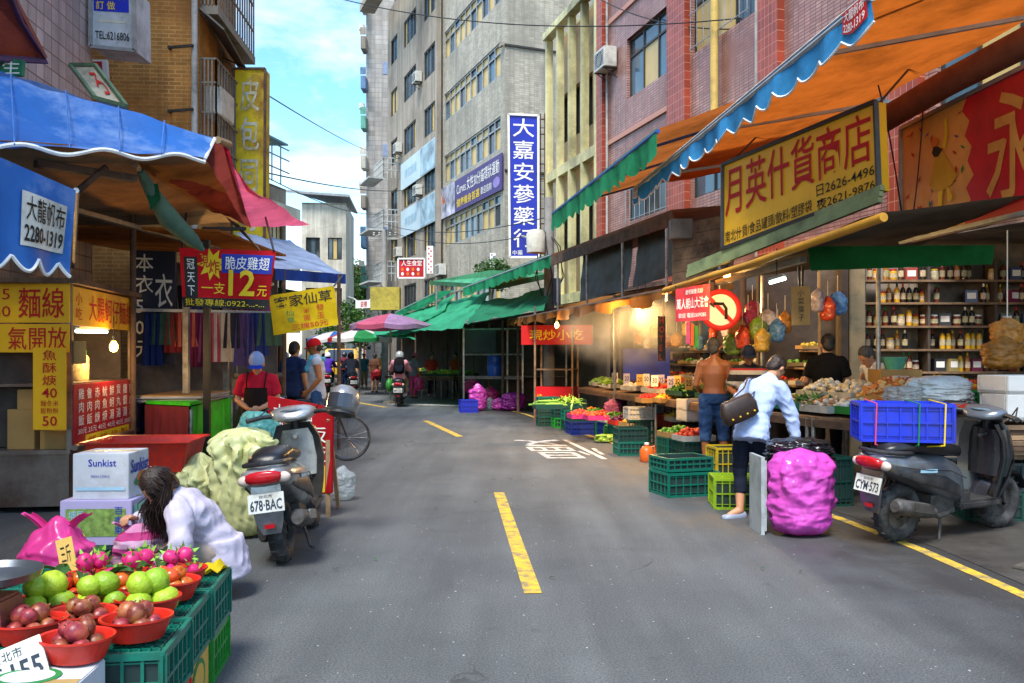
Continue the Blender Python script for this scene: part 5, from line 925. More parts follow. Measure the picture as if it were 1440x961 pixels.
    m = MB(); m.loft([ring((0, -.955, .675), .135, .05, 14), ring((0, -.995, .68), .12, .045, 14), ring((0, -1.01, .685), .08, .028, 14)]); m.build('tail_light', redl, t, smooth=60)
    m = MB(); m.loft([[V((x, y, z)) for x, y, z in ((-.075, .66+.29*cos(a), .245+.29*sin(a)), (0, .66+.31*cos(a), .245+.31*sin(a)), (.075, .66+.29*cos(a), .245+.29*sin(a)), (0, .66+.285*cos(a), .245+.285*sin(a)))] for a in [radians(d) for d in range(20, 171, 15)]]); m.build('front_fender', sh, t, smooth=60)
    m = MB(); m.loft([[V((-w_, y, z)), V((w_, y, z)), V((w_, y+.015, z-.005)), V((-w_, y+.015, z-.005))] for w_, y, z in ((.10, -.93, .63), (.11, -.955, .5), (.095, -.94, .36), (.06, -.915, .27))]); m.build('rear_fender', paintm, t, smooth=30)
    m = MB(); m.box((0, -.948, .33), (.07, .012, .028)); m.build('reflector', redl, t)
    if plate:
        m = MB(); R_ = Matrix.Rotation(radians(-12), 3, 'X'); m.box((0, -.975, .50), (.25, .006, .135), R_); p_ = m.build('number_plate', platem, t, bevel=.002)
        fm = lambda u, v: V((0, -.975, .50))+R_@V(((u-.5)*.25, -.0055, (v-.5)*.135)); letters(p_, fm, plate, (.06, .12, .94, .68), M('plate_ink', (.02, .03, .05), .5, bump=0), .02, name='characters'); letters(p_, fm, '台北市', (.32, .76, .68, .92), MATS['plate_ink'], .0, name='characters')
    m = MB(); m.tube([(.10, -.15, .22), (.15, -.32, .22), (.17, -.42, .26)], .022, 8); m.tube([(.17, -.40, .26), (.175, -.5, .285), (.18, -.84, .345), (.18, -.87, .35)], [.04, .062, .066, .045], 14); m.build('exhaust', engine, t); m = MB(); m.box((.245, -.62, .33), (.012, .26, .07), Matrix.Rotation(radians(-10), 3, 'X')); m.build('heat_shield', chrome, t, bevel=.005)
    m = MB(); m.loft([ring((-.10, -.15, .28), .05, .08, 12), ring((-.12, -.4, .27), .06, .1, 12), ring((-.12, -.62, .25), .055, .09, 12), ring((-.11, -.74, .25), .03, .05, 12)]); m.box((0, -.2, .3), (.2, .3, .16)); m.build('engine', engine, t, smooth=60)
    m = MB(); m.cyl((-.12, -.66, .3), (-.12, -.56, .55), .03, n=10); m.build('shock_absorber', redl if False else blk, t)
    for s_ in (-1, 1):
        m = MB(); m.tube([(s_*.3, .36, 1.03), (s_*.22, .5, 1.1), (s_*.1, .56, .96)], .006, 5); m.build('brake_cable', blk, t)
        m = MB(); m.tube([(s_*.187, -.88, .67), (s_*.196, -.7, .645), (s_*.198, -.5, .62), (s_*.19, -.25, .60), (s_*.165, -.02, .52)], .004, 5); m.build('panel_gap', blk, t)
        m = MB(); m.grid(lambda u, v: V((s_*(.1975+.001*u), -.62+.2*u, .605+.03*v-.01*u)), 4, 1); m.build('decal', ink['sky'], t)
    m = MB(); m.cyl((0, .38, .84), (0, .345, .84), .018, n=12); m.build('ignition_lock', chrome, t)
    for s_ in (-1, 1): m = MB(); m.tube([(s_*.08, -.2, .22), (s_*.13, -.26, .02), (s_*.16, -.30, .012)], .012, 6); m.build('stand_leg', engine, t)
    return t
silver = M('silver_paint', (.42, .43, .43), .3, metal=.55, var=.1, bump=.03, coat=.5, dirt=(.13, .12, .11), dirts=.4); bluegrey = M('blue_grey_paint', (.16, .18, .21), .28, metal=.5, var=.1, bump=.03, coat=.5, dirt=(.10, .09, .08), dirts=.35)
redp = M('scooter_red', (.30, .02, .02), .3, coat=.5, bump=.02); whp = M('scooter_white', (.6, .6, .58), .3, coat=.5, bump=.02); bkp = M('scooter_black', (.02, .02, .024), .25, coat=.6, bump=.02)
s1 = scooter('silver scooter with a helmet on its handlebar before the red menu board', silver, '678·BAC', mirrors=False); s1.location = (-1.72, 6.92, 0); s1.rotation_euler = (0, radians(-7), radians(4)); 
s2 = scooter('grey scooter with plate CYM-573 carrying a blue crate beside the plank table', bluegrey, 'CYM·573', mirrors=False, shield=bkp); s2.location = (3.70, 7.27, 0); s2.rotation_euler = (0, radians(4), radians(-64))
t = thing('helmet', 'dull silver open-face helmet hanging on the silver scooter handlebar', 'helmet', (-1.43, 7.22, 1.12), radians(-20)); R_ = Matrix.Rotation(radians(-18), 3, 'X')
m = MB(); m.lathe([(.001, .155), (.06, .148), (.105, .115), (.13, .06), (.137, 0), (.132, -.06), (.12, -.075)], 26, R=R_); m.build('shell', M('helmet_silver', (.33, .33, .33), .3, metal=.5, bump=.02, coat=.5, dirt=(.15, .13, .11)), t); m = MB(); m.lathe([(.12, -.07), (.122, -.1), (.09, -.11), (.06, -.02)], 24, R=R_); m.build('lining', blk, t)
m = MB(); m.grid(lambda u, v: R_@V((.142*cos(-2.6+2.1*u), .142*sin(-2.6+2.1*u), .06-.12*v)), 14, 4); m.build('visor', M('smoke_visor', (.03, .03, .035), .08, bump=0, spec=.8), t)
# parked and ridden scooters further off
def far_scooter(label, pm, loc, rz, plate): o = scooter(label, pm, plate); o.location = loc; o.rotation_euler.z = rz; return o
far_scooter('dark scooter ridden by the helmeted rider with a black backpack', bkp, (G(561, 571).x, 26.0, 0), radians(4), 'MEN-206'); far_scooter('black scooter ridden by the rider in blue jeans', bkp, (G(499, 553).x, 33.6, 0), radians(18), 'PLK-381'); far_scooter('black scooter of the purple-shirted rider', bkp, (G(469, 550).x, 35.5, 0), radians(10), '7KN-402'); far_scooter('white scooter approaching beside the red-capped man', whp, (G(425, 548).x, 37.5, 0), radians(188), None)
sc = scooter('black scooter parked beside the blue-capped seller facing the street', bkp, None); sc.location = (-2.95, 10.6, 0); sc.rotation_euler.z = radians(160)
# bicycle behind the menu board
t = thing('bicycle', 'black bicycle standing behind the red menu board', 'bicycle', (-2.78, 12.3, 0), radians(6)); 
for s_, nm in ((.40, 'front_wheel'), (-.62, 'rear_wheel')):
    w_ = thing_part(nm, t, (s_, 0, .335)); m = MB(); m.torus((0, 0, 0), (0, 1, 0), .318, .018, 40, 8); m.build('tyre', rubber, w_); m = MB(); m.torus((0, 0, 0), (0, 1, 0), .298, .008, 40, 6)
    m.build('rim', chrome, w_); m = MB()
    for k in range(20): a = 2*pi*k/20; m.cyl((0, .02*(-1)**k, 0), (.3*cos(a), 0, .3*sin(a)), .0018, n=4, cap=False)
    m.build('spokes', chrome, w_)
for nm, pts in (('frame', [(-.62, 0, .335), (-.15, 0, .3), (.22, 0, .75), (-.22, 0, .80), (-.15, 0, .3)]), ('seat_stay', [(-.62, 0, .335), (-.22, 0, .78)]), ('fork', [(.40, 0, .335), (.30, 0, .6), (.2, 0, .95)]), ('handlebar', [(.2, -.27, 1.0), (.22, 0, .97), (.2, .27, 1.0)])): m = MB(); m.tube(pts, .016, 8); m.build(nm, blackm, t)
m = MB(); m.ell((-.24, 0, .86), (.13, .07, .035)); m.build('saddle', seatm, t); m = MB(); m.torus((-.15, .03, .3), (0, 1, 0), .09, .008, 20, 6); m.build('chainring', engine, t); m = MB(); m.tube([(-.62, .02, .335), (-.9, .02, .56), (-.62, .02, .7), (-.35, .02, .56)], .01, 6); m.build('rear_rack', blackm, t)
t = thing('van', 'small yellow minivan waiting at the far end of the street', 'van', (G(492, 540).x-.4, 45.5, 0), radians(10))
vy = M('van_yellow', C('d8a01c'), .35, coat=.4, bump=.02); m = MB(); prof = [(-1.9, .35), (-1.9, 1.0), (-1.75, 1.15), (-1.2, 1.85), (1.8, 1.9), (1.9, 1.6), (1.9, .35)]; m.poly([(-.8, y, z) for y, z in prof], (1.6, 0, 0)); m.build('body', vy, t, bevel=.06, seg=3)
for y in (-1.15, 1.15):
    for s_ in (-1, 1): m = MB(); m.torus((s_*.72, y, .32), (1, 0, 0), .22, .1, 24, 8); m.cyl((s_*.66, y, .32), (s_*.78, y, .32), .18, n=18); m.build('wheel', rubber, t)
m = MB(); m.add([(-.7, -1.72, 1.2), (.7, -1.72, 1.2), (.64, -1.24, 1.8), (-.64, -1.24, 1.8)], [(0, 1, 2, 3)]); m.v = [p+V((0, -.035, .02)) for p in m.v]; m.build('windscreen', glassd, t)
for x in (-.45, .0, .45): m = MB(); m.box((x, 1.91, 1.42), (.36, .02, .42)); m.build('rear_window', glassd, t, bevel=.01)
for s_ in (-1, 1):
    for k in range(3): m = MB(); m.box((s_*.805, -.75+.9*k, 1.42), (.02, .75, .4)); m.build('side_window', glassd, t, bevel=.01)
    m = MB(); m.box((s_*.55, -1.92, .75), (.28, .04, .16)); m.build('headlight', amb, t, bevel=.01)
m = MB(); m.box((0, -1.93, .48), (1.5, .08, .16)); m.build('bumper', blk, t, bevel=.02)

# ================================================================== GOODS
def crate_mesh(w, d, h, mat, nx=7, nz=3, lid=False):
    m = MB(); th = .012
    for z, hh in ((.012, .024), (h*.5, .014), (h-.014, .028)):
        e = .006 if hh > .02 else 0
        for s_ in (-1, 1): m.box((0, s_*(d/2-th/2), z), (w+e, th+e, hh)); m.box((s_*(w/2-th/2), 0, z), (th+e, d-2*th, hh))
    for k in range(nx+1):
        x = -w/2+w*k/nx
        for s_ in (-1, 1): m.box((x*(1-th/w), s_*(d/2-th/2-.001), h/2), (.012 if 0 < k < nx else .03, th, h-.02))
    ny = max(2, round(nx*d/w))
    for k in range(ny+1):
        y = -d/2+d*k/ny
        for s_ in (-1, 1): m.box((s_*(w/2-th/2-.001), y*(1-th/d), h/2), (th, .012 if 0 < k < ny else .03, h-.02))
    for zz in [h*(i+.5)/nz for i in range(nz)]:
        for s_ in (-1, 1): m.box((0, s_*(d/2-th*.6), zz), (w-.02, .006, .006)); m.box((s_*(w/2-th*.6), 0, zz), (.006, d-.02, .006))
    m.box((0, 0, .012), (w-.02, d-.02, .008))
    if lid:
        for k in range(1, 14): m.box((-w/2+w*k/14, 0, h-.02), (.008, d-.02, .012))
        for k in range(1, 9): m.box((0, -d/2+d*k/9, h-.02), (w-.02, .008, .012))
        m.box((0, 0, h-.04), (w-.02, d-.02, .006))
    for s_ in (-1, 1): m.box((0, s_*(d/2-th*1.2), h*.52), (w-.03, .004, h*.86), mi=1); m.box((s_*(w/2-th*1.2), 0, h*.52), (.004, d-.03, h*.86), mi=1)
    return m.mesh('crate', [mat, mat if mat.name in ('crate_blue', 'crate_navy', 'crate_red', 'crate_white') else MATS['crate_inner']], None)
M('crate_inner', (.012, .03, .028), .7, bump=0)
cr_teal = plastic('crate_teal', '0f6a58'); cr_green = plastic('crate_green', '1f8a2c'); cr_dk = plastic('crate_dark_green', '14443a'); cr_lime = plastic('crate_lime', '86a81c'); cr_blue = plastic('crate_blue', '1c34c0'); cr_red = plastic('crate_red', 'd0301c'); cr_grey = plastic('crate_slate', '2f4248'); cr_white = plastic('crate_white', 'b8b8b0'); cr_navy = plastic('crate_navy', '1c2f7a')
_CR = {}
def crate(mat, loc, rz, label, size=(.5, .36, .25), group=None, lid=False):
    k = (mat.name, size, lid)
    if k not in _CR: _CR[k] = crate_mesh(*size, mat, lid=lid)
    o = obj('crate', _CR[k], None, loc); o.rotation_euler.z = rz; return tag(o, label, 'crate', group)
# --- near left fruit stand
RZ = .13
for (x, y, lab, mt, lo, ll) in ((-1.53, 3.25, 'teal crate under the passion fruit baskets, nearest the white carton', cr_teal, cr_red, 'red crate under the teal crate beside the white carton'), (-1.60, 3.66, 'teal crate under the guava baskets', cr_teal, None, ''), (-1.65, 4.09, 'teal crate with the yellow cloth on its corner beside the kneeling woman', cr_teal, cr_green, 'bright green crate under the teal crate beside the kneeling woman'), (-2.03, 3.3, 'teal crate beside the weighing scale', cr_teal, cr_dk, 'dark green crate under the teal crate beside the weighing scale'), (-2.1, 3.72, 'teal crate under the guavas behind the scale', cr_teal, cr_dk, 'dark green crate under the guavas behind the scale'), (-2.15, 4.14, 'teal crate in front of the pink carrier bag', cr_teal, cr_dk, 'dark green crate on the ground before the pink carrier bag')):
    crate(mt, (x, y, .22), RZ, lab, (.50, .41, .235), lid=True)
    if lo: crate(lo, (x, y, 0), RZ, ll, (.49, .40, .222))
def carton(loc, rz, size, mat, label, prints=(), parent=None):
    w, d, h = size; t = thing('carton', label, 'box', loc, rz); m = MB(); m.box((0, 0, h/2), (w, d, h)); m.build('box', mat, t, bevel=.004)
    m = MB(); m.box((0, 0, h+.001), (w*.98, .05, .002)); m.build('tape', plastic('parcel_tape', 'a8905c'), t)
    F_ = {'front': lambda u, v: V((-w/2+w*u, -d/2-.003, h*v)), 'right': lambda u, v: V((w/2+.003, -d/2+d*u, h*v)), 'top': lambda u, v: V((-w/2+w*u, -d/2+d*v, h+.004))}
    for i_, (face, kind, *a) in enumerate(prints):
        nf_ = {'front': V((0, -1, 0)), 'right': V((1, 0, 0)), 'top': V((0, 0, 1))}[face]*.0012*i_; f = lambda u, v, g_=F_[face], e_=nf_: g_(u, v)+e_
        if kind == 'text': letters(t, f, a[0], a[1], a[2], a[3] if len(a) > 3 else .01)
        else: patch(t, f, a[0], a[1], nu=4, nv=4, pts=a[2] if len(a) > 2 else None)
    return t
whc = M('white_carton', C('c9cbd0'), .7, var=.06, bump=.04, sc=5, dirt=C('a8a8a8'), dirts=.25); circ = [(.5+.5*cos(a), .5+.5*sin(a)) for a in [k*pi/10 for k in range(20)]]
carton((-1.60, 3.66, 0), RZ, (.49, .40, .22), M('yellow_carton', C('c8a24a'), .8, var=.08), 'yellow printed carton with a green ring under the guava crate', [('right', 'patch', (.2, .1, .8, .95), ink['green'], circ), ('right', 'patch', (.27, .2, .73, .86), M('yellow_carton', C('c8a24a')), circ), ('right', 'text', 'FRUIT', (.2, .02, .8, .12), ink['red'])])
carton((-1.70, 2.80, 0), RZ-.05, (.54, .44, .445), whc, 'white carton with green print on its lid in front of the fruit crates', [('top', 'patch', (.45, .45, .85, .8), ink['green'], circ), ('top', 'patch', (.49, .49, .81, .76), whc, circ), ('top', 'text', 'MELONS', (.3, .12, .8, .3), ink['green'], .02), ('top', 'patch', (.1, .75, .2, .95), ink['pink']), ('top', 'patch', (.28, .55, .42, .72), ink['black'], [(0, 0), (.3, .2), (1, .9), (.8, 1), (.2, .5)])])
carton((-2.79, 5.95, .55), .05, (.37, .36, .31), whc, 'white orange carton with an orange printed on its side, topmost of its stack', [('front', 'text', 'Sunkist', (.28, .72, .78, .88), ink['blue'], .01), ('front', 'text', 'FRESH CITRUS', (.33, .48, .66, .53), ink['blue'], 0), ('front', 'patch', (.06, .2, .94, .27), ink['sky']), ('right', 'text', 'Sunkist', (.08, .55, .95, .85), ink['blue'], .02), ('right', 'patch', (.35, .18, .85, .55), ink['orange'], circ), ('right', 'patch', (.22, .25, .42, .42), ink['green'], [(0, .5), (.5, 0), (1, .5), (.5, 1)])])
carton((-2.80, 5.92, .25), .05, (.47, .40, .30), M('lilac_carton', C('b3a8cc'), .7, var=.06, bump=.04), 'lilac passion fruit carton with a printed fruit picture, under the orange carton', [('front', 'patch', (.08, .2, .92, .82), M('leaf_print', C('7d9a4a'), .6, var=.5, sc=25, bump=0)), ('front', 'text', '百\n香\n果', (.76, .25, .88, .86), ink['blue'], .02), ('front', 'text', '埔里', (.12, .58, .34, .78), ink['sky'], .02), ('front', 'patch', (.12, .12, .32, .42), M('passion_print', C('5a1f3a'), .6, bump=0), circ), ('front', 'patch', (.22, .08, .36, .3), ink['yellow'], circ), ('right', 'patch', (.05, .1, .95, .9), M('pale_green_print', C('9fd0b8'), .6, var=.3, sc=14, bump=0))])
crate(cr_grey, (-2.78, 5.92, 0), .05, 'slate grey crate under the passion fruit carton', (.44, .38, .25)); crate(cr_green, (-2.28, 5.86, 0), .05, 'bright green bin beside the slate grey crate', (.3, .36, .42)); crate(cr_dk, (-3.25, 7.5, 0), .1, 'dark green crate below the orange red tub', (.62, .45, .27)); crate(cr_dk, (-3.25, 7.5, .27), .1, 'dark green crate directly under the orange red tub', (.62, .45, .26))
m = MB(); m.loft([[V((s_*w_, q*d_, z)) for s_, q in ((-1, -1), (1, -1), (1, 1), (-1, 1))] for w_, d_, z in ((.36, .27, .0), (.42, .32, .26), (.45, .35, .27), (.45, .35, .25), (.41, .31, .25), (.35, .26, .02))], False); m.add([(-.35, -.26, .02), (.35, -.26, .02), (.35, .26, .02), (-.35, .26, .02)], [(0, 1, 2, 3)]); o = m.build('plastic_tub', plastic('tub_orange_red', 'd8301a'), bevel=.006, loc=(-3.2, 7.5, .53)); o.rotation_euler.z = .1; tag(o, 'large orange red plastic tub stacked on dark crates beside the cart', 'tub')
# baskets and fruit
bask_red = plastic('basket_red', 'c8281a', .4)
def basket_mesh():
    m = MB(); n = 44; sx, sy = .125, .098; rg = []
    for r_, z, rib in ((.02, .004, 0), (.74, .004, 0), (.78, .012, 1), (1, .075, 1), (1.06, .08, 0), (1.06, .088, 0), (.97, .085, 0), (.74, .014, 0), (.02, .012, 0)):
        rg.append([V((sx*(r_-.025*rib*(k % 2))*cos(2*pi*k/n), sy*(r_-.025*rib*(k % 2))*sin(2*pi*k/n), z)) for k in range(n)])
    m.loft(rg, False); return m.mesh('basket', bask_red, 30)
BKM = basket_mesh()
def leafmesh(): m = MB(); m.grid(lambda u, v: V(((v-.5)*.05*sin(pi*min(u+.02, 1))*1.1, u*.12-.06, .02*sin(pi*u)+.012*abs(v-.5)*2)), 8, 4); return m.mesh('leaf', M('fruit_leaf', (.035, .11, .02), .4, bump=.05, trans=.2), 60)
LFM = leafmesh()
def fruit_mesh(kind):
    m = MB()
    if kind == 'guava': m.lathe([(.001, -.048), (.02, -.046), (.042, -.03), (.052, 0), (.048, .024), (.03, .042), (.012, .047), (.006, .044), (.001, .044)], 18); mt = M('guava_skin', C('9cb52a'), .4, rnd=.22, var=.25, sc=22, bump=.35, bsc=40, dirt=C('6f8a1c'), dirts=.3)
    if kind == 'passion': m.lathe([(.001, -.036), (.018, -.033), (.031, -.016), (.034, .004), (.028, .022), (.012, .034), (.003, .036), (.003, .044), (.001, .044)], 14); mt = M('passion_skin', C('7d2a2e'), .35, rnd=.22, var=.55, sc=16, bump=.1, dirt=C('a8683c'), dirts=.45)
    if kind == 'tomato': m.lathe([(.001, -.034), (.02, -.032), (.038, -.012), (.04, .008), (.03, .028), (.012, .034), (.002, .029)], 16); mt = M('tomato_skin', C('c8401c'), .25, rnd=.22, var=.2, bump=.02)
    if kind == 'orange': m.lathe([(.001, -.036), (.02, -.032), (.036, -.01), (.037, .01), (.022, .032), (.001, .036)], 14); mt = M('orange_skin', C('d87a14'), .45, var=.15, bump=.3, bsc=60)
    if kind == 'dragon':
        m.lathe([(.001, -.05), (.025, -.045), (.045, -.015), (.047, .01), (.03, .04), (.01, .052), (.001, .054)], 14)
        for k in range(14): a = k*2.4; z = -.035+.006*k; rr = .043; p = V((rr*cos(a), rr*sin(a), z)); q = V((cos(a), sin(a), .8)).normalized(); u = V((-sin(a), cos(a), 0)); m.add([p-u*.012, p+u*.012, p+q*.038], [(0, 1, 2)], 1)
        return m.mesh('dragon_fruit', [M('dragon_skin', C('c8246a'), .4, var=.2, bump=.1), M('dragon_scale', C('7db03c'), .5)], 50)
    return m.mesh(kind, mt, 60)
FM = {k: fruit_mesh(k) for k in ('guava', 'passion', 'tomato', 'orange', 'dragon')}
nm_ = dict(guava='guava', passion='passion_fruit', tomato='tomato', orange='orange', dragon='dragon_fruit'); r = random.Random(11)
def place(kind, p, lab, grp, sc=1):
    o = obj(nm_[kind], FM[kind], None, p); o.rotation_euler = (r.uniform(-.9, .9), r.uniform(-.9, .9), r.uniform(0, 6)); k_s = sc*r.uniform(.85, 1.12)*(.82 if kind == 'dragon' else 1); o.scale = (k_s*r.uniform(.94, 1.06), k_s, k_s*r.uniform(.92, 1.06)); tag(o, lab, nm_[kind].replace('_', ' '), grp); return o
TZ = .457
def basket(px, py, kind, n, lab, flab, z=TZ, rad=.05):
    Y = (EYE-z-.05)*FP/(py-HOR); x = (px-720)/FP*Y; o = obj('basket', BKM, None, (x, Y, z)); o.rotation_euler.z = r.uniform(-.3, .3); tag(o, lab, 'basket', 'red fruit baskets')
    R_ = .034 if kind in ('passion', 'tomato', 'orange') else .048; k1 = 3 if kind in ('guava', 'dragon') else min(n, 5)
    for i in range(k1): a = 2*pi*i/k1+.3; place(kind, (x+rad*1.2*cos(a), Y+rad*.95*sin(a), z+.02+R_), flab, flab+' group')
    for i in range(n-k1): a = 2*pi*i/max(1, n-k1)+.9; place(kind, (x+.035*cos(a), Y+.03*sin(a), z+.02+R_*2.5), flab, flab+' group')
pf = 'ripe passion fruit in the red basket '
basket(108, 908, 'passion', 8, 'red basket of passion fruit standing on the white carton', pf+'on the white carton', .452)
basket(42, 885, 'passion', 8, 'red basket of passion fruit beside the weighing scale', pf+'beside the weighing scale'); basket(116, 872, 'passion', 8, 'red basket of passion fruit in the middle of its row', pf+'in the middle of its row'); basket(192, 880, 'passion', 8, 'red basket of passion fruit at the open end of its row', pf+'at the open end of its row')
gv = 'green guava in the red basket '
basket(62, 856, 'guava', 5, 'red basket of green guavas behind the scale-side passion fruit', gv+'behind the scale-side passion fruit', rad=.055); basket(137, 854, 'guava', 5, 'red basket of green guavas in the middle of its row', gv+'in the middle of its row', rad=.055); basket(208, 851, 'guava', 5, 'red basket of green guavas at the street end of its row', gv+'at the street end of its row', rad=.055)
basket(100, 836, 'tomato', 7, 'red basket of tomatoes half hidden behind the guavas', 'tomato half hidden behind the guavas'); basket(172, 832, 'tomato', 8, 'red basket of tomatoes between guavas and dragon fruit', 'tomato between guavas and dragon fruit'); basket(240, 826, 'tomato', 8, 'red basket of tomatoes at the crate edge', 'tomato in the basket at the crate edge')
dg_ = 'pink dragon fruit with green scales in the basket '
basket(130, 818, 'dragon', 5, 'red basket of dragon fruit below the tall price card', dg_+'below the tall price card', rad=.06); basket(195, 814, 'dragon', 5, 'red basket of dragon fruit below the small price card', dg_+'below the small price card', rad=.06); basket(250, 810, 'dragon', 5, 'red basket of dragon fruit beside the yellow cloth', dg_+'beside the yellow cloth', rad=.06)
for k in range(16): Y = r.uniform(3.5, 4.1); x = r.uniform(-2.05, -1.5); o = obj('leaf', LFM, None, (x, Y, .56+r.uniform(0, .04))); o.rotation_euler = (r.uniform(-.5, .5), r.uniform(-.6, .6), r.uniform(0, 6)); tag(o, 'green leaf lying over the fruit baskets', 'leaf', 'leaves over the fruit')
for px, py, Y, hh, tilt, lab in ((102, 792, 4.0, .22, -.3, 'tall yellow price card stuck in the dragon fruit'), (186, 797, 4.05, .12, .1, 'small yellow price card stuck in the dragon fruit')):
    c = P(px, py, Y); t = thing('price_card', lab, 'price card', c-V((0, 0, hh/2))); t.rotation_euler = (-.2, tilt, 0); m = MB(); m.box((0, 0, hh/2-.03), (.08 if hh > .2 else .05, .004, hh+.08)); m.build('card', M('card_yellow', C('cfa858'), .8, var=.1), t); fm = lambda u, v: V(((u-.5)*.07, -.005, hh*v)); letters(t, fm, '三斤\n100', (.15, .1, .85, .9), ink['black'], 0)
m = MB(); m.grid(lambda u, v: V((-1.62+.2*u, 4.16+.14*v, .475+.02*sin(u*7)*sin(v*5)+.012*sin(u*19))), 12, 8); tag(m.build('cloth', cloth('yellow_rag', 'c8b01c', .1)), 'folded yellow cloth on the crate corner by the kneeling woman', 'cloth')
t = thing('weighing_scale', 'weighing scale with a dull steel pan at the end of the fruit stand', 'scale', (-1.98, 3.22, .46)); m = MB(); m.box((0, 0, .08), (.22, .2, .16), taper=.8); m.build('body', M('scale_red', (.22, .05, .05), .4), t, bevel=.01); m = MB(); m.cyl((0, 0, .15), (0, 0, .2), .03, n=12); m.build('neck', chrome, t); m = MB(); m.lathe([(.001, .2), (.1, .205), (.17, .225), (.185, .25), (.19, .25), (.18, .222), (.1, .195), (.001, .19)], 32); m.build('pan', M('pan_steel', (.16, .18, .2), .3, metal=.8, bump=.02), t); m = MB(); m.cyl((0, -.11, .09), (0, -.1, .09), .07, n=20); m.build('dial', ink['white'], t)
c = P(14, 942, 2.92); t = thing('number_plate', 'loose white number plate leaning on the crates below the weighing scale', 'number plate', c); t.rotation_euler = (-.25, -.38, .1); m = MB(); m.box((0, 0, 0), (.25, .005, .15)); m.build('plate', platem, t, bevel=.002); fm = lambda u, v: V(((u-.5)*.25, -.0045, (v-.5)*.15)); letters(t, fm, '7·1155', (.06, .1, .94, .6), MATS['plate_ink'], .02); letters(t, fm, '台北市', (.3, .68, .72, .92), MATS['plate_ink'], 0)
# bags
def bagmesh(w, d, h, mat, seed, knot=True, lump=.10, n=96, k_=64, fold=0):
    m = MB(); off = V((seed*7.1, seed*3.3, seed)); rg = []
    for i in range(k_+1):
        v = i/k_; z = h*v
        f = (1-abs(2*v-1)**5)**.4 if 0 < v < 1 else 0; top = max(0, (v-.72)/.28); f = f*(1-top*.75) if knot else f
        ring_ = []
        for j in range(n):
            a = 2*pi*j/n; p = V((cos(a)*w/2*f, sin(a)*d/2*f, z)); nn = noise.noise(p*(3.2/max(w, h))*2+off); n2 = noise.noise(p*(9/max(w, h))+off); n3 = 1-abs(noise.noise(p*(14/max(w, h))+off*2)); pl = sin(a*9+4*nn+6*v)*max(0, v-.35)*.12+.05*sin(a*17+v*9+5*n2)*v; n4 = abs(noise.noise(V((cos(a)*1.3+seed, sin(a)*1.3+v*2, v*9+seed*2)))) if not fold else 0; pl = pl*fold if fold else pl*.5; n5 = abs(noise.noise(V((cos(a)*2.6+seed, sin(a)*2.6-v*4, v*17+seed)))) if not fold else .2*sin(a*23+3*nn); ring_.append(p*(1-lump*.5*n5+lump*1.2*nn+lump*.45*n2+lump*.3*(n3-.6)-lump*.95*n4+(pl if not knot else pl*.6))); ring_[-1].z = max(0, z+h*.05*nn*v)
        rg.append(ring_)
    m.loft(rg, True); return m.mesh('bag', mat, 60)
def bag(label, c, size, mat, seed, knot=True, rot=0, lump=.1, name='plastic_bag', ears=None, fold=0):
    o = thing(name, label, 'bag', c, rot); w_, d_, h_ = size; obj('body', bagmesh(w_, d_, h_, mat, seed, knot, lump, fold=fold), o)
    if ears:
        for s_ in (-1, 1): m = MB(); m.grid(lambda u, v: V((s_*(w_*.12+.3*w_*v)+(u-.5)*.1*w_*1.5, .02*sin(u*9), h_*.86+h_*.22*v*(1-.3*v)+.01*sin(u*14))), 6, 6); m.build('handle', mat, o)
    return o
pinkbag = M('pink_bag', C('d83c8a'), .28, var=.2, sc=5, bump=.5, crease=9, trans=.25, spec=.6); magbag = M('magenta_bag', C('d452bc'), .25, var=.2, sc=5, bump=.5, crease=9, trans=.2, spec=.6); violet = M('violet_bag', C('9a2f9a'), .25, var=.2, sc=5, bump=.5, crease=9, trans=.2, spec=.6); pale_y = M('pale_yellow_bag', C('dcdc9c'), .3, var=.12, sc=4, bump=.4, crease=5, trans=.2, spec=.5); clearb = M('clear_bag', C('b8c4c8'), .2, var=.2, sc=6, bump=.3, trans=.35, alpha=.6); blackb = M('black_bag', (.012, .012, .014), .22, bump=.9, crease=7, spec=.6)
bag('pink carrier bag with handles behind the fruit crates', V((-2.52, 4.72, .0)), (.40, .32, .64), pinkbag, 1, ears=True)
bag('large pale yellow rubbish bag beside the silver scooter', V((-2.27, 7.2, 0)), (.50, .42, .90), pale_y, 2, False, .3, .09, fold=2.8); bag('slumped pale yellow rubbish bag behind the kneeling woman', V((-2.72, 7.45, 0)), (.52, .45, .66), pale_y, 3, True, 1, .09, fold=2.6); bag('thin teal and clear bag stuffed behind the pale yellow bags', V((-2.35, 7.9, .25)), (.4, .35, .75), M('teal_bag', C('5fa8a4'), .3, trans=.3, bump=.3), 4, False)
bag('white plastic bag with green print beside the menu board', V((-1.78, 9.0, 0)), (.26, .24, .36), clearb, 5)
bag('big magenta rubbish bag standing at the woman in the white blouse', V((2.46, 7.28, 0)), (.58, .5, .72), magbag, 6, False, .2, .10); bag('black plastic bag spilling over the magenta bag', V((2.52, 7.5, .52)), (.58, .4, .28), blackb, 7, False, 0, .2)
m = MB(); m.box((2.13, 7.42, .33), (.03, .36, .66)); m.v = [p for p in m.v]
for k in range(7): m.box((2.145, 7.26+.05*k, .33), (.04, .012, .6))
tag(m.build('pallet_board', plastic('pale_board', 'a8b0b0'), smooth=None), 'pale ribbed plastic board standing against the magenta bag', 'board')
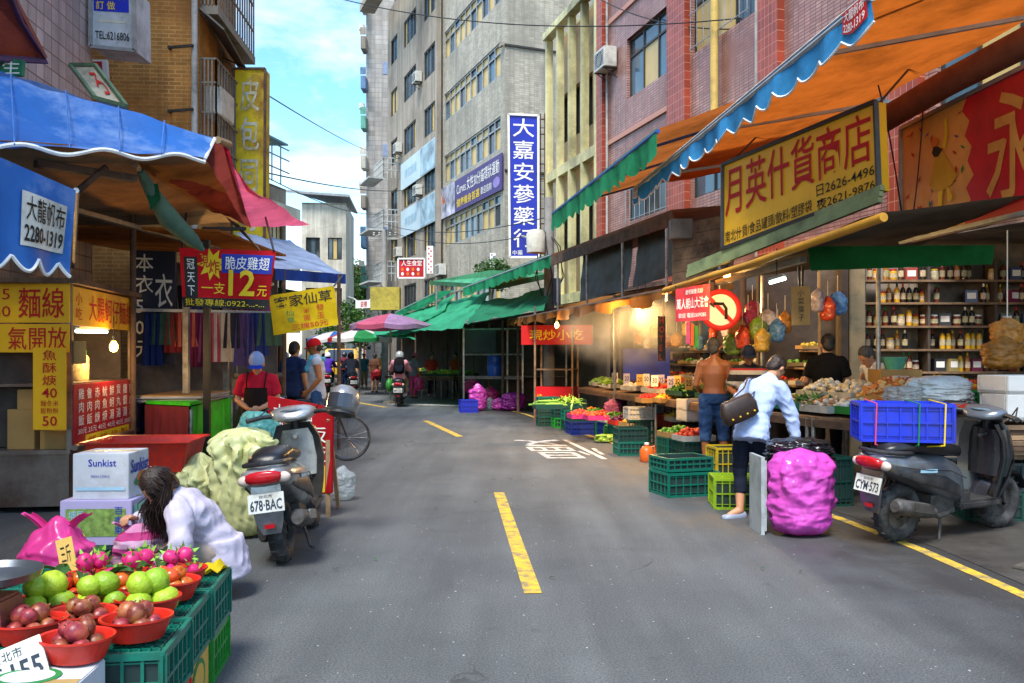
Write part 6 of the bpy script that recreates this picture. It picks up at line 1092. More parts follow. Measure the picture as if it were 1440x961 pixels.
for k, (px, py, w_, h_, mt, lb) in enumerate(((672, 578, .5, .75, magbag, 'upright pink rubbish bag in the pile by the steel kiosk'), (664, 566, .6, .5, pinkbag, 'pink rubbish bag lying on the pile by the steel kiosk'), (690, 572, .55, .6, pinkbag, 'rounded pink rubbish bag behind the upright one'), (702, 577, .4, .35, magbag, 'small pink rubbish bag between pile and violet bag'), (722, 578, .75, .5, violet, 'violet rubbish bag slumped at the end of the pile'), (689, 577, .25, .36, clearb, 'clear bag of bottles before the pink pile'))):
    bag(lb, G(px, py)+V((0, .1*k % .3, .28 if k == 1 else 0)), (w_, w_*.8, h_), mt, 10+k, k != 4, k, .16)
crate(cr_blue, G(664, 580)+V((-.1, 0, 0)), .2, 'blue crate under the pink rubbish bags', (.45, .4, .34))
# --- right-hand stall fronts: crates on the ground
def cg(mat, px, py, Yoff, z, rz, lab, size=(.46, .36, .25), lid=False): g = G(px, py); return crate(mat, (g.x+size[0]/2, g.y+size[1]/2+Yoff, z), rz, lab, size, lid=lid)
k = 0
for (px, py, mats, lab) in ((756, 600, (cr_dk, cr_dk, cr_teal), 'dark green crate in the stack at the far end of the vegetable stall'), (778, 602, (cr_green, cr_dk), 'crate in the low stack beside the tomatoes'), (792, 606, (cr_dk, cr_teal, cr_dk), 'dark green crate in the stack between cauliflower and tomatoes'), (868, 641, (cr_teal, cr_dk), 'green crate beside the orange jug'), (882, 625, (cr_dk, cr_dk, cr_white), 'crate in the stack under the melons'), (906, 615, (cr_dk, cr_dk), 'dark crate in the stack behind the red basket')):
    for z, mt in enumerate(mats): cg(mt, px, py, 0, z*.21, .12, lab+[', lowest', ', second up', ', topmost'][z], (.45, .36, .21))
cg(cr_navy, 800, 612, 0, 0, .15, 'navy crate under the tomato trays', (.78, .5, .26)); cg(cr_dk, 800, 612, 0, .26, .15, 'low dark crate between navy crate and tomato trays', (.78, .5, .1))
crate(cr_teal, (1.90, 9.42, 0), .3, 'teal crate on the road beside the shirtless man, lower one', (.62, .46, .26)); crate(cr_teal, (1.88, 9.5, .26), .33, 'teal crate on the road stacked askew on the lower one', (.56, .42, .15), lid=False); crate(cr_lime, (2.28, 8.62, 0), -.1, 'lime green crate on the road behind the woman in the white blouse', (.52, .42, .31), lid=True); crate(plastic('crate_yellow', 'b8a01c'), (2.72, 10.6, 0), .1, 'yellow crate between the customers', (.5, .4, .4))
# blue crate on the scooter, lashed with cords
bc = V((3.20, 7.02, .83)); crate(cr_blue, bc, -.22, 'bright blue crate lashed on the grey scooter seat', (.70, .44, .31)); 
for k, x in enumerate((-.24, .08, .27)): m = MB(); R_ = rotz(-.22); m.tube([bc+R_@V((x, -.235, -.02)), bc+R_@V((x+.01, -.235, .31)), bc+R_@V((x, .235, .32)), bc+R_@V((x, .235, .0)), bc+R_@V((x*.3, 0, -.06)), bc+R_@V((x, -.235, -.02))], .006, 5); tag(m.build('cord', [ink['pink'], ink['green'], ink['yellow']][k]), ['pink', 'green', 'yellow'][k]+' elastic cord round the blue crate on the scooter', 'cord')
bag('yellow green plastic bag under the blue crate on the scooter', V((3.45, 7.2, .74)), (.3, .2, .14), M('neon_bag', C('a8c81c'), .3, trans=.2, bump=.3), 21, False, .3, .2)
for k in range(3):
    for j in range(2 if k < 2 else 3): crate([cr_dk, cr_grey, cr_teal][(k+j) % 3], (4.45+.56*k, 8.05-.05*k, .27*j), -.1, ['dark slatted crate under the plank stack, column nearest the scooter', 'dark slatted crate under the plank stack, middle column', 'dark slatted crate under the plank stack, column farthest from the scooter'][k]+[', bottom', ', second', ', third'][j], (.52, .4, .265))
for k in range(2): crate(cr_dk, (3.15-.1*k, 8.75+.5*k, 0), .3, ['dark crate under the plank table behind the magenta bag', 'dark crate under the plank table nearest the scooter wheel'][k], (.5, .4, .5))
foam = M('white_foam', (.62, .62, .6), .6, var=.06, bump=.1, sc=14)
def foambox(loc, rz, size, lab): w, d, h = size; m = MB(); th = .03; m.box((0, 0, .02), (w, d, .04)); [m.box((0, s_*(d/2-th/2), h/2), (w, th, h)) for s_ in (-1, 1)]; [m.box((s_*(w/2-th/2), 0, h/2), (th, d-2*th, h)) for s_ in (-1, 1)]; o = m.build('foam_box', foam, bevel=.006, loc=loc); o.rotation_euler.z = rz; tag(o, lab, 'box'); return o
foambox((4.78, 7.95, .93), .05, (.62, .42, .24), 'white foam box on the plank stack, lower one'); foambox((4.8, 7.98, 1.17), .1, (.66, .44, .17), 'shallow white foam box with red fruit on the lower one'); foambox((G(892, 612).x+.6, 13.4, .5), .2, (.6, .42, .17), 'foam box behind the red basket, lower one'); foambox((G(892, 612).x+.6, 13.4, .67), .2, (.6, .42, .17), 'foam box behind the red basket, upper one')
# heaps of produce in trays on the tables
def heap(c, w, d, h, fm_, cols, n, size, rz=0, seed=0, flat=.7):
    m = MB(); rr = random.Random(seed); R_ = rotz(rz); mats = [M('produce_'+x, C(x), .5, var=.3, sc=15, bump=.2) for x in cols]
    for i in range(n):
        u, v = rr.uniform(-1, 1), rr.uniform(-1, 1); z = h*max(0, 1-.6*(u*u+v*v))*rr.uniform(.5, 1); s_ = size*rr.uniform(.7, 1.25); p = R_@V((u*w/2, v*d/2, z)); A_ = Matrix.Rotation(rr.uniform(0, 6), 3, (rr.uniform(-1, 1), rr.uniform(-1, 1), 1))
        if fm_ == 'ball': m.ell(V(c)+p, (s_, s_, s_*flat), 7, 5, A_, rr.randrange(len(mats)))
        elif fm_ == 'leaf': m.tube([V(c)+p-A_@V((s_*2, 0, 0)), V(c)+p+V((0, 0, s_*.5)), V(c)+p+A_@V((s_*2, 0, 0))], [s_*.15, s_*.4, s_*.05], 5, rr.randrange(len(mats)), flat=.4)
        elif fm_ == 'long': m.tube([V(c)+p-R_@V((s_*3, rr.uniform(-.3, .3)*s_, 0)), V(c)+p, V(c)+p+R_@V((s_*3, 0, 0))], [s_*.3, s_*.5, s_*.3], 6, rr.randrange(len(mats)))
        elif fm_ == 'pack': m.box(V(c)+p, (s_*1.8, s_*1.3, s_*.6), A_, rr.randrange(len(mats)))
    return m, mats
tray_m = {}
def tray(c, w, d, h, mat, rz): m = MB(); R_ = rotz(rz); [m.box(V(c)+R_@V(p), s_, rz) for p, s_ in (((0, 0, .01), (w, d, .02)), ((0, -d/2, h/2), (w+.01, .012, h)), ((0, d/2, h/2), (w+.01, .012, h)), ((-w/2, 0, h/2), (.012, d-.014, h)), ((w/2, 0, h/2), (.012, d-.014, h)))]; return m
def produce(lab, cat, c, w, d, fm_, cols, n, size, hh=.08, tm=None, rz=.2, th=.09, seed=0):
    t = thing('produce_tray', lab, cat); tray(c, w, d, th, None, rz).build('tray', tm or cr_white, t, smooth=None); m, mats = heap(V(c)+V((0, 0, th*.6)), w*.9, d*.88, hh, fm_, cols, n, size, rz, seed); stuff(m.build('produce', mats, t, smooth=60))
def onT(px, py, z): Y = (EYE-z)*FP/(py-HOR); return V(((px-720)/FP*Y, Y, z))
W_ = ['d8d0b8', 'c8c0a0', 'e0dcd0']
veg = [('white cauliflower heads in a tray at the far end of the table', 16.2, 0, 'ball', W_, 40, .06, cr_white), ('bitter melons and gourds in a tray on the misty stall', 17.5, 0, 'long', ['6f9a2c', '4f7a24', '8ab03c'], 26, .05, cr_white), ('red peppers in a tray on the misty stall', 15.1, 0, 'ball', ['b82818', 'c83c1c'], 50, .04, cr_white), ('leafy greens heaped on the misty stall', 14.0, 0, 'leaf', ['2f5a24', '3f7030', '24481c'], 140, .06, cr_dk), ('dark watercress bundles behind the melons', 13.1, .1, 'leaf', ['1f3c1c', '2a4c20'], 160, .07, cr_dk), ('carrots in a tray at the back of the misty stall', 16.6, .75, 'long', ['c8641c', 'd87a24'], 50, .03, cr_white), ('small tan roots at the back of the misty stall', 15.4, .75, 'ball', ['b08a5c', '9a7448'], 90, .035, card), ('pale radishes at the back of the misty stall', 14.2, .78, 'long', W_, 30, .05, cr_white), ('spring onions at the back of the misty stall', 13.2, .8, 'leaf', ['4f8a34', '7aa85c'], 120, .06, cr_dk), ('green cabbages at the far end of the table', 18.6, .1, 'ball', ['8ab05c', '6f9a48', 'a8c07a'], 22, .09, cr_white), ('mushrooms in pale trays at the far end of the table', 18.0, .8, 'ball', ['a8947a', 'c8b8a0'], 80, .03, cr_white)]
for k, (lb, Y, dx, f_, cols, n, sz, tm) in enumerate(veg): produce(lb, 'vegetables', V((ex(Y)+1.0+dx, Y, .80+(.14 if dx > .5 else .04)+.03)), .62, .62 if dx < .5 else .5, f_, cols, n, sz, .10, tm, .25, .08, k)
for lb, px, py, z, w_, d_, f_, cols, n, sz, tm in (('tomatoes in a pink lined tray on the navy crate', 815, 588, .37, .38, .42, 'ball', ['c8401c', 'b8301c'], 40, .042, pinkbag), ('more tomatoes in the second tray on the navy crate', 838, 590, .37, .38, .42, 'ball', ['c8401c', 'd05020'], 40, .042, pinkbag), ('green loofahs on the crates at the stall end', 770, 575, .63, .45, .34, 'long', ['7aa83c', '5c8a2c'], 16, .05, cr_dk), ('leaf bundles on the crates beside the tomatoes', 798, 573, .63, .45, .34, 'leaf', ['6f9a2c', '8ab03c'], 90, .06, cr_dk), ('red apples in a tray behind the red basket', 918, 566, .72, .5, .4, 'ball', ['a81c24', 'b82c2c'], 50, .04, card), ('golden oranges heaped behind the red basket', 946, 566, .74, .55, .42, 'ball', ['d8901c', 'e0a02c'], 60, .042, card), ('yellow bean sprouts in a low box beside the shirtless man', 962, 592, .42, .55, .4, 'leaf', ['c8b03c', 'd8c05c'], 130, .05, cr_white), ('purple grapes at the back beside the shirtless man', 950, 545, .95, .6, .4, 'ball', ['5a1c34', '7a2c44'], 110, .025, card), ('pears and melons beside the orange heap', 975, 556, .86, .4, .4, 'ball', ['c8b86c', '9aa84c'], 30, .05, cr_white)):
    produce(lb, 'produce', onT(px, py, z), w_, d_, f_, cols, n, sz, .09, tm, .15, .08, px)
for k, (u, v, f_, cols, n, sz, tm, lb) in enumerate(((.12, .2, 'pack', ['b8301c', 'c8642c', 'a8241c'], 60, .05, cr_red, 'red spice packets in a tray beside the blue crate'), (.3, .15, 'ball', W_, 70, .035, cr_green, 'garlic heads in a green basket on the plank table'), (.45, .12, 'ball', ['a8683c', 'c8946c', 'e0d8c0'], 70, .035, cr_white, 'mixed shallots and garlic on the plank table'), (.62, .15, 'leaf', ['3f7030', '5c8a3c', 'c8c0a0'], 110, .05, cr_teal, 'cut greens in a teal basket under the woman\'s hand'), (.8, .15, 'ball', ['4f7a34', 'c8b86c', '7a2c44'], 80, .035, cr_teal, 'mixed vegetables in a teal basket on the plank table'), (.94, .2, 'pack', ['c8c4b8', 'a8b0a8'], 50, .045, cr_white, 'wrapped tofu packs at the far end of the plank table'), (.2, .55, 'pack', ['c89a3c', 'd8a83c', 'b8803c', 'd8c49c'], 120, .06, card, 'golden snack packets heaped in the middle of the plank table'), (.42, .55, 'pack', ['b8662c', 'c8843c', 'd8b87c'], 120, .06, card, 'brown noodle packets on the plank table'), (.65, .55, 'ball', ['c8b48c', 'e0d4b8'], 90, .04, cr_white, 'pale dried mushrooms on the plank table'), (.86, .55, 'ball', W_, 80, .04, cr_white, 'white fishballs in a tray on the plank table'), (.1, .85, 'pack', ['d8a81c', 'e0b82c', 'c8301c'], 80, .06, cr_red, 'yellow and red packets at the back of the plank table'), (.34, .88, 'pack', ['d8b81c', 'c89a2c'], 80, .07, card, 'bright yellow packets at the back of the plank table'), (.6, .88, 'pack', ['a83424', 'c8c0b0', '7a3c24'], 80, .06, card, 'mixed packets at the back of the plank table'))):
    a = V((3.75, 8.4, 0)).lerp(V((2.9, 10.45, 0)), u)+V((.93, .37, 0))*1.7*v; produce(lb, 'packets' if f_ == 'pack' else 'produce', V((a.x, a.y, .89+.12*v+(.06 if v > .5 else 0))), .55, .48, f_, cols, n, sz, .16 if v > .5 else .1, tm, .3, .08, k+50)
produce('red sausages in a shallow red tray beside the foam boxes', 'food', V((4.28, 8.35, 1.0)), .42, .34, 'long', ['2c2428', '5a4a44', '8a8480'], 60, .03, .06, cr_red, .1, .06, 3); crate(cr_green, (4.55, 8.75, 1.02), .1, 'small green crate behind the red sausage tray', (.34, .26, .16)); produce('red fruit in the shallow foam box', 'fruit', V((4.8, 7.98, 1.24)), .5, .3, 'ball', ['a82c2c', 'c89a2c'], 24, .035, .05, foam, .1, .03, 9)
bag('white printed sack on the plank table behind the packets', V((4.25, 8.5, 1.0)), (.7, .45, .32), M('white_sack', (.6, .62, .6), .5, var=.1, bump=.3), 31, False, .2, .15); bag('clear bag lying across the snack packets', V((3.75, 8.2, 1.05)), (.4, .3, .18), clearb, 32, False, .5, .2)
for k, (x, y, z, w_, h_, c_) in enumerate(((5.05, 8.7, 1.62, .34, .3, 'c8883c'), (4.95, 8.6, 1.38, .42, .34, 'a8702c'))): bag(['upper bag of golden snacks hanging over the foam boxes', 'lower bag of brown snacks hanging over the foam boxes'][k], V((x, y, z)), (w_, w_*.7, h_), M('snack_bag'+str(k), C(c_), .25, var=.4, sc=14, bump=.3, trans=.15), 40+k)
m = MB(); m.cyl((5.05, 8.7, 1.9), (5.05, 8.7, 2.8), .006, n=5); tag(m.build('hanging_string', ink['white']), 'string holding the snack bags under the low awning', 'string')
m = MB(); m.lathe([(.001, 0), (.1, 0), (.15, .14), (.16, .15), (.15, .155)], 18); tag(m.build('bowl', plastic('mint_bowl', '5fb8a0'), loc=(4.75, 10.6, 1.35)), 'mint green bowl held up on the goods before the shelves', 'bowl')
m = MB(); m.box((4.75, 10.6, 1.15), (.5, .4, .4)); tag(m.build('carton', card, bevel=.005), 'carton under the mint green bowl', 'box'); m = MB(); m.box((4.75, 10.6, .48), (.6, .5, .95)); tag(m.build('counter', wood, bevel=.005), 'wooden counter under the carton with the mint bowl', 'counter')
t = thing('plastic_basket', 'red shopping basket full of peppers in front of the oranges', 'basket', G(912, 618)+V((.2, .2, .22))); obj('basket', crate_mesh(.52, .36, .22, cr_red, 9, 4), t); m, mats = heap((0, 0, .12), .46, .3, .1, 'ball', ['c82c1c', 'd83c24'], 60, .035); stuff(m.build('produce', mats, t)); crate(cr_dk, G(912, 618)+V((.2, .2, 0)), 0, 'dark crate under the red shopping basket', (.52, .36, .215))
t = thing('jug', 'orange plastic jug on the road edge', 'jug', G(911, 650)+V((0, .1, 0))); m = MB(); m.lathe([(.001, 0), (.095, 0), (.1, .02), (.1, .16), (.06, .21), (.03, .22), (.03, .245)], 18); m.build('body', plastic('jug_orange', 'd8601c'), t); m = MB(); m.cyl((0, 0, .24), (0, 0, .265), .034, n=14); m.build('cap', ink['white'], t); m = MB(); m.tube([(.06, 0, .2), (.11, 0, .22), (.12, 0, .14), (.095, 0, .1)], .012, 8); m.build('handle', plastic('jug_orange', 'd8601c'), t)
for k, (px, py, c_, lb) in enumerate(((862, 602, 'c86a94', 'pink carrier bag hung on the crate stack'), (872, 596, '8a5ab0', 'violet carrier bag beside the pink one'), (860, 608, '3f9a3c', 'green plastic bag under the pink and violet ones'), (928, 592, 'd08ab0', 'light pink bag on the red basket'))): g = G(px, py+8); bag(lb, V((g.x, g.y, [.3, .34, 0, .45][k])), (.34, .28, [.38, .36, .32, .34][k]), M('carrier'+str(k), C(c_), .3, var=.2, bump=.3, trans=.25), 60+k, True, k)
crate(cr_dk, G(868, 612)+V((.02, .12, 0)), .1, 'dark crate holding up the pink and violet carrier bags', (.42, .3, .32))
bag('green bananas in a clear bag on the road edge', G(852, 622), (.4, .3, .14), M('banana_bag', C('8aa83c'), .4, var=.4, sc=10, bump=.3), 71, False, .2, .2)
for k in range(14): px = 815+11*k; g = V((ex(17-.35*k)+.75+.25*(k % 2), 17-.35*k, .98)); t = thing('price_tag', ['white', 'yellow', 'lilac'][k % 3]+' price tag standing among the vegetables of the misty stall', 'price tag', g, group=['white', 'yellow', 'lilac'][k % 3]+' price tags on the misty stall'); m = MB(); m.box((0, 0, .1), (.12, .006, .2)); m.build('card', [ink['white'], M('card_yellow', C('cfa858')), paint('lilac_tag', 'b8b0d0')][k % 3], t); letters(t, lambda u, v: V(((u-.5)*.1, -.006, .03+.15*v)), str(r.choice([10, 20, 25, 30, 50])), (.1, .2, .9, .8), ink['black'], .01)
t = thing('red_kiosk', 'red panelled snack kiosk with posters at the end of the misty stall', 'kiosk', (.75, 19.9, 0), -.3)
m = MB(); m.box((.3, 0, .4), (.9, .6, .8)); m.build('base', signr, t, bevel=.01); m = MB(); m.box((.3, .0, 2.0), (1.7, .06, .45)); m.build('fascia', ink['red'], t)
for x, y in ((-.14, -.28), (.74, -.28), (-.14, .28), (.74, .28)): m = MB(); m.box((x, y, 1.1), (.04, .04, 2.2)); m.build('post', wood, t)
m = MB(); m.box((.3, 0, 1.2), (.9, .55, .03)); m.build('shelf', wood, t); letters(t, lambda u, v: V((-.14+.88*u, -.305, .1+.6*v)), '燒\n餅', (.05, .1, .2, .9), ink['yellow'], .02); letters(t, lambda u, v: V((-.5+1.6*u, -.035, 1.8+.4*v)), '現炒小吃', (.1, .2, .9, .8), ink['yellow'], .02)
m = MB(); m.box((G(860, 480+60).x*0+2.6, 16.5, 1.35), (.9, .04, .62)); tag(m.build('blue_board', paint('board_blue', '2438a8')), 'blue board standing at the back of the misty stall', 'board')
# menu board, left
q = [P(376, 557, 8.35), P(468, 573, 8.05), P(466, 694, 8.0), P(380, 702, 8.3)]
t = sign('red menu board on wooden legs with white dish names behind the silver scooter', q, ban_r, [('飯', (.55, .58, .92, .76), ink['white'], .03), ('飯', (.55, .36, .92, .54), ink['white'], .03), ('雞肉', (.06, .58, .5, .76), ink['white'], .02), ('魯肉', (.06, .36, .5, .54), ink['white'], .02), ('大腸麵', (.1, .8, .7, .94), ink['white'], .02), ('各式小菜', (.64, .05, .82, .30), ink['red'], .01, True)], th=.03, patches=[((.6, .02, .9, .32), ink['yellow'])], name='menu_board')
for a in (.06, .94): m = MB(); b_ = quadmap(q, 0)(a, 0); m.bar(b_+V((0, .03, .5)), V((b_.x, b_.y+.03, 0)), .04); m.build('leg', plank, t); m = MB(); m.bar(b_+V((0, .05, .7)), V((b_.x, b_.y+.5, 0)), .035); m.build('back_leg', plank, t)
def steam():
    m = bpy.data.materials.new('steam'); m.use_nodes = True; n = m.node_tree.nodes; l = m.node_tree.links; n.remove(n['Principled BSDF']); v = n.new('ShaderNodeVolumePrincipled'); v.inputs['Color'].default_value = (.95, .93, .9, 1)
    tc = n.new('ShaderNodeTexCoord'); t = n.new('ShaderNodeTexNoise'); t.inputs['Scale'].default_value = 1.9; t.inputs['Detail'].default_value = 5; t.inputs['Distortion'].default_value = .8; l.new(tc.outputs['Object'], t.inputs[0]); r_ = n.new('ShaderNodeValToRGB'); r_.color_ramp.elements[0].position = .42; r_.color_ramp.elements[1].position = .85; l.new(t.outputs[0], r_.inputs[0]); mu = n.new('ShaderNodeMath'); mu.operation = 'MULTIPLY'; mu.inputs[1].default_value = .8; l.new(r_.outputs[0], mu.inputs[0]); gm = n.new('ShaderNodeVectorMath'); gm.operation = 'SUBTRACT'; gm.inputs[1].default_value = (.5, .5, .5); l.new(tc.outputs['Generated'], gm.inputs[0]); gl = n.new('ShaderNodeVectorMath'); gl.operation = 'LENGTH'; l.new(gm.outputs[0], gl.inputs[0]); gr = n.new('ShaderNodeMapRange'); gr.interpolation_type = 'SMOOTHSTEP'; gr.inputs[1].default_value = .5; gr.inputs[2].default_value = .12; l.new(gl.outputs['Value'], gr.inputs[0]); m3 = n.new('ShaderNodeMath'); m3.operation = 'MULTIPLY'; l.new(mu.outputs[0], m3.inputs[0]); l.new(gr.outputs[0], m3.inputs[1]); l.new(m3.outputs[0], v.inputs['Density']); l.new(v.outputs[0], n['Material Output'].inputs['Volume'])
    b = MB(); b.ell((2.1, 15.6, 1.95), (1.5, 3.2, .75), 20, 12); o = b.build('steam', m); o['label'] = 'drifting steam above the vegetable stall'; o['category'] = 'steam'; stuff(o)
steam()

# goods hanging under the low awnings
hm_ = [M('hang'+str(i), C(c_), .25, var=.45, sc=22, bump=.5, crease=16) for i, c_ in enumerate(('c8883c', 'a83a5a', '7a9a3c', 'b8b0c0', 'c84a2c', '5a8ac0', 'd8b04c'))]; HN = ['golden', 'plum', 'green', 'pale', 'red', 'blue', 'yellow']
_HB = [bagmesh(.26, .18, .34, hm_[i], 100+i, True, .12, 30, 20) for i in range(7)]
def hangbag(p, i, where, sc_=1):
    t = thing('hanging_bag', HN[i % 7]+' packed bag hanging '+where, 'bag', p, r.uniform(0, 3), HN[i % 7]+' bags '+where); t.scale = (sc_,)*3; obj('bag', _HB[i % 7], t); m = MB(); m.cyl((0, 0, .32), (0, 0, .55), .004, n=4); m.build('string', ink['white'], t)
for i, (px, py, Y) in enumerate(((1036, 478, 11.9), (1052, 470, 12.0), (1066, 480, 11.8), (1080, 468, 12.0), (1044, 492, 11.7), (1092, 482, 11.9), (1072, 496, 11.7), (1104, 470, 12.1), (1058, 455, 12.2), (1030, 500, 11.9), (1150, 440, 11.6), (1164, 452, 11.6), (1178, 444, 11.7))): hangbag(P(px, py, Y), i, 'behind the man in the striped polo' if px < 1120 else 'beside the cardboard note')
for i in range(12): Y = 13.2+.55*i; hangbag(V((ex(Y)+2.0, Y, 1.75+.15*sin(i*2.3))), i, 'at the back of the misty stall', .9)
for i, (px, c_, c2) in enumerate(((968, 'c84a8a', 'pink'), (973, 'd8601c', 'orange'), (979, '3c9a2c', 'green'))):
    m = MB(); m.box(P(px, 468+3*i, 11.3), (.06, .03, .3)); tag(m.build('plastic_glove_pack', plastic('pack_'+c2, c_), bevel=.01), c2+' packet hanging below the red cloth notice', 'packet')
# back row of display shelves behind the misty stall
t = thing('display_rack', 'stepped wooden display rack at the back of the misty stall', 'rack')
for k in range(3):
    for a, b in zip(T1, T1[1:]): m = MB(); o_ = V((1.7+.25*k, .45, 0)); m.slab([V((*a, 1.05+.28*k))+o_, V((*b, 1.05+.28*k))+o_, V((*b, 1.05+.28*k))+o_+V((.25, .07, 0)), V((*a, 1.05+.28*k))+o_+V((.25, .07, 0))], .03); m.build('shelf', wood, t, smooth=None)
for a in T1: m = MB(); m.bar(V((a[0]+2.2, a[1]+.5, 0)), V((a[0]+2.2, a[1]+.5, 1.62)), .05); m.build('upright', wood, t)
CN = [('tan onions', ['b08a5c', '9a7448']), ('white turnips', W_), ('red chillies', ['b82818', 'c83c1c']), ('green limes', ['6f9a2c', '4f7a24']), ('yellow lemons', ['d8b83c', 'c8a82c']), ('purple aubergines', ['4a1c44', '3a1434'])]
for k in range(3):
    for j in range(9):
        Y = 12.9+.7*j; nm2, cl2 = CN[(j*2+k) % 6]; produce(nm2+' in a small tray on the '+['lower', 'middle', 'upper'][k]+' rack, '+['first', 'second', 'third', 'fourth', 'fifth', 'sixth', 'seventh', 'eighth', 'ninth'][j]+' from the shirtless man', 'vegetables', V((ex(Y)+.62+1.82+.25*k, Y+.5, 1.07+.28*k)), .5, .2, 'ball', cl2, 26, .035, .06, [cr_white, card, cr_dk][j % 3], .25, .06, 400+k*9+j)

# kerbside row of produce crates in front of the long table
KN = [('red tomatoes', ['c8401c', 'b8301c']), ('green peppers', ['3f7a24', '4f8a2c']), ('oranges', ['d8801c', 'e0902c']), ('white onions', W_), ('yellow mangoes', ['d8a83c', 'c8982c']), ('purple plums', ['5a1c44', '4a1434']), ('bunched greens', ['4f8a34', '3f7030', '7aa83c'])]
for j in range(12):
    Y = 12.55+.58*j; x = ex(Y)+.42; nm2, cl2 = KN[j % 7]
    if j in (2, 3): continue
    wh = ['first', 'second', 'third', 'fourth', 'fifth', 'sixth', 'seventh', 'eighth', 'ninth', 'tenth', 'eleventh', 'twelfth'][j]+' along the kerb from the shirtless man'
    crate([cr_dk, cr_teal, cr_navy, cr_green][j % 4], (x, Y, 0), .25, 'kerbside crate under the '+nm2+', '+wh, (.5, .4, .28)); produce(nm2+' on a kerbside crate, '+wh, 'produce', V((x, Y, .28)), .5, .4, 'leaf' if 'greens' in nm2 else 'ball', cl2, 90 if 'greens' in nm2 else 44, .042, .12, [cr_white, card, cr_red][j % 3], .25, .08, 500+j)
# ================================================================== PEOPLE
skin_t = M('skin_tan', C('a8683c'), .5, var=.1, sc=8, bump=.05, spec=.4); skin_l = M('skin_light', C('c08a68'), .5, var=.1, sc=8, bump=.05, spec=.4); skin_d = M('skin_brown', C('8a5430'), .5, var=.1, sc=8, bump=.05)
hairm = M('black_hair', (.012, .010, .009), .4, var=.4, sc=20, bump=.4, bsc=90); hairg = M('greying_hair', (.06, .058, .055), .6, var=.5, sc=30, bump=.4, bsc=90); hairb = M('brown_black_hair', (.028, .015, .010), .38, var=.5, sc=18, bump=.4, bsc=90)
def remesh(mb, vox, mats, sm=3, wr=0, wf=14, name='body', seed=0, dec=None):
    me = mb.mesh(name, mats); o = bpy.data.objects.new(name, me); COL.objects.link(o)
    r_ = o.modifiers.new('r', 'REMESH'); r_.mode = 'VOXEL'; r_.voxel_size = vox; r_.use_smooth_shade = True
    s_ = o.modifiers.new('s', 'SMOOTH'); s_.iterations = sm; s_.factor = .5
    m2 = bpy.data.meshes.new_from_object(o.evaluated_get(bpy.context.evaluated_depsgraph_get())); bpy.data.objects.remove(o); bpy.data.meshes.remove(me)
    m2.materials.clear(); m2.materials.append(mats); m2.name = name
    if wr:
        off = V((seed*5.3, seed*2.7, seed*1.9)); nrm = [v.normal.copy() for v in m2.vertices]
        for v, n_ in zip(m2.vertices, nrm):
            q = v.co*wf+off; a = noise.noise(V((q.x*.6, q.y*.6, q.z*1.3))); b = 1-2*abs(noise.noise(V((q.x*.9+q.z*.4, q.y*.9-q.z*.3, q.z*.7))*1.1)); v.co += n_*wr*(a*.8+b*.55)
    m2.shade_smooth(); return m2
def limb(m, pts, rs, n=12):
    m.tube(pts, rs, n)
    for p, r_ in zip(pts, rs): m.ell(p, r_*.995, 10, 7)
def torso(m, cs, rights, fw, dims):
    rg = []
    for i, (c, rt, (w_, d_)) in enumerate(zip(cs, rights, dims)):
        rt = V(rt).normalized(); ax = (cs[min(i+1, len(cs)-1)]-cs[max(i-1, 0)]).normalized(); f_ = rt.cross(ax).normalized()
        if f_.dot(fw) < 0: f_ = -f_
        rg.append([c+rt*w_*abs(cos(a))**.85*(1 if cos(a) > 0 else -1)+f_*d_*abs(sin(a))**.9*(1 if sin(a) > 0 else -1) for a in [2*pi*k/20 for k in range(20)]])
    m.loft(rg)
def hand(m, w, d, pn, curl=.5, s=1, fist=False):
    d = V(d).normalized(); pn = V(pn); pn = (pn-d*pn.dot(d)).normalized(); sd = d.cross(pn)
    m.loft([[w+d*t_*s+sd*a*s+pn*b*s for a, b in ((-wd, -.011), (-wd*.5, -.014), (wd*.5, -.014), (wd, -.011), (wd, .011), (wd*.5, .014), (-wd*.5, .014), (-wd, .011))] for t_, wd in ((-.01, .026), (.03, .034), (.085, .04), (.095, .036))])
    for k, (ln, of) in enumerate(((.066, -.030), (.076, -.010), (.072, .010), (.056, .029))):
        p = w+d*.088*s+sd*of*s; q = p+(d*cos(curl*.7)+pn*sin(curl*.7))*ln*.5*s; e = q+(d*cos(curl*1.8)+pn*sin(curl*1.8))*ln*.55*s; limb(m, [p, q, e], [.0095*s, .009*s, .0075*s], 8)
    p = w+d*.025*s-sd*.03*s; q = p+(d*.75-sd*.6+pn*.25).normalized()*.045*s; e = q+(d*.9-sd*.1+pn*.4).normalized()*.035*s; limb(m, [p, q, e], [.012*s, .0105*s, .0085*s], 8)
STAND = dict(pelvis=(0, 0, .93), waist=(0, .0, 1.06), chest=(0, .0, 1.25), neck=(0, .01, 1.43), head=(0, -.025, 1.575), sL=(.165, .005, 1.365), sR=(-.165, .005, 1.365), eL=(.225, .03, 1.10), eR=(-.225, .03, 1.10), wL=(.235, -.05, .87), wR=(-.235, -.05, .87), hL=(.085, 0, .90), hR=(-.085, 0, .90), kL=(.1, -.02, .49), kR=(-.1, -.02, .49), aL=(.105, .02, .085), aR=(-.105, .02, .085), tL=(.12, -.13, .03), tR=(-.12, -.13, .03))
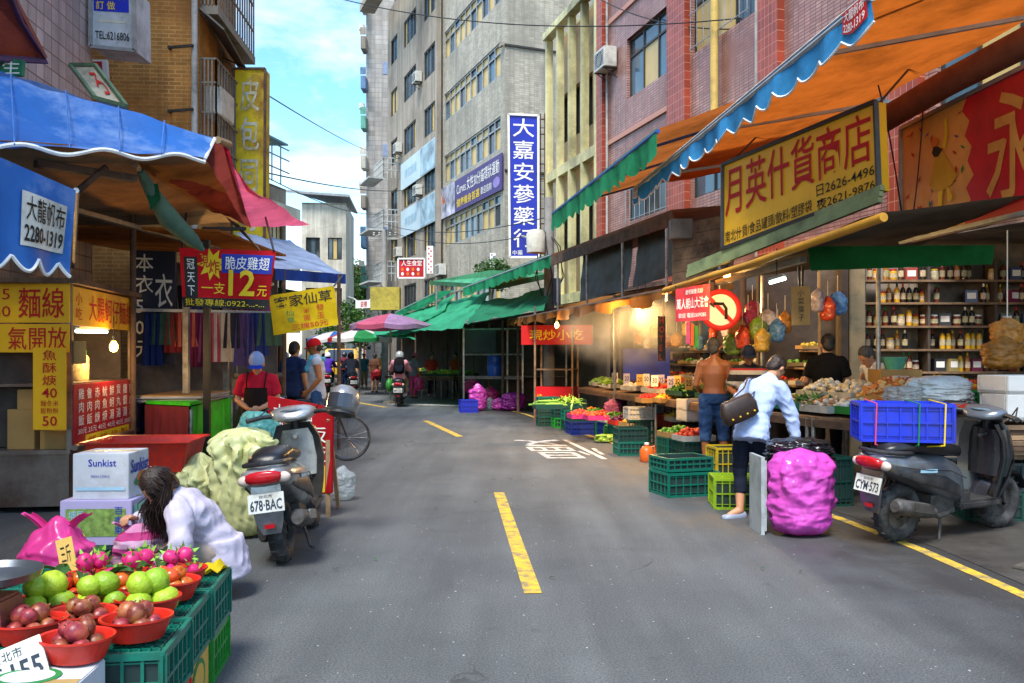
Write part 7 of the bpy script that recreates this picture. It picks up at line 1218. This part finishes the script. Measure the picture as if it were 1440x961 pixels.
RIDE = dict(pelvis=(0, .28, .90), waist=(0, .27, 1.02), chest=(0, .22, 1.2), neck=(0, .18, 1.37), head=(0, .13, 1.51), sL=(.18, .18, 1.33), sR=(-.18, .18, 1.33), eL=(.27, -.02, 1.12), eR=(-.27, -.02, 1.12), wL=(.33, -.24, 1.06), wR=(-.33, -.24, 1.06), hL=(.1, .24, .87), hR=(-.1, .24, .87), kL=(.19, -.16, .74), kR=(-.19, -.16, .74), aL=(.17, -.13, .38), aR=(-.17, -.13, .38), tL=(.17, -.28, .34), tR=(-.17, -.28, .34))
def person(label, loc, rz=0, h=1.7, over=None, base=STAND, fw=(0, -1, 0), look=None, skin=None, top=None, bottom=None, shoes=None, hair='short', hmat=None, vox=.012, curl=.6, fat=1, seed=1, palm=None, group=None, female=False):
    s = h/1.7; J = {k: V(v)*s for k, v in {**base, **(over or {})}.items()}; fw = V(fw).normalized(); look = V(look or fw).normalized(); skin = skin or skin_t
    t = thing('person', label, 'person', loc, rz, group); up = (J['head']-J['neck']).normalized(); hx = look.cross(up).normalized(); lk = up.cross(hx).normalized()
    if lk.dot(look) < 0: lk = -lk
    HR = Matrix((hx, lk, up)).transposed()                         # head frame: x side, y ahead, z up
    def hp(x, y, z): return J['head']+HR@(V((x, y, z))*s)
    hips, shs = J['hL']-J['hR'], J['sL']-J['sR']; shw = shs.length/2
    def tor(m, g=0, lo=0, neck=True):
        cs = [J['pelvis']-(J['waist']-J['pelvis']).normalized()*(.06+lo)*s, J['pelvis'], J['waist'], J['chest'], J['chest'].lerp(J['neck'], .62), J['neck']]; rt = [hips, hips, hips.lerp(shs, .5), shs, shs, shs]
        dm = [(.135*fat, .105*fat) if not g else (.158*fat, .122*fat), (.155*fat, .115*fat) if not g else (.16*fat, .12*fat), (.134*fat, .098*fat), (.162*fat, .115*fat), (.148, .088), (.060, .058)]
        torso(m, cs, rt, fw, [(a*s+g, b*s+g) for a, b in dm]); 
        for q in ('sL', 'sR'): limb(m, [J['chest'].lerp(J['neck'], .55), J[q]-V((0, 0, .012*s))], [.08*s+g, .060*s+g]); limb(m, [J['neck']+(J['head']-J['neck'])*.12, J['neck'].lerp(J[q], .5)-V((0, 0, .012*s)), J[q]-V((0, 0, .005))], [.046*s+g*.6, .050*s+g, .05*s+g])
    m = MB(); tor(m); limb(m, [J['neck']-up*.03*s, J['head']-up*.03*s], [.056*s, .052*s])
    m.ell(J['head']+up*.02*s, (.077*s, .098*s, .108*s), 16, 12, HR); m.ell(hp(0, .028, -.05), (.056*s, .062*s, .066*s), 14, 10, HR)
    limb(m, [hp(0, .088, .012), hp(0, .112, -.024)], [.010*s, .016*s], 8); m.ell(hp(0, .088, -.062), (.022*s, .011*s, .009*s), 8, 6, HR); m.ell(hp(0, .082, -.098), (.025*s, .02*s, .016*s), 8, 6, HR)
    for sg in (-1, 1): m.ell(hp(sg*.078, -.01, -.01), (.012*s, .022*s, .034*s), 8, 8, HR); m.ell(hp(sg*.03, .083, .028), (.02*s, .012*s, .008*s), 8, 6, HR)
    for q in 'LR':
        limb(m, [J['s'+q], J['s'+q].lerp(J['e'+q], .45), J['e'+q], J['e'+q].lerp(J['w'+q], .35), J['w'+q]], [.054*s, .049*s, .039*s, .041*s, .027*s])
        d = J['w'+q]-J['e'+q]; pn = V(palm[q]) if palm else (fw*.3+(-hips if q == 'L' else hips).normalized()); hand(m, J['w'+q], d, pn, curl, s)
        limb(m, [J['h'+q], J['h'+q].lerp(J['k'+q], .4), J['k'+q], J['k'+q].lerp(J['a'+q], .35), J['a'+q]], [.088*s, .078*s, .055*s, .055*s, .037*s]); limb(m, [J['a'+q]-V((0, 0, .02)), J['a'+q].lerp(J['t'+q], .55)-V((0, 0, .01)), J['t'+q]], [.04*s, .038*s, .028*s])
    obj('body', remesh(m, vox, skin, 3), t)
    for sg in (-1, 1): m = MB(); m.ell(hp(sg*.03, .083, .012), (.012*s, .008*s, .006*s), 8, 6, HR); m.build('eye', ink['black'], t)
    if top:
        m = MB(); g = top.get('g', .016); tor(m, g, top.get('lo', .04)); sl = top.get('sleeve', .5)
        for q in 'LR':
            S_, E_, W_2 = J['s'+q], J['e'+q], J['w'+q]
            if sl > 0:
                pts = [S_, S_.lerp(E_, min(sl, 1))]; rr_ = [.06*s+g, .05*s+g*1.1]
                if sl > 1: pts.append(E_.lerp(W_2, min(sl-1, .94))); rr_.append(.034*s+g)
                m.tube([pts[0]]+pts[1:], rr_, 14); [m.ell(p, r_, 10, 7) for p, r_ in list(zip(pts, rr_))[:-1 if sl <= 1 else None]]
        if top.get('skirt'): torso(m, [J['pelvis']+V((0, 0, .05)), J['pelvis']+V(top['skirt'][0])*.5, J['pelvis']+V(top['skirt'][0])], [hips]*3, fw, [(.165*s+g, .125*s+g), (.18*s+g, .15*s+g), top['skirt'][1]])
        for p, r_ in top.get('extra', ()): m.ell(V(p)*s, r_)
        obj(top.get('name', 'shirt'), remesh(m, vox, top['mat'], 2, top.get('wr', .008), top.get('wf', 13), 'shirt', seed), t)
    if bottom:
        m = MB(); g = bottom.get('g', .014); lg = bottom.get('leg', 2); torso(m, [J['pelvis']-(J['waist']-J['pelvis']).normalized()*.07*s, J['pelvis'], J['pelvis'].lerp(J['waist'], .45)], [hips]*3, fw, [(.13*s*fat+g, .105*s*fat+g), (.155*s*fat+g*.8, .118*s*fat+g*.8), (.142*s*fat+g*.6, .104*s*fat+g*.6)])
        for q in 'LR':
            K_, A_ = J['k'+q], J['a'+q]; pts = [J['h'+q], J['h'+q].lerp(K_, .45)]; rr_ = [.092*s+g, .082*s+g]
            pts.append(J['h'+q].lerp(K_, min(lg, 1))); rr_.append(.06*s+g)
            if lg > 1: pts.append(K_.lerp(A_, min(lg-1, .95))); rr_.append((.052-.012*(lg-1))*s+g)
            m.tube(pts, rr_, 14); [m.ell(p, r_, 10, 7) for p, r_ in list(zip(pts, rr_))[:-1]]
        obj('trousers', remesh(m, vox, bottom['mat'], 2, bottom.get('wr', .007), 12, 'trousers', seed+3), t)
    if shoes:
        for q in 'LR':
            m = MB(); a, b = J['a'+q], J['t'+q]; d = V((b.x-a.x, b.y-a.y, 0)).normalized(); sd = V((-d.y, d.x, 0)); z0 = min(a.z-.085*s, b.z-.03*s)
            rg = []
            for u, w_, hh in ((-.06, .028, .05), (-.04, .04, .06), (.03, .042, .055), (.1, .05, .045), (.16, .046, .035), (.19, .028, .02)): c = a+d*u*s; c.z = z0; rg.append([c+sd*w_*s*x+V((0, 0, hh*s*z)) for x, z in ((-1, .02), (-1.05, .35), (-.75, .85), (0, 1.05), (.75, .85), (1.05, .35), (1, .02), (0, 0))])
            m.loft(rg); m.build('shoe', shoes, t, smooth=60)
    hm = hmat or hairm
    if hair in ('short', 'bun', 'long'):
        m = MB(); m.ell(hp(0, -.018, .038), (.088*s, .102*s, .108*s), 16, 12, HR); m.ell(hp(0, -.06, -.02), (.076*s, .05*s, .075*s), 12, 9, HR)
        if hair == 'bun': m.ell(hp(0, -.12, .0), .05*s, 10, 8)
        obj('hair', remesh(m, min(vox, .01), hm, 1, .004, 60, 'hair', seed), t)
    elif hair == 'cap':
        cm, bm_ = hm; m = MB(); m.lathe([(.001, .142), (.05, .134), (.085, .10), (.099, .055), (.1, .02)], 22, J['head'], HR, sx=s*.92, sy=s*1.05); m.build('cap', cm, t); m = MB()
        m.grid(lambda u, v: hp(.088*sin(-1.2+2.4*u)*(1+.10*v), .075+.07*v*cos((u-.5)*2.2)+.02*cos(-1.2+2.4*u), .03-.02*v-.02*abs(u-.5)), 12, 5); m.build('cap_peak', bm_, t); m = MB(); m.ell(hp(0, -.045, -.02), (.082*s, .06*s, .06*s), 12, 8, HR); obj('hair', remesh(m, .01, hairm, 1, .003, 60, 'hair'), t)
    elif hair == 'helmet':
        m = MB(); m.lathe([(.001, .165), (.07, .155), (.115, .11), (.135, .04), (.13, -.03), (.118, -.06)], 22, J['head'], HR, sx=s, sy=s*1.08); m.build('helmet', hm, t); m = MB(); m.ell(hp(0, -.04, -.05), (.08*s, .07*s, .06*s), 12, 8, HR); m.build('hair', hairm, t)
    return t, J, hp
def stripes(name, bands, sc):                                     # horizontal woven stripes by height on the garment
    m = bpy.data.materials.new(name); m.use_nodes = True; n = m.node_tree.nodes; l = m.node_tree.links; b = n['Principled BSDF']; tc = n.new('ShaderNodeTexCoord'); sp = n.new('ShaderNodeSeparateXYZ'); l.new(tc.outputs['Object'], sp.inputs[0])
    mr = n.new('ShaderNodeMapRange'); mr.inputs[1].default_value = sc[0]; mr.inputs[2].default_value = sc[1]; l.new(sp.outputs[2], mr.inputs[0]); r_ = n.new('ShaderNodeValToRGB'); r_.color_ramp.interpolation = 'CONSTANT'
    for i, (p, c) in enumerate(bands):
        e = r_.color_ramp.elements[i] if i < 2 else r_.color_ramp.elements.new(p); e.position = p; e.color = (*C(c), 1)
    l.new(mr.outputs[0], r_.inputs[0]); l.new(r_.outputs[0], b.inputs['Base Color']); b.inputs['Roughness'].default_value = .85; return m
fab = lambda n, h, **k: M(n, C(h), .85, **{**dict(var=.12, sc=6, bump=.25, bsc=120, spec=.15), **k})
navy = fab('navy_cotton', '1c2230'); jeans = fab('denim', '24406c', dirt=C('4a6a94'), dirts=.45); blackc = fab('black_cotton', '121214'); whitec = fab('white_cotton', 'c0c6d4'); redc = fab('red_cotton', 'c01c30'); greyc = fab('grey_cotton', '6a7284'); bluec = fab('blue_cotton', '2c3c64'); pinkc = fab('pink_cotton', 'd08a94'); purp = fab('purple_cotton', '4a2c94'); brownc = fab('brown_cotton', '5a3a2c'); khaki = fab('khaki_cotton', '8a7a5c'); flip = plastic('sandal_grey', '8a94a8'); dsh = plastic('dark_shoe', '24242a'); beigesh = plastic('sandal_beige', 'c8a88c')
# --- kneeling woman in a white jacket
over = dict(pelvis=(.02, .05, .33), waist=(-.03, .02, .43), chest=(-.11, -.05, .56), neck=(-.19, -.10, .68), head=(-.28, -.16, .755), sL=(-.13, -.25, .615), sR=(-.19, .09, .63), eL=(-.06, -.37, .44), eR=(-.33, .06, .47), wL=(-.16, -.42, .26), wR=(-.43, -.13, .545), hL=(.0, -.06, .30), hR=(0, .14, .30), kL=(-.32, -.16, .36), kR=(-.34, .14, .40), aL=(-.01, -.16, .09), aR=(-.04, .17, .09), tL=(-.15, -.18, .03), tR=(-.18, .17, .03))
jk = fab('white_jacket', 'c4bccc', var=.08, trans=.1)
t, J, hp = person('woman in a white jacket with long dark hair squatting over the fruit crates', (-1.88, 5.36, 0), 0, 1.62, over, STAND, (-.8, -.35, -.2), (-.62, -.42, -.62), skin_l, dict(mat=jk, sleeve=1.9, lo=.05, g=.02, wr=.017, wf=12, name='jacket', skirt=((.03, .0, -.19), (.185, .165))), dict(mat=fab('pale_trousers', '9a8c80'), leg=2), beigesh, 'long', hairb, .0085, 1.0, palm=dict(L=(-1, 0, .2), R=(0, -.3, -1)))
m = MB(); rr = random.Random(4)
for k in range(420):                                              # long hair falling forward from the crown
    a = rr.uniform(-2.7, 2.7); e = rr.uniform(.1, 1.1); x, y = sin(a)*.082, -cos(a)*.092; p0 = hp(x*e*.9, y*e*.9-.02, .115*sqrt(max(.02, 1-.8*e*e))+.03); p1 = hp(x*1.22, y*1.15-.01, -.01+rr.uniform(-.02, .02)); ln = rr.uniform(.18, .36)*(1 if abs(a) < 2.2 else .7); p2 = p1+V((rr.uniform(-.05, .02)-.02, rr.uniform(-.05, .03), -ln*.5)); p3 = p2+V((rr.uniform(-.03, .04), rr.uniform(-.03, .03), -ln*.5)); m.tube([p0, p0.lerp(p1, .5)+HZ if False else p0.lerp(p1, .5)+(p1-hp(0, -.01, 0)).normalized()*.018, p1, p2, p3], [.004, .005, .005, .0045, .001], 5, flat=.5)
stuff(m.build('long_hair', hairb, t, smooth=60))
m = MB(); m.ell((-.25, -.12, .58), (.07, .10, .10)); obj('pink_scarf', remesh(m, .01, fab('hot_pink', 'b81c5c'), 1, .008, 20, 'pink_scarf'), t)
stripebag = stripes('striped_bag', [(0, 'b03a7a'), (.15, 'b06a94'), (.3, 'a82c6c'), (.42, 'b88aa4'), (.55, 'b03a7a'), (.68, 'b890a8'), (.8, 'a82c6c'), (.92, 'c07aa0')], (0, .36)); b_ = bag('pink striped carrier bag held up by the squatting woman', V((-2.27, 5.18, .13)), (.30, .24, .38), stripebag, 81, True, .3, .14, ears=True)
# --- blue-capped seller
capb = fab('cap_pale_blue', '8fa0c8'); capd = fab('cap_blue', '2440a8')
person('seller in a red polo, dark apron and blue cap working with both hands', (-2.83, 9.5, 0), .1, 1.56, dict(head=(0, -.05, 1.56), eL=(.24, .0, 1.12), eR=(-.24, .0, 1.12), wL=(.07, -.24, 1.03), wR=(-.07, -.24, 1.03)), look=(0, -.8, -.6), skin=skin_l, top=dict(mat=redc, sleeve=.75, g=.018), bottom=dict(mat=navy), shoes=dsh, hair='cap', hmat=(capb, capd), vox=.011, curl=1.2)
ap = thing('apron', 'dark brown apron with shoulder straps worn by the blue-capped seller', 'apron', (-2.83, 9.5, 0), .1); apm = fab('apron_brown', '241814')
m = MB(); m.grid(lambda u, v: V(((u-.5)*.30*(1.15-.35*v), -.155*cos((u-.5)*1.6)+.02*abs(v-.7)-.012, .45+.72*v)), 14, 12); m.build('bib', apm, ap, smooth=80)
for s_ in (-1, 1): m = MB(); m.tube([V((s_*.095, -.135, 1.16)), V((s_*.10, -.115, 1.24)), V((s_*.105, -.03, 1.335)), V((s_*.09, .06, 1.28))], .02, 6, flat=.3); m.build('strap', apm, ap)
# --- red-capped man in profile, man in navy T-shirt
tow = fab('towel_blue', '5fb0c8'); redcap = fab('cap_red', 'c01820')
t, J, hp = person('man in a white vest and red cap with a pale blue towel round his neck', (-2.98, 13, 0), radians(-78), 1.78, dict(eL=(.24, .05, 1.12), wL=(.20, -.10, .95)), skin=skin_t, top=dict(mat=whitec, sleeve=.12, g=.014), bottom=dict(mat=jeans), shoes=dsh, hair='cap', hmat=(redcap, redcap), vox=.013)
m = MB(); m.torus(J['neck']+V((0, .0, -.02)), (0, .15, 1), .095, .038, 24, 8); limb(m, [J['neck']+V((.07, -.08, -.02)), J['chest']+V((.08, -.13, -.0))], [.04, .045]); limb(m, [J['neck']+V((-.07, -.08, -.02)), J['chest']+V((-.08, -.13, .03))], [.04, .045]); obj('towel', remesh(m, .012, tow, 1, .008, 18, 'towel'), t)
person('man in a navy T-shirt and dark trousers seen from behind beside the red-capped man', (-3.58, 14, 0), radians(160), 1.74, dict(eL=(.25, -.02, 1.12), wL=(.2, -.2, .98)), skin=skin_l, top=dict(mat=bluec, sleeve=.6), bottom=dict(mat=navy), shoes=dsh, vox=.014)
# --- shirtless man
person('shirtless tanned man in cropped jeans seen from behind at the vegetable stall', (2.70, 11.4, 0), radians(168), 1.75, dict(eL=(.235, .02, 1.10), eR=(-.235, .02, 1.10), wL=(.17, -.2, 1.0), wR=(-.17, -.2, 1.0), kL=(.11, .0, .49), kR=(-.12, -.05, .49), aR=(-.13, .0, .085), tR=(-.15, -.15, .03)), look=(-.3, -.9, -.15), skin=M('skin_sunburnt', C('9c6038'), .45, var=.1, sc=6, bump=.05, spec=.5), bottom=dict(mat=jeans, leg=1.3, g=.02, wr=.010), shoes=dsh, hmat=hairg, vox=.010, fat=1.02, curl=1)
# --- man in cap and striped polo
pol = stripes('striped_polo', [(0, 'b8b0a0'), (.12, '1c1a1c'), (.24, 'b8b0a0'), (.34, 'a8242c'), (.38, 'b8b0a0'), (.52, '1c1a1c'), (.66, 'b8b0a0'), (.74, 'a8242c'), (.78, '1c1a1c')], (.85, 1.50))
person('grey-haired man in a dark cap and striped polo facing the customers', (3.05, 11.0, 0), radians(-20), 1.64, dict(eR=(-.24, -.05, 1.13), wR=(-.12, -.24, 1.05)), look=(.25, -.95, -.1), skin=skin_t, top=dict(mat=pol, sleeve=.8, g=.02), bottom=dict(mat=navy), shoes=dsh, hair='cap', hmat=(fab('cap_dark', '1c2438'), fab('cap_dark', '1c2438')), vox=.011)
# --- woman in white blouse reaching down
over = dict(pelvis=(.02, .0, .86), waist=(.05, .04, .98), chest=(.13, .10, 1.16), neck=(.22, .16, 1.32), head=(.33, .26, 1.43), sL=(.05, .18, 1.25), sR=(.29, .02, 1.24), eL=(-.09, .24, 1.05), wL=(.06, .36, .93), eR=(.40, .02, .98), wR=(.44, .00, .74), hL=(-.06, .06, .83), hR=(.09, -.03, .83), kL=(-.07, .10, .46), kR=(.13, .12, .45), aL=(-.10, -.0, .09), aR=(.18, .24, .10), tL=(-.21, -.03, .03), tR=(.20, .38, .03))
wb = fab('white_blouse', 'a8b8dc', var=.07)
t, J, hp = person('woman in a white blouse and black trousers bending to the magenta bag', (2.24, 8.02, 0), 0, 1.66, over, STAND, (.55, .83, 0), (.7, .6, -.55), skin_l, dict(mat=wb, sleeve=1.75, g=.016, wr=.013, wf=16, lo=.07), dict(mat=navy, leg=1.62, g=.008, wr=.008), flip, 'short', hairb, .009, .9, .93, palm=dict(L=(0, 0, -1), R=(-1, 0, 0)))
hb = thing('handbag', 'dark brown handbag with brass studs on the shoulder of the woman in the white blouse', 'handbag', (2.12, 7.86, .93), .35); hbm = M('brown_leather', (.035, .02, .014), .4, var=.3, bump=.2, sc=12); hbm2 = M('bag_strap', (.02, .012, .01), .45)
hb.rotation_euler = (0, -.35, .3); m = MB(); m.loft([ring((0, 0, z), w_, d_, 18, 3.2, 'z') for w_, d_, z in ((.15, .05, 0), (.185, .06, .02), (.19, .062, .12), (.16, .045, .2), (.15, .02, .215))]); m.build('body', hbm, hb, smooth=50)
RI = hb.rotation_euler.to_matrix().inverted(); wl = lambda *p: RI@(V(p)-V((2.12, 7.86, .93))); m = MB(); m.tube([(-.15, 0, .18), wl(2.16, 7.95, 1.22), wl(2.24, 8.10, 1.315), wl(2.32, 8.2, 1.31), wl(2.33, 8.12, 1.2), (.15, 0, .18)], .012, 8, flat=.4); m.build('strap', hbm2, hb)
for x in (-.12, -.04, .04, .12): m = MB(); m.ell((x, -.058, .05), .011, 8, 6); m.build('stud', ink['gold'], hb)
# --- stallholders behind the plank table
person('man in a black T-shirt seen from behind at the dim shop', (4.12, 11.15, 0), radians(150), 1.79, dict(eR=(-.24, -.02, 1.12), wR=(-.18, -.22, .98), eL=(.26, 0, 1.12), wL=(.22, -.2, .98)), look=(.35, -.9, -.2), skin=skin_l, top=dict(mat=blackc, sleeve=.75, g=.02), bottom=dict(mat=navy), shoes=dsh, vox=.012, fat=1.1)
person('man in a white vest leaning over the goods at the dim shop', (4.85, 11.1, 0), radians(-75), 1.72, dict(chest=(0, -.10, 1.23), neck=(0, -.17, 1.38), head=(0, -.27, 1.49), sL=(.175, -.15, 1.34), sR=(-.175, -.15, 1.34), eL=(.22, -.2, 1.08), wL=(.15, -.38, .98), eR=(-.22, -.2, 1.08), wR=(-.15, -.38, .98)), look=(0, -.9, -.45), skin=skin_l, top=dict(mat=whitec, sleeve=.1, g=.014), bottom=dict(mat=navy), shoes=dsh, hmat=hairg, vox=.013)
# --- riders
hg = M('helmet_grey', (.30, .32, .32), .3, bump=.02, coat=.5); hb_ = M('helmet_black', (.03, .03, .035), .25, bump=.02, coat=.6); hw = M('helmet_white', (.6, .6, .6), .3, bump=.02, coat=.5)
def rider(label, px, py, Y, rz, tp, bt, hm, h=1.68):
    return person(label, (G(px, py).x, Y, 0), rz+pi, h, None, RIDE, skin=skin_l, top=dict(mat=tp, sleeve=1.8, g=.022), bottom=dict(mat=bt), shoes=dsh, hair='helmet', hmat=hm, vox=.02)
rider('scooter rider in a grey helmet and pink shirt with a black backpack', 561, 571, 26.0, radians(4), pinkc, khaki, hg); rider('scooter rider in a black helmet, grey shirt and blue jeans', 499, 553, 33.6, radians(18), greyc, jeans, hb_); rider('scooter rider in a white helmet and purple shirt', 469, 550, 35.5, radians(10), purp, blackc, hw); rider('scooter rider approaching in a white helmet and pale blue shirt', 425, 548, 37.5, radians(188), fab('sky_cotton', '7a9ab8'), navy, hw)
bp_ = thing('backpack', 'black backpack worn by the pink-shirted scooter rider', 'backpack', (G(561, 571).x, 26.0, 0), radians(4)); m = MB(); m.loft([ring((0, -.44, z), w_, d_, 16, 3, 'z') for w_, d_, z in ((.12, .07, .98), (.165, .10, 1.02), (.17, .11, 1.2), (.15, .09, 1.38), (.09, .05, 1.44))]); m.build('pack', blackc, bp_, smooth=50); m = MB(); m.loft([ring((0, -.55, z), w_, .035, 12, 3, 'z') for w_, z in ((.09, 1.05), (.12, 1.08), (.12, 1.2), (.09, 1.23))]); m.build('pocket', navy, bp_, smooth=50)
m = MB(); m.ell((G(561, 571).x-.30, 25.9, .62), (.12, .18, .2)); tag(m.build('plastic_bag', M('green_carrier', C('3f9a3c'), .35, bump=.3, trans=.2)), 'green bag hanging on the backpack rider\'s scooter', 'bag')
# --- people on foot further off
cb = lambda n, h: fab(n, h)
for k, (px, py, rz, h, tp, bt, hr, hm, lb) in enumerate((
    (527, 552, 2.9, 1.6, brownc, fab('short_red', 'a82434'), 'short', hairb, 'woman in a brown top and red skirt walking beside the jeans rider'),
    (582, 560, 2.6, 1.6, greyc, fab('rose_trousers', 'b8406c'), 'cap', (cb('cap_pink', 'c05a8a'), cb('cap_pink', 'c05a8a')), 'woman in a pink cap and grey jacket carrying pink bags'),
    (607, 558, .4, 1.6, cb('coral', 'c03a34'), navy, 'short', hairm, 'vegetable seller in a coral red top under the wide green tarpaulin'),
    (641, 556, -.3, 1.62, cb('orange_red', 'b84424'), navy, 'short', hairm, 'seller in an orange red apron beside the steel kiosk'),
    (716, 556, .2, 1.6, redc, navy, 'short', hairm, 'cook in a red shirt inside the steel kiosk'),
    (402, 552, .3, 1.62, cb('rose', 'b04a6a'), navy, 'helmet', hw, 'passer-by in a rose shirt and white helmet beyond the yellow banner'),
    (512, 546, .1, 1.6, cb('teal_c', '3a6a74'), khaki, 'short', hairm, 'passer-by in a teal shirt at the street bend'),
    (537, 541, .2, 1.62, cb('mustard_c', 'a8842c'), navy, 'short', hairm, 'passer-by in a mustard shirt beyond the lilac parasol'),
    (560, 545, 2.8, 1.6, cb('white_c', 'b8b8b4'), jeans, 'short', hairm, 'passer-by in a white shirt beyond the lilac parasol'),
    (484, 543, 3, 1.66, cb('maroon_c', '6a2430'), navy, 'helmet', hb_, 'passer-by in a maroon shirt and black helmet near the van'),
    (455, 548, 2.7, 1.6, cb('lime_c', '7a9a3c'), khaki, 'short', hairb, 'passer-by in a lime shirt near the crates beyond the yellow banner'),
    (446, 545, 3, 1.66, cb('tan_c', '9a7a5a'), navy, 'short', hairm, 'passer-by in a tan shirt behind the red-capped man'))):
    g = G(px, py); person(lb, (g.x, g.y, 0), rz, h, dict(kR=(-.1, -.06, .49), aR=(-.1, .08, .1), tR=(-.11, -.07, .03)), skin=skin_l, top=dict(mat=tp, sleeve=.8, g=.02), bottom=dict(mat=bt, leg=2 if k else .9), shoes=dsh, hair=hr, hmat=hm, vox=.022)
bag('red shoulder bag carried by the woman in the brown top', G(527, 552)+V((.12, -.22, .62)), (.34, .2, .34), M('red_bag', C('b82430'), .4, bump=.2), 91); bag('pink carrier bag carried by the woman in the pink cap', G(582, 560)+V((.2, -.2, .28)), (.34, .25, .5), pinkbag, 92)
# produce under the green tarps, boxes along the far left
for k, (px, py, cols) in enumerate(((600, 562, ['6f9a2c', 'c8b03c', '4f7a24']), (628, 562, ['3f7030', '8ab03c']), (548, 556, ['c8641c', 'a82c2c']), (565, 553, ['4f7a24', 'c8b03c']))):
    g = G(px, py)+V((.3, .8, 0)); table(['green grocer\'s table under the wide green tarpaulin', 'second grocer\'s table beside the orange red seller', 'fruit table behind the woman in the brown top', 'small grocer\'s table behind the pink-capped woman'][k], [(g.x-.6, g.y), (g.x+.6, g.y-.3)], 1, .75, (.4, .9), name='grocer_table')
    produce(['mixed greens under the wide green tarpaulin', 'leaf vegetables beside the orange red seller', 'red and orange fruit behind the woman in the brown top', 'greens behind the pink-capped woman'][k], 'produce', V((g.x+.15, g.y+.3, .79)), 1.1, .7, 'ball', cols, 120, .06, .16, cr_dk, -.2, .08, k+200)
for k in range(10): px = 335+9*k; Y = 15+2.0*k; g = P(px, 500, Y); crate([cr_white, cr_red, cr_blue, plastic('crate_yellow', 'b8a01c'), cr_teal][k % 5], (g.x-.5, Y, .0), .2*k, ['white', 'red', 'blue', 'yellow', 'teal'][k % 5]+' crate on the ground along the brick-side stalls'+('' if k < 5 else ', further on'), (.6, .45, .45)); produce(['clothing bundles', 'folded cloths', 'mixed shoes', 'toys and trinkets', 'bags of snacks'][k % 5]+' on the '+['white', 'red', 'blue', 'yellow', 'teal'][k % 5]+' crate along the brick-side stalls'+('' if k < 5 else ', further on'), 'goods', V((g.x-.5, Y, .45)), .7, .5, 'pack', [['b8b0a0', '7a8aa8', 'b84a5a'], ['c8a83c', '3a5a8a'], ['2c2c34', 'a87a5a', 'c8c0b0'], ['c83c3c', '3c9a5a', 'd8b83c'], ['c8b08a', 'b0623c']][k % 5], 60, .07, .12, card, .2, .05, k+300)
# litter and stains on the road
r = random.Random(21)
for k in range(26):
    x, y = r.uniform(-2.2, 2.9), r.uniform(3.7, 15); x -= .02*max(0, y-6)**1.4*.5; o = obj('dry_leaf', LFM, None, (x, y, .012)); o.scale = (.35, .3, .3); o.rotation_euler = (r.uniform(-.2, .2), r.uniform(-.2, .2), r.uniform(0, 6)); tag(o, 'tiny scrap of litter lying on the road', 'litter', 'litter on the road')
